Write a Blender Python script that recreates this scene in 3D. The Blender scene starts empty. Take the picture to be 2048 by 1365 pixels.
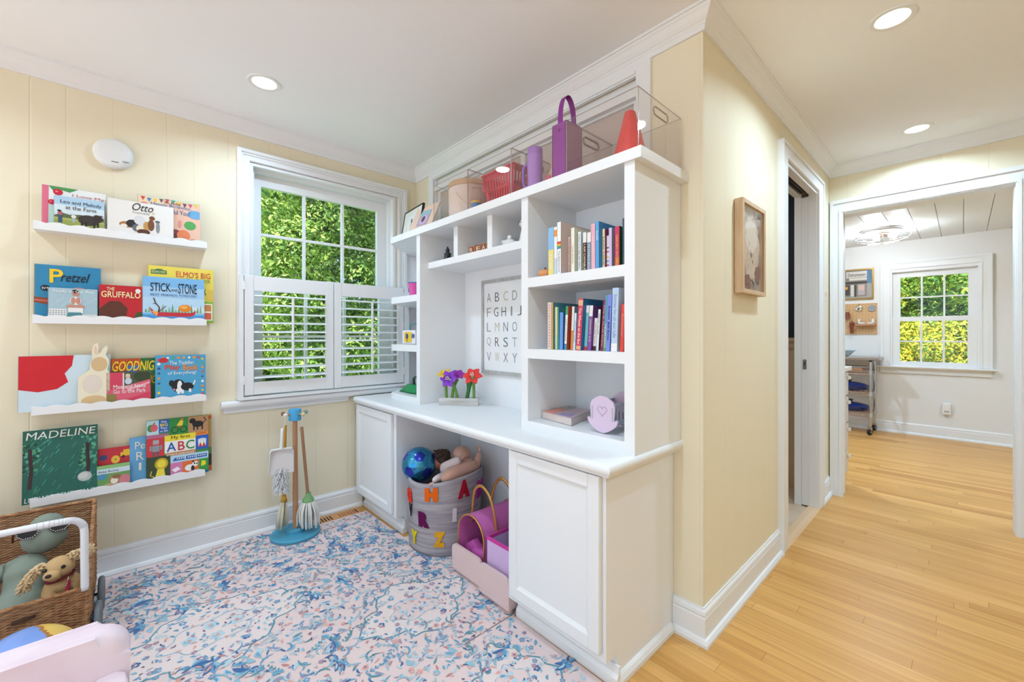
import bpy, bmesh, math, random
from mathutils import Vector, Matrix, Euler

S = bpy.context.scene
COL = S.collection
PI = math.pi

# ---------------------------------------------------------------- camera
CAM_YAW = math.radians(47.384)          # viewing direction measured from +X towards +Y
cam_data = bpy.data.cameras.new('camera')
cam_data.sensor_width = 36.0
cam_data.lens = 829.3 / 2048.0 * 36.0
cam_data.shift_y = -11.85 / 2048.0
cam_data.clip_start = 0.02
camera = bpy.data.objects.new('camera', cam_data)
camera.location = (0, 0, 1.16)
camera.rotation_euler = (PI / 2, 0, CAM_YAW - PI / 2)
COL.objects.link(camera)
S.camera = camera

# ---------------------------------------------------------------- sky, sun, exposure
W = bpy.data.worlds.new('sky')
S.world = W
W.use_nodes = True
nt = W.node_tree
bg = nt.nodes['Background']
bg.inputs['Color'].default_value = (0.55, 0.76, 1.0, 1)
bg.inputs['Strength'].default_value = 1.85

sun_data = bpy.data.lights.new('sun', 'SUN')
sun_data.energy = 12.0
sun_data.angle = math.radians(1.0)
sun_data.color = (1.0, 0.975, 0.93)
sun = bpy.data.objects.new('sun', sun_data)
sun.rotation_euler = Vector((0.60, 0.06, -1.1)).to_track_quat('-Z', 'Y').to_euler()
sun.location = (-3, -3, 8)
COL.objects.link(sun)

S.cycles.transparent_max_bounces = 40
S.view_settings.view_transform = 'Standard'
S.view_settings.look = 'None'
S.view_settings.exposure = -0.2
S.view_settings.gamma = 1.0
S.view_settings.use_curve_mapping = False

# ---------------------------------------------------------------- helpers
def lin(c):
    c = c.lstrip('#')
    out = []
    for i in (0, 2, 4):
        v = int(c[i:i + 2], 16) / 255.0
        out.append(v / 12.92 if v <= 0.04045 else ((v + 0.055) / 1.055) ** 2.4)
    return out

MATS = {}
def mat(col, rough=0.55, metal=0.0, spec=0.4, emit=0.0, bump=None, var=None):
    key = (col, rough, metal, spec, emit, bump, var)
    if key in MATS: return MATS[key]
    m = bpy.data.materials.new('surface ' + col)
    m.use_nodes = True
    n = m.node_tree.nodes; l = m.node_tree.links
    b = n['Principled BSDF']
    rgb = lin(col)
    b.inputs['Base Color'].default_value = (*rgb, 1)
    b.inputs['Roughness'].default_value = rough
    b.inputs['Metallic'].default_value = metal
    b.inputs['Specular IOR Level'].default_value = spec
    if emit:
        b.inputs['Emission Color'].default_value = (*rgb, 1)
        b.inputs['Emission Strength'].default_value = emit
    if var or bump:
        tc = n.new('ShaderNodeTexCoord'); mp = n.new('ShaderNodeMapping')
        l.new(tc.outputs['Object'], mp.inputs['Vector'])
        nz = n.new('ShaderNodeTexNoise'); nz.inputs['Detail'].default_value = 4
        l.new(mp.outputs[0], nz.inputs['Vector'])
    if var:                              # var = (scale xyz, second colour)
        mp.inputs['Scale'].default_value = var[0]
        nz.inputs['Scale'].default_value = 1.0
        rp = n.new('ShaderNodeValToRGB')
        rp.color_ramp.elements[0].position = 0.36; rp.color_ramp.elements[1].position = 0.64
        rp.color_ramp.elements[0].color = (*lin(var[1]), 1); rp.color_ramp.elements[1].color = (*rgb, 1)
        l.new(nz.outputs['Fac'], rp.inputs['Fac']); l.new(rp.outputs[0], b.inputs['Base Color'])
    if bump:                             # bump = (scale, distance)
        if not var: nz.inputs['Scale'].default_value = bump[0]
        bp = n.new('ShaderNodeBump'); bp.inputs['Distance'].default_value = bump[1]; bp.inputs['Strength'].default_value = 0.7
        l.new(nz.outputs['Fac'], bp.inputs['Height']); l.new(bp.outputs[0], b.inputs['Normal'])
    MATS[key] = m
    return m

def glassy(name, tint, refl=1.0, rough=0.0):
    """clear sheet: transparent body with a Fresnel reflection"""
    m = bpy.data.materials.new(name); m.use_nodes = True
    n = m.node_tree.nodes; l = m.node_tree.links
    n.remove(n['Principled BSDF'])
    out = n['Material Output']
    tr = n.new('ShaderNodeBsdfTransparent'); tr.inputs['Color'].default_value = (*tint, 1)
    gl = n.new('ShaderNodeBsdfGlossy'); gl.inputs['Roughness'].default_value = rough
    fr = n.new('ShaderNodeLayerWeight'); fr.inputs['Blend'].default_value = 0.5
    pw = n.new('ShaderNodeMath'); pw.operation = 'POWER'; pw.inputs[1].default_value = 4.5
    mu = n.new('ShaderNodeMath'); mu.operation = 'MULTIPLY_ADD'; mu.inputs[1].default_value = 0.6 * refl; mu.inputs[2].default_value = 0.035 * refl
    mx = n.new('ShaderNodeMixShader')
    l.new(fr.outputs['Facing'], pw.inputs[0]); l.new(pw.outputs[0], mu.inputs[0]); l.new(mu.outputs[0], mx.inputs[0])
    l.new(tr.outputs[0], mx.inputs[1]); l.new(gl.outputs[0], mx.inputs[2]); l.new(mx.outputs[0], out.inputs['Surface'])
    return m

def tag(o, label=None, cat=None, group=None, kind=None):
    if label: o['label'] = label
    if cat: o['category'] = cat
    if group: o['group'] = group
    if kind: o['kind'] = kind
    return o

WM = {}                                   # world matrices of the roots
def root(name, label=None, cat=None, loc=(0, 0, 0), rot=(0, 0, 0), group=None, kind=None):
    o = bpy.data.objects.new(name, None)
    o.empty_display_size = 0.05
    o.location = loc; o.rotation_euler = rot
    COL.objects.link(o)
    WM[o] = Matrix.Translation(Vector(loc)) @ Euler(rot).to_matrix().to_4x4()
    return tag(o, label, cat, group, kind)

class MB:
    def __init__(s): s.bm = bmesh.new(); s.mi = 0; s.M = None
    def v(s, co):
        co = Vector(co)
        return s.bm.verts.new(s.M @ co if s.M is not None else co)
    def f(s, vs):
        try:
            fc = s.bm.faces.new(vs)
            fc.material_index = s.mi
            return fc
        except ValueError: return None
    def poly(s, pts): return s.f([s.v(p) for p in pts])
    def box(s, x0, x1, y0, y1, z0, z1, bev=0, seg=2):
        x0, x1 = sorted((x0, x1)); y0, y1 = sorted((y0, y1)); z0, z1 = sorted((z0, z1))
        c = [s.v((x, y, z)) for z in (z0, z1) for y in (y0, y1) for x in (x0, x1)]
        fs = [s.f([c[i] for i in q]) for q in ((0, 2, 3, 1), (4, 5, 7, 6), (0, 1, 5, 4), (2, 6, 7, 3), (0, 4, 6, 2), (1, 3, 7, 5))]
        if bev:
            es = {e for q in fs for e in q.edges}
            r = bmesh.ops.bevel(s.bm, geom=list(es), offset=bev, segments=seg, affect='EDGES', profile=0.5)
            for q in r['faces']: q.material_index = s.mi
        return s
    def prism(s, pts, ax, a, b, bev=0):
        def P(p, t):
            return {'x': (t, p[0], p[1]), 'y': (p[0], t, p[1]), 'z': (p[0], p[1], t)}[ax]
        A = [s.v(P(p, a)) for p in pts]; B = [s.v(P(p, b)) for p in pts]
        n = len(pts)
        fs = [s.f(A[::-1]), s.f(B)]
        for i in range(n): fs.append(s.f([A[i], A[(i + 1) % n], B[(i + 1) % n], B[i]]))
        fs = [q for q in fs if q]
        if bev:
            es = set(fs[0].edges) | set(fs[1].edges)
            bmesh.ops.bevel(s.bm, geom=list(es), offset=bev, segments=2, affect='EDGES', profile=0.5)
        return s
    def lathe(s, prof, c=(0, 0, 0), n=24, ax=None, sx=1, sy=1):
        """prof: (radius, height) pairs along ax (default up)"""
        c = Vector(c)
        R = Matrix.Identity(3) if ax is None else Vector(ax).to_track_quat('Z', 'Y').to_matrix()
        rings = []
        for r, h in prof:
            if r < 1e-6: rings.append([s.v(c + R @ Vector((0, 0, h)))])
            else: rings.append([s.v(c + R @ Vector((r * sx * math.cos(2 * PI * i / n), r * sy * math.sin(2 * PI * i / n), h))) for i in range(n)])
        for a, b in zip(rings, rings[1:]):
            if len(a) == 1 and len(b) == 1: continue
            for i in range(n):
                j = (i + 1) % n
                if len(a) == 1: s.f([a[0], b[j], b[i]])
                elif len(b) == 1: s.f([a[i], a[j], b[0]])
                else: s.f([a[i], a[j], b[j], b[i]])
        if len(rings[0]) > 1: s.f(rings[0][::-1])
        if len(rings[-1]) > 1: s.f(rings[-1])
        return s
    def cyl(s, p0, p1, r0, r1=None, n=16):
        p0, p1 = Vector(p0), Vector(p1)
        return s.lathe([(r0, 0), (r0 if r1 is None else r1, (p1 - p0).length)], p0, n, p1 - p0)
    def ell(s, c, r, n=20, m=12, R=None):
        c = Vector(c); R = R or Matrix.Identity(3)
        if isinstance(r, (int, float)): r = (r, r, r)
        rows = []
        for j in range(m + 1):
            a = PI * j / m
            if j in (0, m): rows.append([s.v(c + R @ Vector((0, 0, r[2] * math.cos(a))))])
            else: rows.append([s.v(c + R @ Vector((r[0] * math.sin(a) * math.cos(2 * PI * i / n), r[1] * math.sin(a) * math.sin(2 * PI * i / n), r[2] * math.cos(a)))) for i in range(n)])
        for a, b in zip(rows, rows[1:]):
            for i in range(n):
                j = (i + 1) % n
                if len(a) == 1: s.f([a[0], b[i], b[j]])
                elif len(b) == 1: s.f([a[i], b[0], a[j]])
                else: s.f([a[i], b[i], b[j], a[j]])
        return s
    def tube(s, pts, r, n=10, closed=False, flat=None):
        """round (or flattened) rod along a path; r a number or a list; flat=(k, normal) squashes it"""
        P = [Vector(p) for p in pts]; N = len(P)
        rs = r if isinstance(r, (list, tuple)) else [r] * N
        rings = []; up = None
        for i in range(N):
            if closed: t = P[(i + 1) % N] - P[i - 1]
            else: t = P[min(i + 1, N - 1)] - P[max(i - 1, 0)]
            t.normalize()
            if up is None:
                up = Vector((0, 0, 1)) if abs(t.z) < 0.9 else Vector((1, 0, 0))
            if flat: up = Vector(flat[1])
            a = t.cross(up)
            if a.length < 1e-6: a = t.orthogonal()
            a.normalize(); b = a.cross(t).normalized()
            if not flat: up = b
            k = flat[0] if flat else 1
            rings.append([s.v(P[i] + (a * math.cos(2 * PI * q / n) + b * k * math.sin(2 * PI * q / n)) * rs[i]) for q in range(n)])
        for i in range(N if closed else N - 1):
            A = rings[i]; B = rings[(i + 1) % N]
            for q in range(n): s.f([A[q], A[(q + 1) % n], B[(q + 1) % n], B[q]])
        if not closed: s.f(rings[0][::-1]); s.f(rings[-1])
        return s
    def build(s, name, mats, parent=None, smooth=False, local=False, auto=None):
        bmesh.ops.recalc_face_normals(s.bm, faces=s.bm.faces[:])
        me = bpy.data.meshes.new(name)
        o = bpy.data.objects.new(name, me)
        if parent is not None:
            if not local: s.bm.transform(WM[parent].inverted())
            o.parent = parent
            WM[o] = WM[parent]
        else:
            xs = [v.co for v in s.bm.verts]
            if xs:
                lo = [min(c[i] for c in xs) for i in range(3)]; hi = [max(c[i] for c in xs) for i in range(3)]
                org = Vector(((lo[0] + hi[0]) / 2, (lo[1] + hi[1]) / 2, lo[2]))
                s.bm.transform(Matrix.Translation(-org)); o.location = org
                WM[o] = Matrix.Translation(org)
        s.bm.to_mesh(me); s.bm.free()
        for m in (mats if isinstance(mats, (list, tuple)) else [mats]): me.materials.append(m)
        if smooth:
            me.polygons.foreach_set('use_smooth', [True] * len(me.polygons))
            if auto:
                me.set_sharp_from_angle(angle=math.radians(auto))
        COL.objects.link(o)
        return o

def copy_tree(o, parent=None):
    c = o.copy(); COL.objects.link(c)
    if parent is not None: c.parent = parent
    WM[c] = WM.get(o, Matrix.Identity(4))
    for ch in o.children: copy_tree(ch, c)
    return c

# lettering: normalised to a unit box, cached
TXT = {}
def text_geo(st, bold=0.0, shear=0.0):
    key = (st, bold, shear)
    if key in TXT: return TXT[key]
    cu = bpy.data.curves.new('lettering', 'FONT')
    cu.body = st; cu.offset = bold; cu.shear = shear; cu.resolution_u = 3; cu.align_x = 'CENTER'
    ob = bpy.data.objects.new('lettering', cu); COL.objects.link(ob)
    dg = bpy.context.evaluated_depsgraph_get(); dg.update()
    me = ob.evaluated_get(dg).to_mesh()
    vs = [tuple(v.co) for v in me.vertices]; fs = [tuple(p.vertices) for p in me.polygons]
    ob.evaluated_get(dg).to_mesh_clear()
    bpy.data.objects.remove(ob); bpy.data.curves.remove(cu)
    xs = [v[0] for v in vs]; ys = [v[1] for v in vs]
    x0, x1, y0, y1 = min(xs), max(xs), min(ys), max(ys)
    TXT[key] = ([((x - x0) / (x1 - x0), (y - y0) / (y1 - y0)) for x, y, _ in vs], fs)
    return TXT[key]

def put_text(mb, st, fn, bold=0.0, shear=0.0):
    vs, fs = text_geo(st, bold, shear)
    V = [mb.v(fn(a, b)) for a, b in vs]
    for q in fs: mb.f([V[i] for i in q])

def arc(c, r, a0, a1, n, z=None):
    return [(c[0] + r * math.cos(math.radians(a0 + (a1 - a0) * i / n)), c[1] + r * math.sin(math.radians(a0 + (a1 - a0) * i / n))) for i in range(n + 1)]

def rrect(x0, x1, y0, y1, r, n=5):
    return (arc((x1 - r, y0 + r), r, -90, 0, n) + arc((x1 - r, y1 - r), r, 0, 90, n) + arc((x0 + r, y1 - r), r, 90, 180, n) + arc((x0 + r, y0 + r), r, 180, 270, n))

def spline(pts, k=8):
    P = [Vector(p) for p in pts]; P = [2 * P[0] - P[1]] + P + [2 * P[-1] - P[-2]]
    out = []
    for i in range(1, len(P) - 2):
        for j in range(k):
            t = j / k
            a, b, c, d = P[i - 1:i + 3]
            out.append(0.5 * ((2 * b) + (c - a) * t + (2 * a - 5 * b + 4 * c - d) * t * t + (3 * b - a - 3 * c + d) * t ** 3))
    out.append(P[-2])
    return out

# ---------------------------------------------------------------- shared materials
WHITE = mat('#f1f2f2', 0.42)
TRIM = mat('#f0f1f2', 0.4)
LEDGE = mat('#f2f2f2', 0.45)
CEIL = mat('#fafbfd', 0.8, spec=0.1)
DARK = mat('#2a2a2c', 0.5)
PAPER = mat('#f0eee8', 0.7)

def wall_paint(name, col):
    m = bpy.data.materials.new(name); m.use_nodes = True
    n = m.node_tree.nodes; l = m.node_tree.links
    b = n['Principled BSDF']; b.inputs['Base Color'].default_value = (*lin(col), 1)
    b.inputs['Roughness'].default_value = 0.55; b.inputs['Specular IOR Level'].default_value = 0.25
    geo = n.new('ShaderNodeNewGeometry'); sp = n.new('ShaderNodeSeparateXYZ'); l.new(geo.outputs['Position'], sp.inputs[0])
    def M(op, a, bb=None):
        q = n.new('ShaderNodeMath'); q.operation = op
        for i, x in enumerate((a, bb)):
            if x is None: continue
            if isinstance(x, (int, float)): q.inputs[i].default_value = x
            else: l.new(x, q.inputs[i])
        return q.outputs[0]
    s = M('ADD', sp.outputs[0], sp.outputs[1])
    t = M('FRACT', M('DIVIDE', M('SUBTRACT', s, 2.459 - 0.466 * 20), 0.466))
    g = None
    for p in (0.002, 0.238, 0.572, 0.9995):
        d = M('DIVIDE', M('ABSOLUTE', M('SUBTRACT', t, p)), 0.007)
        d = M('MINIMUM', d, 1.0)
        g = d if g is None else M('MINIMUM', g, d)
    bp = n.new('ShaderNodeBump'); bp.inputs['Distance'].default_value = 0.0018; bp.inputs['Strength'].default_value = 0.55
    l.new(g, bp.inputs['Height']); l.new(bp.outputs[0], b.inputs['Normal'])
    return m

YELLOW = wall_paint('pale yellow panelling', '#f1e7cc')
FARWALL = mat('#ecebe9', 0.6, spec=0.2)

def wood_floor():
    m = bpy.data.materials.new('oak strip floor'); m.use_nodes = True
    n = m.node_tree.nodes; l = m.node_tree.links
    b = n['Principled BSDF']; b.inputs['Roughness'].default_value = 0.34; b.inputs['Specular IOR Level'].default_value = 0.25
    geo = n.new('ShaderNodeNewGeometry')
    sp = n.new('ShaderNodeSeparateXYZ'); l.new(geo.outputs['Position'], sp.inputs[0])
    def M(op, *a):
        q = n.new('ShaderNodeMath'); q.operation = op
        for i, x in enumerate(a):
            if isinstance(x, (int, float)): q.inputs[i].default_value = x
            else: l.new(x, q.inputs[i])
        return q.outputs[0]
    def rnd(*a):
        w = n.new('ShaderNodeTexWhiteNoise'); w.noise_dimensions = '%dD' % (len(a) + 1) if len(a) > 1 else '1D'
        if len(a) == 1: l.new(a[0], w.inputs['W'])
        else:
            c = n.new('ShaderNodeCombineXYZ'); l.new(a[0], c.inputs[0]); l.new(a[1], c.inputs[1]); l.new(c.outputs[0], w.inputs['Vector'])
        return w.outputs['Value']
    rx = M('DIVIDE', M('ADD', sp.outputs[0], 50.0), 0.0572); row = M('FLOOR', rx)
    r1 = rnd(row); r2 = rnd(M('ADD', row, 0.37))
    ry = M('DIVIDE', M('ADD', M('ADD', sp.outputs[1], 50.0), M('MULTIPLY', r1, 7.3)), M('ADD', 0.75, M('MULTIPLY', r2, 0.9))); pl = M('FLOOR', ry)
    tone = rnd(row, pl)
    cr = n.new('ShaderNodeValToRGB'); E = cr.color_ramp.elements
    E[0].position = 0.0; E[0].color = (*lin('#c08543'), 1); E[1].position = 1.0; E[1].color = (*lin('#e3b06c'), 1)
    for ps, c in ((0.12, '#d09a55'), (0.5, '#d8a35e'), (0.8, '#dca862')):
        e = E.new(ps); e.color = (*lin(c), 1)
    l.new(tone, cr.inputs[0])
    fx = M('FRACT', rx); fy = M('FRACT', ry)
    jx = M('LESS_THAN', M('MINIMUM', fx, M('SUBTRACT', 1.0, fx)), 0.011); jy = M('LESS_THAN', M('MINIMUM', fy, M('SUBTRACT', 1.0, fy)), 0.0009)
    br = n.new('ShaderNodeMix'); br.data_type = 'RGBA'; l.new(M('MULTIPLY', M('MAXIMUM', jx, jy), 0.55), br.inputs[0]); l.new(cr.outputs[0], br.inputs[6]); br.inputs[7].default_value = (*lin('#8a5a28'), 1)
    mp2 = n.new('ShaderNodeMapping'); mp2.inputs['Scale'].default_value = (55, 2.2, 1)
    l.new(geo.outputs['Position'], mp2.inputs['Vector'])
    nz = n.new('ShaderNodeTexNoise'); nz.inputs['Scale'].default_value = 1.0; nz.inputs['Detail'].default_value = 5; nz.inputs['Distortion'].default_value = 0.6
    l.new(mp2.outputs[0], nz.inputs['Vector'])
    rp = n.new('ShaderNodeValToRGB')
    rp.color_ramp.elements[0].position = 0.3; rp.color_ramp.elements[0].color = (0.80, 0.74, 0.66, 1)
    rp.color_ramp.elements[1].position = 0.62; rp.color_ramp.elements[1].color = (1.06, 1.04, 1.02, 1)
    l.new(nz.outputs['Fac'], rp.inputs['Fac'])
    mx = n.new('ShaderNodeMix'); mx.data_type = 'RGBA'; mx.blend_type = 'MULTIPLY'; mx.inputs[0].default_value = 0.75
    l.new(br.outputs[2], mx.inputs[6]); l.new(rp.outputs[0], mx.inputs[7]); l.new(mx.outputs[2], b.inputs['Base Color'])
    return m
WOOD = wood_floor()

# ---------------------------------------------------------------- room shell
V1, U2, V3, U4, ZC = 2.786, 1.585, 0.661, 3.765, 2.385
UF, ZF = 6.70, 2.267                       # far room: window wall and ceiling

def struct(name, mb, m, parent=None, **k):
    o = mb.build(name, m, parent, **k)
    if parent is None: o['kind'] = 'structure'
    return o

m = MB().box(-3.4, 7.0, -4.2, 2.93, -0.12, 0.0); struct('floor', m, WOOD)
m = MB().box(-3.4, 3.885, -4.2, 2.93, ZC, ZC + 0.2); struct('ceiling', m, CEIL)

m = MB()                                   # window wall with its opening
m.box(-3.4, 0.50, V1, V1 + 0.14, 0, ZC); m.box(1.41, 1.70, V1, V1 + 0.14, 0, ZC)
m.box(0.50, 1.41, V1, V1 + 0.14, 0, 0.79); m.box(0.50, 1.41, V1, V1 + 0.14, 2.155, ZC)
struct('wall_left', m, YELLOW)
m = MB()                                   # bookcase wall, with the recess of the interior window
m.box(U2, U2 + 0.11, V3, 0.93, 0, ZC); m.box(U2, U2 + 0.11, 2.53, V1, 0, ZC)
m.box(U2, U2 + 0.11, 0.93, 2.53, 0, 1.80); m.box(U2, U2 + 0.11, 0.93, 2.53, 2.265, ZC); m.box(U2 + 0.07, U2 + 0.11, 0.93, 2.53, 1.80, 2.265)
struct('wall_back', m, YELLOW)
m = MB()                                   # hall wall with the pocket door opening
m.box(U2 + 0.11, 2.628, V3, V3 + 0.12, 0, ZC); m.box(2.628, 3.36, V3, V3 + 0.12, 2.118, ZC)
m.box(3.36, 3.885, V3, V3 + 0.035, 0, ZC); m.box(3.36, 3.885, V3 + 0.085, V3 + 0.12, 0, ZC)
struct('wall_right', m, YELLOW)
m = MB().box(-3.4, U4, -2.42, -2.30, 0, ZC); struct('wall_near_light_block', m, YELLOW)  # unseen wall put in behind the camera to cut light from that side
m = MB()                                   # end wall with the doorway to the kitchen
m.box(U4, U4 + 0.12, 0.592, V3, 0, ZC); m.box(U4, U4 + 0.12, -0.207, 0.592, 2.035, ZC); m.box(U4, U4 + 0.12, -4.2, -0.207, 0, ZC)
struct('wall_far', m, [YELLOW])
# kitchen beyond
m = MB()
m.box(UF, UF + 0.14, 0.575, 2.4, 0, ZF); m.box(UF, UF + 0.14, -3, -0.115, 0, ZF)
m.box(UF, UF + 0.14, -0.115, 0.575, 0, 0.80); m.box(UF, UF + 0.14, -0.115, 0.575, 1.92, ZF)
struct('wall_kitchen_window', m, FARWALL)
m = MB().box(3.885, UF, 2.3, 2.4, 0, ZF); struct('wall_kitchen_left', m, FARWALL)  # unseen side wall, added to keep the sun out
m = MB().box(3.885, UF, -3, -2.9, 0, ZF); struct('wall_kitchen_right', m, FARWALL)  # opposite side wall, likewise unseen and added against the sun
# planked kitchen ceiling: boards with open joints
m = MB(); e = [-3.0] + [-0.172 - 0.166 * k for k in range(16, 0, -1)] + [-0.172 + 0.166 * k for k in range(0, 15)] + [2.4]
for a, b in zip(e, e[1:]): m.box(U4 + 0.12, UF + 0.14, a + 0.0025, b - 0.0025, ZF, ZF + 0.03)
m.box(U4 + 0.12, UF + 0.14, -3.0, 2.4, ZF + 0.012, ZF + 0.2)
struct('ceiling_kitchen', m, mat('#eef0f2', 0.5))
# washroom behind the pocket door
NAVY = mat('#27323d', 0.5)
m = MB().box(3.676, 3.75, 0.781, 2.3, 1.14, ZC); struct('wall_washroom_upper', m, NAVY)
m = MB().box(3.672, 3.75, 0.781, 2.3, 0, 1.06); m.box(3.652, 3.75, 0.781, 2.3, 1.115, 1.14); m.box(3.664, 3.75, 0.781, 2.3, 1.06, 1.115)
struct('wall_washroom_panelling', m, mat('#d9bb98', 0.5))
m = MB().box(1.70, 3.70, 2.3, 2.4, 0, ZC); struct('wall_washroom_back', m, NAVY)
m = MB().box(1.75, 3.672, 0.672, 2.3, 0, 0.004); struct('floor_washroom_tile', m, mat('#dcc5ac', 0.35, var=((9, 9, 9), '#cdb294')))
m = MB().prism([(0.640, 0.0), (0.650, 0.012), (0.668, 0.016), (0.700, 0.016), (0.70, 0.0)], 'x', 2.63, 3.352)
struct('trim_threshold', m, mat('#e0bd97', 0.45))

# crown moulding: one run per wall, mitred in the corners
CP = [(0.0, 2.303), (0.010, 2.303), (0.011, 2.322), (0.015, 2.326), (0.017, 2.332), (0.022, 2.336), (0.030, 2.346), (0.040, 2.362), (0.046, 2.368), (0.048, 2.374), (0.055, 2.376), (0.055, ZC), (0.0, ZC)]
def crown(name, f0, f1):
    m = MB(); A = [m.v((*f0(d), z)) for d, z in CP]; B = [m.v((*f1(d), z)) for d, z in CP]
    n = len(CP)
    for i in range(n): m.f([A[i], A[(i + 1) % n], B[(i + 1) % n], B[i]])
    m.f(A[::-1]); m.f(B)
    struct(name, m, TRIM)
crown('trim_1', lambda d: (-3.4, V1 - d), lambda d: (U2 - d, V1 - d))
crown('trim_2', lambda d: (U2 - d, V1 - d), lambda d: (U2 - d, V3 - d))
crown('trim_3', lambda d: (U2 - d, V3 - d), lambda d: (U4 - d, V3 - d))
crown('trim_4', lambda d: (U4 - d, V3 - d), lambda d: (U4 - d, -4.2))

# baseboards
BP = [(0.0, 0.0), (0.026, 0.0), (0.026, 0.012), (0.020, 0.024), (0.013, 0.028), (0.013, 0.098), (0.010, 0.104), (0.013, 0.110), (0.011, 0.122), (0.005, 0.130), (0.005, 0.135), (0.0, 0.135)]
def base(name, f0, f1, prof=BP):
    m = MB(); A = [m.v((*f0(d), z)) for d, z in prof]; B = [m.v((*f1(d), z)) for d, z in prof]
    n = len(prof)
    for i in range(n): m.f([A[i], A[(i + 1) % n], B[(i + 1) % n], B[i]])
    m.f(A[::-1]); m.f(B)
    struct(name, m, TRIM)
base('baseboard_left', lambda d: (-3.4, V1 - d), lambda d: (1.165, V1 - d))
base('baseboard_back', lambda d: (U2 - d, 0.775), lambda d: (U2 - d, V3 - d))
base('baseboard_right', lambda d: (U2 - d, V3 - d), lambda d: (2.520, V3 - d))
base('baseboard_right_end', lambda d: (3.475, V3 - d), lambda d: (3.742, V3 - d))
base('baseboard_kitchen', lambda d: (UF - d, 2.3), lambda d: (UF - d, -2.9))

# door and doorway trim
m = MB()
m.prism([(2.520, 0), (2.628, 0), (2.628, 2.125), (3.352, 2.118), (3.352, 0), (3.470, 0), (3.470, 2.195), (2.520, 2.195)], 'y', V3 - 0.02, V3)
m.prism([(2.520, 0), (2.535, 0), (2.535, 2.18), (3.455, 2.18), (3.455, 0), (3.470, 0), (3.470, 2.195), (2.520, 2.195)], 'y', V3 - 0.028, V3 - 0.02)
struct('trim_5', m, TRIM)
m = MB()                                   # jambs and head of the pocket door opening
m.box(2.628, 2.640, V3 - 0.005, V3 + 0.12, 0, 2.118)
m.box(3.348, 3.360, V3 - 0.005, V3 + 0.0395, 0, 2.118); m.box(3.348, 3.360, V3 + 0.0805, V3 + 0.12, 0, 2.118)
m.box(2.640, 3.348, V3 - 0.005, V3 + 0.035, 2.100, 2.118); m.box(2.640, 3.348, V3 + 0.085, V3 + 0.12, 2.100, 2.118)
struct('trim_6', m, TRIM)
d1 = root('door_1', loc=(3.35, V3 + 0.06, 0), kind='structure')
m = MB().box(3.347, 3.84, V3 + 0.040, V3 + 0.080, 0.012, 2.09, 0.002); m.build('door_leaf', mat('#eeeeef', 0.4), d1)
m = MB().box(3.3445, 3.348, V3 + 0.050, V3 + 0.071, 0.93, 0.995); m.build('latch_plate', mat('#9b9a98', 0.35, 0.8), d1)
m = MB().box(3.3435, 3.3446, V3 + 0.0575, V3 + 0.0635, 0.955, 0.98); m.build('latch_slot', DARK, d1)
m = MB(); m.box(2.66, 3.30, V3 + 0.045, V3 + 0.052, 2.104, 2.112); m.box(2.66, 3.30, V3 + 0.068, V3 + 0.075, 2.104, 2.112); m.box(2.64, 3.33, V3 + 0.036, V3 + 0.084, 2.112, 2.15)  # rails, plus a dark filler box standing in for shade in the slot
m.build('track_and_slot_shade', mat('#3a2e2e', 0.5, 0.3), d1)

m = MB()                                   # doorway casing to the kitchen, both jambs and head
y0, y1, zt = -0.207, 0.580, 2.035
m.prism([(y0 - 0.085, 0), (y0, 0), (y0, zt), (y1, zt), (y1, 0), (0.653, 0), (0.653, zt + 0.095), (y0 - 0.085, zt + 0.095)], 'x', U4 - 0.018, U4)
m.prism([(y0 - 0.085, 0), (y0 - 0.065, 0), (y0 - 0.065, zt + 0.07), (0.633, zt + 0.07), (0.633, 0), (0.653, 0), (0.653, zt + 0.095), (y0 - 0.085, zt + 0.095)], 'x', U4 - 0.028, U4 - 0.018)
m.prism([(y0 - 0.022, 0), (y0 - 0.006, 0), (y0 - 0.006, zt + 0.006), (y1 + 0.006, zt + 0.006), (y1 + 0.006, 0), (y1 + 0.022, 0), (y1 + 0.022, zt + 0.022), (y0 - 0.022, zt + 0.022)], 'x', U4 - 0.023, U4 - 0.018)
m.box(U4, U4 + 0.122, y1 + 0.008, y1 + 0.012, 0, zt - 0.010); m.box(U4, U4 + 0.122, y0, y0 + 0.004, 0, zt - 0.010); m.box(U4, U4 + 0.122, y0, y1 + 0.012, zt - 0.010, zt)
struct('trim_7', m, TRIM)

# ---------------------------------------------------------------- window 1 (by the bookcase)
GLASS = glassy('window glass', (0.98, 0.99, 0.99), 0.6)
w1 = root('window_1', loc=(0.96, V1, 0.79), kind='structure')
m = MB()
def casing(m, x0, x1, z0, z1, w, y):
    m.prism([(x0, z0), (x0 + w, z0), (x0 + w, z1 - w), (x1 - w, z1 - w), (x1 - w, z0), (x1, z0), (x1, z1), (x0, z1)], 'y', y - 0.016, y)
    for a, b, t in ((0.0, 0.018, 0.030), (0.018, 0.030, 0.022), (w - 0.014, w - 0.003, 0.021)):
        m.prism([(x0 + a, z0), (x0 + b, z0), (x0 + b, z1 - b), (x1 - b, z1 - b), (x1 - b, z0), (x1 - a, z0), (x1 - a, z1 - a), (x0 + a, z1 - a)], 'y', y - t, y - 0.016)
casing(m, 0.442, 1.492, 0.794, 2.221, 0.062, V1)
m.build('window_casing', TRIM, w1)
m = MB()
m.prism([(0.503, 0.79), (0.522, 0.79), (0.522, 2.140), (1.392, 2.140), (1.392, 0.79), (1.410, 0.79), (1.410, 2.155), (0.503, 2.155)], 'y', V1 - 0.008, V1 + 0.14)
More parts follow.
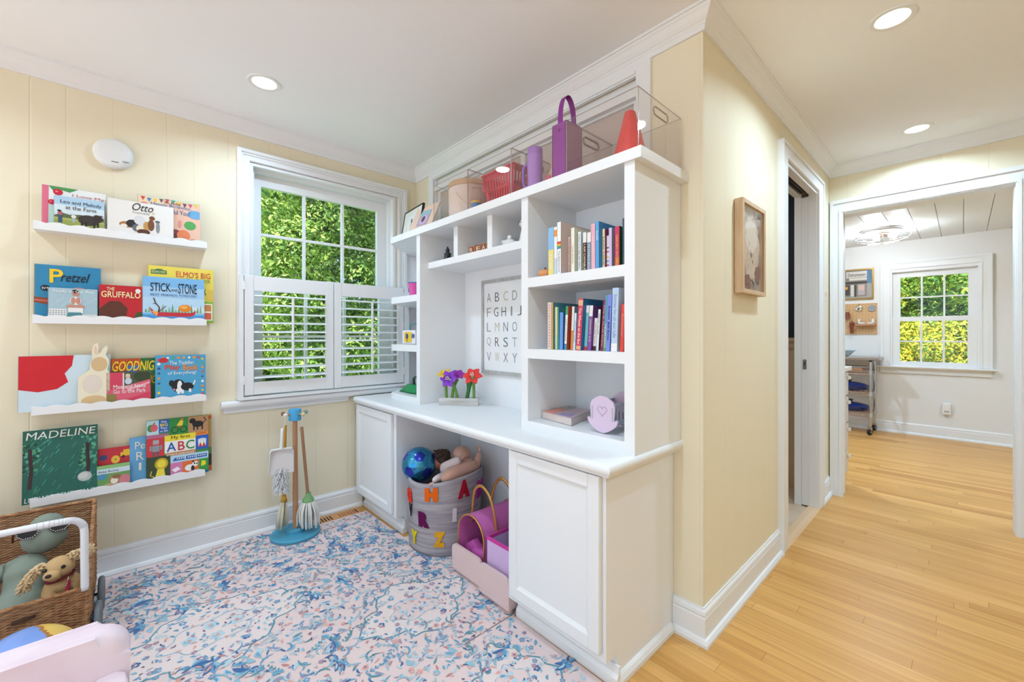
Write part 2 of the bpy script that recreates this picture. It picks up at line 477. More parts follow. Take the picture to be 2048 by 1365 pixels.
m.prism([(0.522, 0.79), (0.536, 0.79), (0.536, 2.125), (1.378, 2.125), (1.378, 0.79), (1.392, 0.79), (1.392, 2.140), (0.522, 2.140)], 'y', V1 + 0.035, V1 + 0.075)
m.build('window_jamb', TRIM, w1)
def sash(par, x0, x1, z0, z1, y, gx0, gx1, gz0, gz1, nx, nz, th=0.03, bar=0.016):
    m = MB()
    m.box(x0, gx0, y, y + th, z0, z1); m.box(gx1, x1, y, y + th, z0, z1); m.box(gx0, gx1, y, y + th, z0, gz0); m.box(gx0, gx1, y, y + th, gz1, z1)
    for k in range(1, nx):
        c = gx0 + (gx1 - gx0) * k / nx; m.box(c - bar / 2, c + bar / 2, y + 0.004, y + th - 0.004, gz0, gz1)
    for k in range(1, nz):
        c = gz0 + (gz1 - gz0) * k / nz; m.box(gx0, gx1, y + 0.005, y + th - 0.005, c - bar / 2, c + bar / 2)
    s = m.build('sash', TRIM, par)
    m = MB().box(gx0, gx1, y + th / 2 - 0.002, y + th / 2 + 0.002, gz0, gz1); m.build('window_pane', GLASS, s)
sash(w1, 0.536, 1.378, 1.445, 2.125, V1 + 0.080, 0.580, 1.312, 1.480, 2.057, 3, 2)
sash(w1, 0.536, 1.378, 0.80, 1.475, V1 + 0.044, 0.580, 1.312, 0.86, 1.440, 3, 2)
m = MB()
m.prism([(V1 + 0.14, 0.754), (V1 + 0.14, 0.79), (V1 - 0.040, 0.79), (V1 - 0.047, 0.786), (V1 - 0.050, 0.778), (V1 - 0.050, 0.768), (V1 - 0.046, 0.758), (V1 - 0.040, 0.754)], 'x', 0.366, 1.56)
m.prism([(V1, 0.722), (V1, 0.754), (V1 - 0.026, 0.754), (V1 - 0.022, 0.742), (V1 - 0.014, 0.736), (V1 - 0.014, 0.722)], 'x', 0.378, 1.068)
m.build('window_sill', TRIM, w1)

# café shutters
def shutter(x0, x1, hinge, label):
    y0, y1 = V1 - 0.060, V1 - 0.034
    r = root('window_shutter', label, 'shutter', ((x0 + x1) / 2, y1, 0.815), group='lower window shutters')
    w = 0.046
    m = MB()
    m.box(x0, x0 + w, y0, y1, 0.818, 1.500, 0.003); m.box(x1 - w, x1, y0, y1, 0.818, 1.500, 0.003)
    m.box(x0 + w, x1 - w, y0 + 0.002, y1 - 0.002, 1.412, 1.498, 0.002); m.box(x0 + w, x1 - w, y0 + 0.002, y1 - 0.002, 0.820, 0.892, 0.002)
    m.build('frame', TRIM, r)
    N = 10; z0, z1 = 0.892, 1.412
    for k in range(N):
        zc = z0 + (z1 - z0) * (k + 0.5) / N
        m = MB()
        prof = [(-0.031, 0), (-0.026, 0.0035), (-0.012, 0.0055), (0.012, 0.0055), (0.026, 0.0035), (0.031, 0), (0.026, -0.0035), (0.012, -0.0055), (-0.012, -0.0055), (-0.026, -0.0035)]
        a = math.radians(8); yc = (y0 + y1) / 2 + 0.004
        m.prism([(yc + p * math.cos(a) - q * math.sin(a), zc + p * math.sin(a) + q * math.cos(a)) for p, q in prof], 'x', x0 + w + 0.001, x1 - w - 0.001)
        m.build('louver', TRIM, r, smooth=True, auto=50)
    m = MB().box((x0 + x1) / 2 - 0.006, (x0 + x1) / 2 + 0.006, y0 - 0.024, y0 - 0.012, 0.905, 1.385, 0.002); m.build('tilt_rod', TRIM, r)
    for z in (0.905, 1.44): MB().box(hinge - 0.006, hinge + 0.006, y0 - 0.004, y0 + 0.004, z - 0.024, z + 0.024, 0.001).build('hinge', TRIM, r)
    return r
shutter(0.470, 0.958, 0.468, 'white louvered shutter panel on the left half of the window, beside the picture ledges')
shutter(0.962, 1.450, 1.452, 'white louvered shutter panel on the right half of the window, beside the bookcase')
m = MB().prism([(0.445, 0.794), (1.490, 0.794), (1.490, 1.50), (1.455, 1.50), (1.455, 0.812), (0.466, 0.812), (0.466, 1.50), (0.445, 1.50)], 'y', V1 - 0.062, V1 - 0.030)
tag(m.build('shutter_frame', TRIM), 'white L-shaped frame around the lower window that carries both shutters', 'frame')

# interior window above the bookcase
w3 = root('window_3', loc=(U2, 1.73, 1.80), kind='structure')
m = MB()
m.box(U2 - 0.016, U2, 2.53, 2.590, 1.787, 2.303); m.box(U2 - 0.016, U2, 0.868, 0.934, 1.787, 2.303)
m.box(U2 - 0.016, U2, 0.934, 2.53, 2.255, 2.303); m.box(U2 - 0.022, U2 - 0.016, 0.934, 2.53, 2.262, 2.275); m.box(U2 - 0.008, U2 + 0.02, 0.934, 2.53, 2.175, 2.205)
m.build('window_casing', TRIM, w3)
m = MB()
m.box(U2 + 0.02, U2 + 0.05, 0.93, 0.965, 1.80, 2.205); m.box(U2 + 0.02, U2 + 0.05, 2.49, 2.53, 1.80, 2.205); m.box(U2 + 0.02, U2 + 0.05, 0.965, 2.49, 2.165, 2.205)
m.box(U2 + 0.02, U2 + 0.068, 0.931, 2.529, 2.205, 2.264); m.box(U2 + 0.0, U2 + 0.068, 0.9305, 0.940, 1.80, 2.264); m.box(U2 + 0.0, U2 + 0.068, 2.520, 2.5295, 1.80, 2.264)
for c in (1.315, 1.656, 2.018): m.box(U2 + 0.02, U2 + 0.05, c - 0.017, c + 0.017, 1.80, 2.165)
sh = m.build('sash', TRIM, w3)
m = MB().box(U2 + 0.034, U2 + 0.04, 0.965, 2.49, 1.80, 2.165); m.build('window_pane', mat('#d3c2b8', 0.25), sh)

# kitchen window
w2 = root('window_2', loc=(UF, 0.23, 0.8), kind='structure')
def to_u(m):                                # build along x, then turn to face -X
    bmesh.ops.transform(m.bm, matrix=Matrix(((0, 1, 0, 0), (1, 0, 0, 0), (0, 0, 1, 0), (0, 0, 0, 1))), verts=m.bm.verts[:])
    return m
m = MB(); casing(m, -0.214, 0.672, 0.80, 2.025, 0.085, UF); to_u(m).build('window_casing', TRIM, w2)
m = MB(); m.prism([(-0.129, 0.80), (-0.112, 0.80), (-0.112, 1.905), (0.570, 1.905), (0.570, 0.80), (0.587, 0.80), (0.587, 1.94), (-0.129, 1.94)], 'y', UF - 0.006, UF + 0.14); to_u(m).build('window_jamb', TRIM, w2)
def sash_u(par, *a):
    global TRIM
    x0, x1, z0, z1, y, gx0, gx1, gz0, gz1, nx, nz = a
    m = MB(); th = 0.03; bar = 0.016
    m.box(x0, gx0, y, y + th, z0, z1); m.box(gx1, x1, y, y + th, z0, z1); m.box(gx0, gx1, y, y + th, z0, gz0); m.box(gx0, gx1, y, y + th, gz1, z1)
    for k in range(1, nx):
        c = gx0 + (gx1 - gx0) * k / nx; m.box(c - bar / 2, c + bar / 2, y + 0.003, y + th - 0.004, gz0, gz1)
    for k in range(1, nz):
        c = gz0 + (gz1 - gz0) * k / nz; m.box(gx0, gx1, y + 0.004, y + th - 0.005, c - bar / 2, c + bar / 2)
    s = to_u(m).build('sash', TRIM, par)
    to_u(MB().box(gx0, gx1, y + 0.014, y + 0.018, gz0, gz1)).build('window_pane', GLASS, s)
sash_u(w2, -0.112, 0.570, 1.325, 1.905, UF + 0.045, -0.040, 0.502, 1.362, 1.840, 3, 2)
sash_u(w2, -0.112, 0.570, 0.80, 1.375, UF + 0.010, -0.036, 0.505, 0.852, 1.322, 3, 2)
m = MB(); m.prism([(UF + 0.14, 0.778), (UF + 0.14, 0.798), (UF - 0.055, 0.798), (UF - 0.06, 0.79), (UF - 0.055, 0.778)], 'x', -0.245, 0.715)
m.box(-0.212, 0.678, UF - 0.016, UF, 0.712, 0.778)
to_u_m = m
bmesh.ops.transform(m.bm, matrix=Matrix(((0, 1, 0, 0), (1, 0, 0, 0), (0, 0, 1, 0), (0, 0, 0, 1))), verts=m.bm.verts[:])
m.build('window_sill', TRIM, w2)
# ---------------------------------------------------------------- built-in: base cabinets, worktop, hutch
CAB = mat('#f1f2f3', 0.38)
ZW = 0.752                                 # worktop surface

def panel_door(par, v0, v1, z0, z1, u1):
    """door lying in a plane of constant u, face towards -u, with a raised field"""
    m = MB(); w = 0.046; t = 0.019; u0 = u1 - t
    m.box(u0, u1, v0, v0 + w, z0, z1, 0.004); m.box(u0, u1, v1 - w, v1, z0, z1, 0.004)
    m.box(u0, u1, v0 + w - 0.001, v1 - w + 0.001, z0, z0 + w, 0.0035); m.box(u0, u1, v0 + w - 0.001, v1 - w + 0.001, z1 - w, z1, 0.0035)
    d = m.build('door', CAB, par)
    m = MB(); m.box(u0 + 0.008, u1 - 0.002, v0 + w - 0.002, v1 - w + 0.002, z0 + w - 0.002, z1 - w + 0.002)
    a, b, c, e = v0 + w, v1 - w, z0 + w, z1 - w
    for o, uu in ((0.0, u0 + 0.003),):       # bevelled moulding just inside the rails
        A = [m.v((uu, y, z)) for y, z in ((a, c), (b, c), (b, e), (a, e))]
        k = 0.011
        B = [m.v((u0 + 0.0079, y, z)) for y, z in ((a + k, c + k), (b - k, c + k), (b - k, e - k), (a + k, e - k))]
        for i in range(4): m.f([A[i], A[(i + 1) % 4], B[(i + 1) % 4], B[i]])
    m.build('door_panel', CAB, d)
    return d

UC = 1.125
cl = root('base_cabinet', 'white base cabinet under the worktop in the window corner', 'cabinet', (1.35, 2.49, 0), group='white base cabinets under the worktop')
m = MB()
m.box(UC, U2 - 0.012, 2.205, 2.757, 0.10, 0.714)
m.box(UC + 0.062, U2 - 0.012, 2.205, 2.757, 0.001, 0.10)
m.build('carcass', CAB, cl)
panel_door(cl, 2.238, 2.735, 0.122, 0.700, UC - 0.001)
m = MB().prism([(UC + 0.040, 0.001), (UC + 0.061, 0.001), (UC + 0.061, 0.085), (UC + 0.052, 0.085), (UC + 0.050, 0.04), (UC + 0.040, 0.03)], 'y', 2.203, 2.757)
# profile above lies in x-z
m.build('toe_kick', TRIM, cl)

cr = root('base_cabinet', 'white base cabinet under the worktop at the hall end, in front of the yellow wall', 'cabinet', (1.35, 1.0, 0), group='white base cabinets under the worktop')
m = MB()
m.box(UC, U2 - 0.002, 0.794, 1.242, 0.10, 0.714)
m.box(UC + 0.062, U2 - 0.002, 0.794, 1.242, 0.001, 0.10)
m.build('carcass', CAB, cr)
m = MB().prism([(UC, 0.10), (UC, 0.714), (U2 - 0.002, 0.714), (U2 - 0.002, 0.001), (UC + 0.062, 0.001), (UC + 0.062, 0.10)], 'y', 0.776, 0.794)
m.build('end_panel', CAB, cr)
panel_door(cr, 0.790, 1.222, 0.128, 0.704, UC - 0.001)
m = MB().prism([(UC + 0.040, 0.001), (UC + 0.061, 0.001), (UC + 0.061, 0.07), (UC + 0.054, 0.07), (UC + 0.050, 0.045), (UC + 0.040, 0.034)], 'y', 0.762, 1.242)
m.build('toe_kick', TRIM, cr)
m = MB().prism([(0.776, 0.001), (0.760, 0.001), (0.760, 0.016), (0.766, 0.030), (0.772, 0.036), (0.776, 0.036)], 'x', UC + 0.050, U2 - 0.028)
m.build('base_shoe', TRIM, cr)

m = MB().box(U2 - 0.012, U2 - 0.001, 1.244, 2.203, 0.001, 0.714)
tag(m.build('back_panel', CAB), 'plain white back panel of the knee space behind the grey felt basket', 'panel')

# worktop with an ogee front and right edge
OG = [(0.030, -0.040), (0.012, -0.040), (0.010, -0.034), (0.006, -0.030), (0.001, -0.024), (0.0, -0.015), (0.002, -0.008), (0.006, -0.003), (0.012, 0.0), (0.030, 0.0)]
m = MB(); ue, ve = 1.085, 0.736
L0 = [m.v((ue + d, 2.733, ZW + z)) for d, z in OG]; C0 = [m.v((ue + d, ve + d, ZW + z)) for d, z in OG]; R0 = [m.v((U2, ve + d, ZW + z)) for d, z in OG]
for A, B in ((L0, C0), (C0, R0)):
    for i in range(len(OG) - 1): m.f([A[i], A[i + 1], B[i + 1], B[i]])
bl = [m.v((U2, 2.733, ZW)), m.v((U2, 2.733, ZW - 0.04))]
m.f([L0[-1], C0[-1], R0[-1], bl[0]]); m.f([L0[0], bl[1], R0[0], C0[0]])
m.f(L0 + [bl[0], bl[1]]); m.f(R0 + [bl[0], bl[1]]) 
tag(m.build('worktop', CAB, smooth=True, auto=35), 'long white worktop with rounded edge running over both base cabinets', 'worktop')

hu = root('bookcase', 'white built-in hutch with open shelves standing on the worktop', 'bookcase', (1.42, 1.6, ZW))
UFr, UB = 1.247, U2 - 0.002
def part(name, f, mt=CAB, bev=0.0015, par=None):
    m = MB(); f(m); return m.build(name, mt, par or hu)
part('side_panel', lambda m: m.box(UFr, UB, 0.746, 0.786, ZW, 1.749))
part('partition', lambda m: m.box(UFr, UB, 1.255, 1.295, ZW, 1.749))
part('partition', lambda m: m.box(UFr, UB, 2.151, 2.191, ZW, 1.749))
LEFT = [(UFr, 2.191), (UFr, 2.511), (1.480, 2.733), (1.505, 2.755), (1.505, 2.784), (UB, 2.784), (UB, 2.191)]
part('top_board', lambda m: m.prism([(1.235, 0.716), (1.235, 2.500), (1.245, 2.512), (1.478, 2.733), (1.503, 2.757), (1.503, 2.784), (UB, 2.784), (UB, 0.716)], 'z', 1.749, 1.787))
for a, b in ((1.363, 1.403), (1.061, 1.101)):
    part('shelf', lambda m: m.box(UFr, UB - 0.01, 0.786, 1.255, a, b))
    part('shelf', lambda m: m.prism(LEFT, 'z', a - 0.001, b - 0.001))
part('bottom_board', lambda m: m.box(UFr, UB - 0.01, 0.786, 1.255, ZW, 0.794))
part('bottom_board', lambda m: m.prism([(UFr, 2.191), (UFr, 2.511), (1.455, 2.710), (UB, 2.710), (UB, 2.191)], 'z', ZW, 0.788))
part('nook_shelf', lambda m: m.box(1.300, UB - 0.01, 1.295, 2.151, 1.553, 1.589))
for a in (1.556, 1.846): part('divider', lambda m: m.box(1.300, UB - 0.01, a, a + 0.038, 1.589, 1.749))
part('end_panel', lambda m: m.box(1.497, UB - 0.010, 2.776, 2.7845, 0.80, 1.749))
part('back_board', lambda m: m.box(UB - 0.010, UB, 0.786, 2.78, ZW, 1.749))

# ---------------------------------------------------------------- picture ledges with picture books
LV = 2.702                                 # front of the ledges
def ledge(u0, u1, z, label):
    r = root('picture_ledge', label, 'shelf', ((u0 + u1) / 2, V1, z), group='white scalloped picture ledges')
    m = MB().box(u0, u1, LV + 0.006, V1, z, z + 0.013); m.build('shelf_board', LEDGE, r)
    top = []
    n = 66; waves = 8.5
    for i in range(n + 1):
        t = i / n
        top.append((u0 + (u1 - u0) * t, z + 0.0300 + 0.0085 * abs(math.cos(PI * waves * t))))
    m = MB().prism([(u0, z), (u1, z)] + top[::-1], 'y', LV, LV + 0.007); m.build('scalloped_lip', LEDGE, r)
    return r
ZL = (1.618, 1.211, 0.814, 0.420)
ledge(-0.308, 0.298, ZL[0], 'topmost white scalloped picture ledge, below the round white detector')
ledge(-0.310, 0.296, ZL[1], 'second white scalloped picture ledge from the top, level with the shutters')
ledge(-0.313, 0.294, ZL[2], 'third white scalloped picture ledge from the top, level with the window sill')
ledge(-0.318, 0.289, ZL[3], 'lowest white scalloped picture ledge, just above the wicker cart')

COVER_Y = -0.0005
def book(label, u0, u1, z0, z1, front, thick, cover, lean=3.0, pages=PAPER, art=(), words=(), shape=None, group=None, name='picture_book'):
    w, h = u1 - u0, z1 - z0
    r = root(name, label, 'book', (u0, front, z0), (-math.radians(lean), 0, 0), group=group)
    m = MB()
    if shape: m.prism([(x * w, z * h) for x, z in shape], 'y', 0, thick)
    else:
        m.box(0, w, 0, 0.0014, 0, h); m.box(0, w, thick - 0.0014, thick, 0, h); m.box(0, 0.0014, 0, thick, 0, h)
    m.build('cover', mat(cover, 0.4), r, local=True)
    if not shape:
        m = MB().box(0.0014, w - 0.002, 0.0014, thick - 0.0014, 0.002, h - 0.002); m.build('page_block', pages, r, local=True)
    if art:
        m = MB(); ms = []
        for k, a in enumerate(art):
            c = a[-1]
            mt = mat(c, 0.4)
            if mt not in ms: ms.append(mt)
            m.mi = ms.index(mt); y = COVER_Y - 0.0009 * k / len(art)
            if a[0] == 'r': pts = [(a[1], a[2]), (a[3], a[2]), (a[3], a[4]), (a[1], a[4])]
            elif a[0] == 'e': pts = [(a[1] + a[3] * math.cos(2 * PI * q / 20), a[2] + a[4] * math.sin(2 * PI * q / 20)) for q in range(20)]
            elif a[0] == 'l':                # stroke: points, width (fraction of width)
                P = [Vector((x * w, z * h)) for x, z in a[1]]; W_ = a[2] * w / 2; lft = []; rgt = []
                for i in range(len(P)):
                    t = (P[min(i + 1, len(P) - 1)] - P[max(i - 1, 0)]).normalized(); nn = Vector((-t.y, t.x)) * W_
                    lft.append(P[i] + nn); rgt.append(P[i] - nn)
                pts = [(p.x / w, p.y / h) for p in lft + rgt[::-1]]
            else: pts = a[1]
            m.poly([(min(max(x, 0.004), 0.996) * w if not shape else x * w, y, min(max(z, 0.004), 0.996) * h if not shape else z * h) for x, z in pts])
        m.build('cover_picture', ms, r, local=True)
    if words:
        m = MB(); ms = []
        for k, (st, x0, x1, a, b, c, *o) in enumerate(words):
            mt = mat(c, 0.4)
            if mt not in ms: ms.append(mt)
            m.mi = ms.index(mt)
            bold = (0.0 if 'M' in st or len(st) > 9 else o[0] * 0.35) if o else 0.0; sh = o[1] if len(o) > 1 else 0.0; tilt = o[2] if len(o) > 2 else 0.0
            put_text(m, st, lambda s, t: ((x0 + (x1 - x0) * s) * w, COVER_Y - 0.0013, (a + (b - a) * t + tilt * s) * h), bold, sh)
        m.build('lettering', ms, r, local=True)
    return r

def apples(x, z, r): return [('e', x, z, r, r, '#cf2743'), ('e', x - 0.02, z + 0.01, r * 0.3, r * 0.25, '#f08a94')]
F1, F2 = 2.7145, 2.733                     # front row and back row
Z = [z + 0.0135 for z in ZL]
# topmost ledge
book('white picture book with a pink spine and red fruit, behind the cow book', -0.287, -0.086, Z[0], 1.826, F2, 0.012, '#eef0ee', art=[('r', 0, 0, 0.10, 1, '#e2748f'), ('r', 0.10, 0, 0.26, 0.62, '#bfe0d8'), ('p', [(0.10, 1), (0.55, 1), (0.42, 0.9), (0.28, 0.93), (0.18, 0.86)], '#4f9a58')] + apples(0.24, 0.87, 0.075) + apples(0.15, 0.62, 0.06), words=[('I Love My', 0.46, 0.97, 0.795, 0.875, '#c55a72'), ('Daddy', 0.64, 0.98, 0.70, 0.77, '#c55a72')])
book('photo book with a black cow on grass under blue sky, leaning on the top ledge', -0.249, -0.090, Z[0], 1.782, F1, 0.009, '#cfe3ee', art=[('r', 0, 0.72, 1, 1, '#b4d3ea'), ('r', 0, 0.5, 1, 0.74, '#dbe9ee'), ('r', 0, 0, 1, 0.42, '#9aa653'), ('p', [(0, 0.40), (0.15, 0.5), (0.3, 0.46), (0.5, 0.50), (1, 0.47), (1, 0.36), (0, 0.36)], '#5d6b4a'), ('r', 0, 0.30, 1, 0.34, '#b9b56a'), ('e', 0.68, 0.36, 0.22, 0.16, '#3f3836'), ('e', 0.86, 0.44, 0.11, 0.12, '#393231'), ('r', 0.52, 0.06, 0.57, 0.3, '#332d2c'), ('r', 0.6, 0.03, 0.65, 0.3, '#2d2727'), ('r', 0.77, 0.05, 0.82, 0.3, '#332d2c'), ('r', 0.84, 0.02, 0.89, 0.3, '#2d2727'), ('p', [(0.78, 0.54), (0.86, 0.52), (0.84, 0.57)], '#4d4542'), ('p', [(0.9, 0.53), (1, 0.52), (0.93, 0.57)], '#4d4542'), ('r', 0.08, 0.2, 0.16, 0.44, '#3c5478'), ('e', 0.12, 0.48, 0.05, 0.06, '#b5656a'), ('e', 0.10, 0.55, 0.04, 0.03, '#33302e'), ('e', 0.38, 0.42, 0.05, 0.05, '#ece5d5'), ('r', 0.35, 0.24, 0.41, 0.38, '#9fb3c6')], words=[('Leo and Melody', 0.12, 0.94, 0.76, 0.89, '#2c3c55', 0.02), ('at the Farm', 0.22, 0.83, 0.62, 0.74, '#2c3c55', 0.02)])
book('wide off-white picture book with a group of small dogs, on the top ledge', -0.081, 0.161, Z[0], 1.809, F1, 0.009, '#efebe5', art=[('e', 0.28, 0.34, 0.11, 0.085, '#b07a4c'), ('e', 0.24, 0.30, 0.05, 0.05, '#efe6da'), ('e', 0.36, 0.38, 0.09, 0.11, '#2f2f33'), ('e', 0.42, 0.28, 0.06, 0.10, '#6b6f78'), ('e', 0.47, 0.50, 0.085, 0.13, '#dedede'), ('e', 0.47, 0.27, 0.05, 0.09, '#efe2c4'), ('e', 0.58, 0.36, 0.055, 0.13, '#c79a5a'), ('e', 0.645, 0.40, 0.05, 0.16, '#7c4d33'), ('e', 0.66, 0.60, 0.045, 0.06, '#7c4d33'), ('e', 0.53, 0.19, 0.10, 0.075, '#5f3b30'), ('e', 0.75, 0.36, 0.03, 0.16, '#8c9098'), ('e', 0.745, 0.52, 0.04, 0.035, '#6b6f78'), ('e', 0.68, 0.74, 0.018, 0.02, '#e3c05a')], words=[('Otto', 0.36, 0.68, 0.76, 0.97, '#33373d', 0.0, 0.35), ('The Loyal Long Dog', 0.36, 0.62, 0.67, 0.73, '#5c6066', 0.0, 0.2)])
flags = []
for i, c in enumerate(('#d34a4a', '#2f86b8', '#efc84a', '#6d5a63', '#c45a63', '#49a389', '#efc84a', '#6d4a55', '#d0566b', '#efc84a')):
    flags.append(('p', [(0.04 + i * 0.095, 0.97 - 0.02 * math.sin(i * 1.1)), (0.115 + i * 0.095, 0.97 - 0.02 * math.sin(i * 1.1)), (0.078 + i * 0.095, 0.88 - 0.02 * math.sin(i * 1.1))], c))
book('peach birthday picture book with flag bunting, at the right end of the top ledge', 0.026, 0.271, Z[0], 1.855, F2, 0.010, '#f0c2ab', art=[('r', 0, 0.62, 0.4, 1, '#f3d4b4'), ('p', [(0, 0.985), (1, 0.97), (1, 1), (0, 1)], '#bfe3c2')] + flags + [('e', 0.92, 0.72, 0.13, 0.10, '#6fa9d2'), ('e', 0.83, 0.45, 0.10, 0.10, '#57a95b'), ('e', 0.10, 0.76, 0.08, 0.09, '#e58f86'), ('r', 0.5, 0.06, 0.66, 0.26, '#6b3a30'), ('e', 0.58, 0.27, 0.08, 0.05, '#8a4048'), ('e', 0.72, 0.20, 0.11, 0.13, '#e8875a'), ('e', 0.70, 0.05, 0.10, 0.05, '#7fb6d6'), ('e', 0.90, 0.08, 0.08, 0.06, '#d98f58'), ('e', 0.66, 0.46, 0.03, 0.09, '#eb9a92')], words=[('Ms. Rachel', 0.42, 0.67, 0.885, 0.935, '#3f3a44', 0.01), ('Happy Birthday,', 0.20, 0.85, 0.795, 0.88, '#2b7fb5', 0.02), ('Wonderful You!', 0.22, 0.83, 0.67, 0.775, '#2f6f9f', 0.02)])
# second ledge
book('tall teal-blue picture book with a large yellow initial, left on the second ledge', -0.310, -0.103, Z[1], 1.473, F2, 0.012, '#2e86b0', art=[('r', 0, 0, 0.012, 1, '#c9a75a'), ('p', [(0, 0.42), (0.24, 0.40), (0.24, 0.28), (0, 0.32)], '#8f4a35'), ('p', [(0, 0.38), (0.24, 0.36), (0.24, 0.33), (0, 0.35)], '#cf6a5b'), ('e', 0.66, 0.58, 0.10, 0.035, '#d0897c'), ('p', [(0.7, 0.58), (0.82, 0.60), (0.82, 0.57), (0.7, 0.55)], '#c9786c'), ('e', 0.16, 0.58, 0.07, 0.055, '#232a33')], words=[('P', 0.22, 0.42, 0.68, 0.93, '#f0c82c', 0.05), ('retzel', 0.38, 0.83, 0.71, 0.88, '#1d2836', 0.02, 0.35), ('tv+', 0.11, 0.21, 0.56, 0.60, '#e9edf0', 0.02)])
hatch = [('l', [(0.05 + 0.11 * i, 0.45 + 0.1 * (i % 2)), (0.2 + 0.11 * i, 0.62 + 0.1 * (i % 2))], 0.008, '#cfe0e6') for i in range(8)]
book('grey-blue photo book with a baby sitting on a pot, front left on the second ledge', -0.267, -0.113, Z[1], 1.371, F1, 0.010, '#a9c3cd', art=hatch + [('r', 0, 0, 1, 0.2, '#dfe0e0'), ('r', 0.02, 0.14, 0.36, 0.36, '#e7e7e4')] + [('e', 0.05 + 0.055 * (i % 6), 0.18 + 0.06 * (i // 6), 0.016, 0.018, '#8f969a') for i in range(18)] + [('e', 0.55, 0.86, 0.08, 0.10, '#c58e7a'), ('e', 0.54, 0.91, 0.075, 0.06, '#4a332c'), ('e', 0.55, 0.62, 0.12, 0.13, '#e9e4e0'), ('e', 0.50, 0.62, 0.05, 0.11, '#c68d7c'), ('e', 0.60, 0.62, 0.05, 0.11, '#c68d7c'), ('e', 0.46, 0.44, 0.10, 0.06, '#c99280'), ('e', 0.64, 0.44, 0.10, 0.06, '#c99280'), ('r', 0.40, 0.24, 0.70, 0.40, '#eceae6'), ('p', [(0.34, 0.06), (0.72, 0.06), (0.66, 0.26), (0.40, 0.26)], '#4f8a92')], words=[('Ready to Go: Pee', 0.09, 0.92, 0.84, 0.95, '#f3f5f6', 0.03), ('Lovevery', 0.32, 0.60, 0.05, 0.15, '#eff2f3', 0.02)])
book('red board book with a large brown shape and cream capitals, centre of the second ledge', -0.108, 0.042, Z[1], 1.397, F1, 0.014, '#c22731', art=[('p', [(0, 0), (0.52, 0), (0.62, 0.18), (0.66, 0.36), (0.48, 0.56), (0.24, 0.56), (0, 0.34)], '#5f332a'), ('e', 0.94, 0.14, 0.12, 0.14, '#3c5a34'), ('e', 0.90, 0.87, 0.065, 0.06, '#e8e8e4')], words=[('THE', 0.17, 0.35, 0.85, 0.94, '#f4e3ae', 0.03), ('GRUFFALO', 0.05, 0.96, 0.66, 0.83, '#f4e3ae', 0.04)])
trees = [('p', [(0.03 + 0.052 * i, 0.22), (0.07 + 0.052 * i, 0.22), (0.05 + 0.052 * i, 0.30 + 0.06 * ((i * 7) % 3))], ('#5f9a72', '#7fb08a')[i % 2]) for i in range(18) if i not in (2, 3)]
book('light blue picture book with a red canoe on water, right on the second ledge', 0.043, 0.288, Z[1], 1.452, F1, 0.011, '#b9daf0', art=[('r', 0, 0.78, 1, 1, '#7fb9e6'), ('r', 0, 0.55, 1, 0.78, '#a7cfee'), ('e', 0.8, 0.28, 0.3, 0.08, '#d5e4ea')] + trees + [('r', 0, 0, 1, 0.20, '#4a9bd6'), ('r', 0, 0.16, 1, 0.20, '#74b9e6'), ('p', [(0.11, 0.33), (0.14, 0.20), (0.22, 0.13), (0.75, 0.13), (0.83, 0.17), (0.86, 0.27), (0.78, 0.22), (0.24, 0.22), (0.17, 0.25)], '#c93545'), ('p', [(0.13, 0.24), (0.22, 0.13), (0.24, 0.22), (0.17, 0.25)], '#f0a85a'), ('e', 0.67, 0.32, 0.105, 0.085, '#e98a33'), ('e', 0.65, 0.345, 0.06, 0.04, '#f2b058'), ('l', [(0.17, 0.53), (0.2, 0.42), (0.26, 0.32), (0.24, 0.22)], 0.02, '#4a3a33'), ('l', [(0.2, 0.42), (0.16, 0.40)], 0.012, '#4a3a33'), ('l', [(0.25, 0.23), (0.36, 0.36)], 0.014, '#8a4a30')], words=[('STICK', 0.12, 0.44, 0.68, 0.87, '#1f2f45', 0.02), ('AND', 0.44, 0.56, 0.69, 0.75, '#1f2f45'), ('STONE', 0.56, 0.87, 0.65, 0.88, '#1f2f45', 0.02), ('BEST FRIENDS FOREVER!', 0.12, 0.87, 0.58, 0.63, '#3f6aa0', 0.02), ('BETH FERRY   TOM LICHTENHELD', 0.2, 0.8, 0.02, 0.06, '#e6f0f6')])
book('large yellow picture book with red and green capitals, behind the canoe book', 0.064, 0.330, Z[1] - 0.001, 1.511, F2, 0.014, '#efd95e', art=[('r', 0, 0.0, 1, 0.40, '#8dbb4a'), ('r', 0.80, 0.05, 0.98, 0.36, '#f4f0e0'), ('r', 0.82, 0.22, 0.96, 0.34, '#d98f50'), ('r', 0.82, 0.07, 0.96, 0.19, '#e0684e'), ('r', 0.04, 0.855, 0.27, 0.925, '#3f7a4a'), ('e', 0.16, 0.925, 0.06, 0.02, '#3f7a4a'), ('r', 0.9, 0.42, 1, 0.62, '#e6c55a')], words=[('SESAME STREET', 0.05, 0.26, 0.87, 0.91, '#f0e9b0', 0.02), ("ELMO'S BIG", 0.41, 0.95, 0.825, 0.93, '#d23a45', 0.05), ('LIFT-AND-LOOK', 0.52, 0.95, 0.745, 0.81, '#3a8a4a', 0.02), ('BOOK', 0.7, 0.88, 0.52, 0.63, '#26262a', 0.04)])
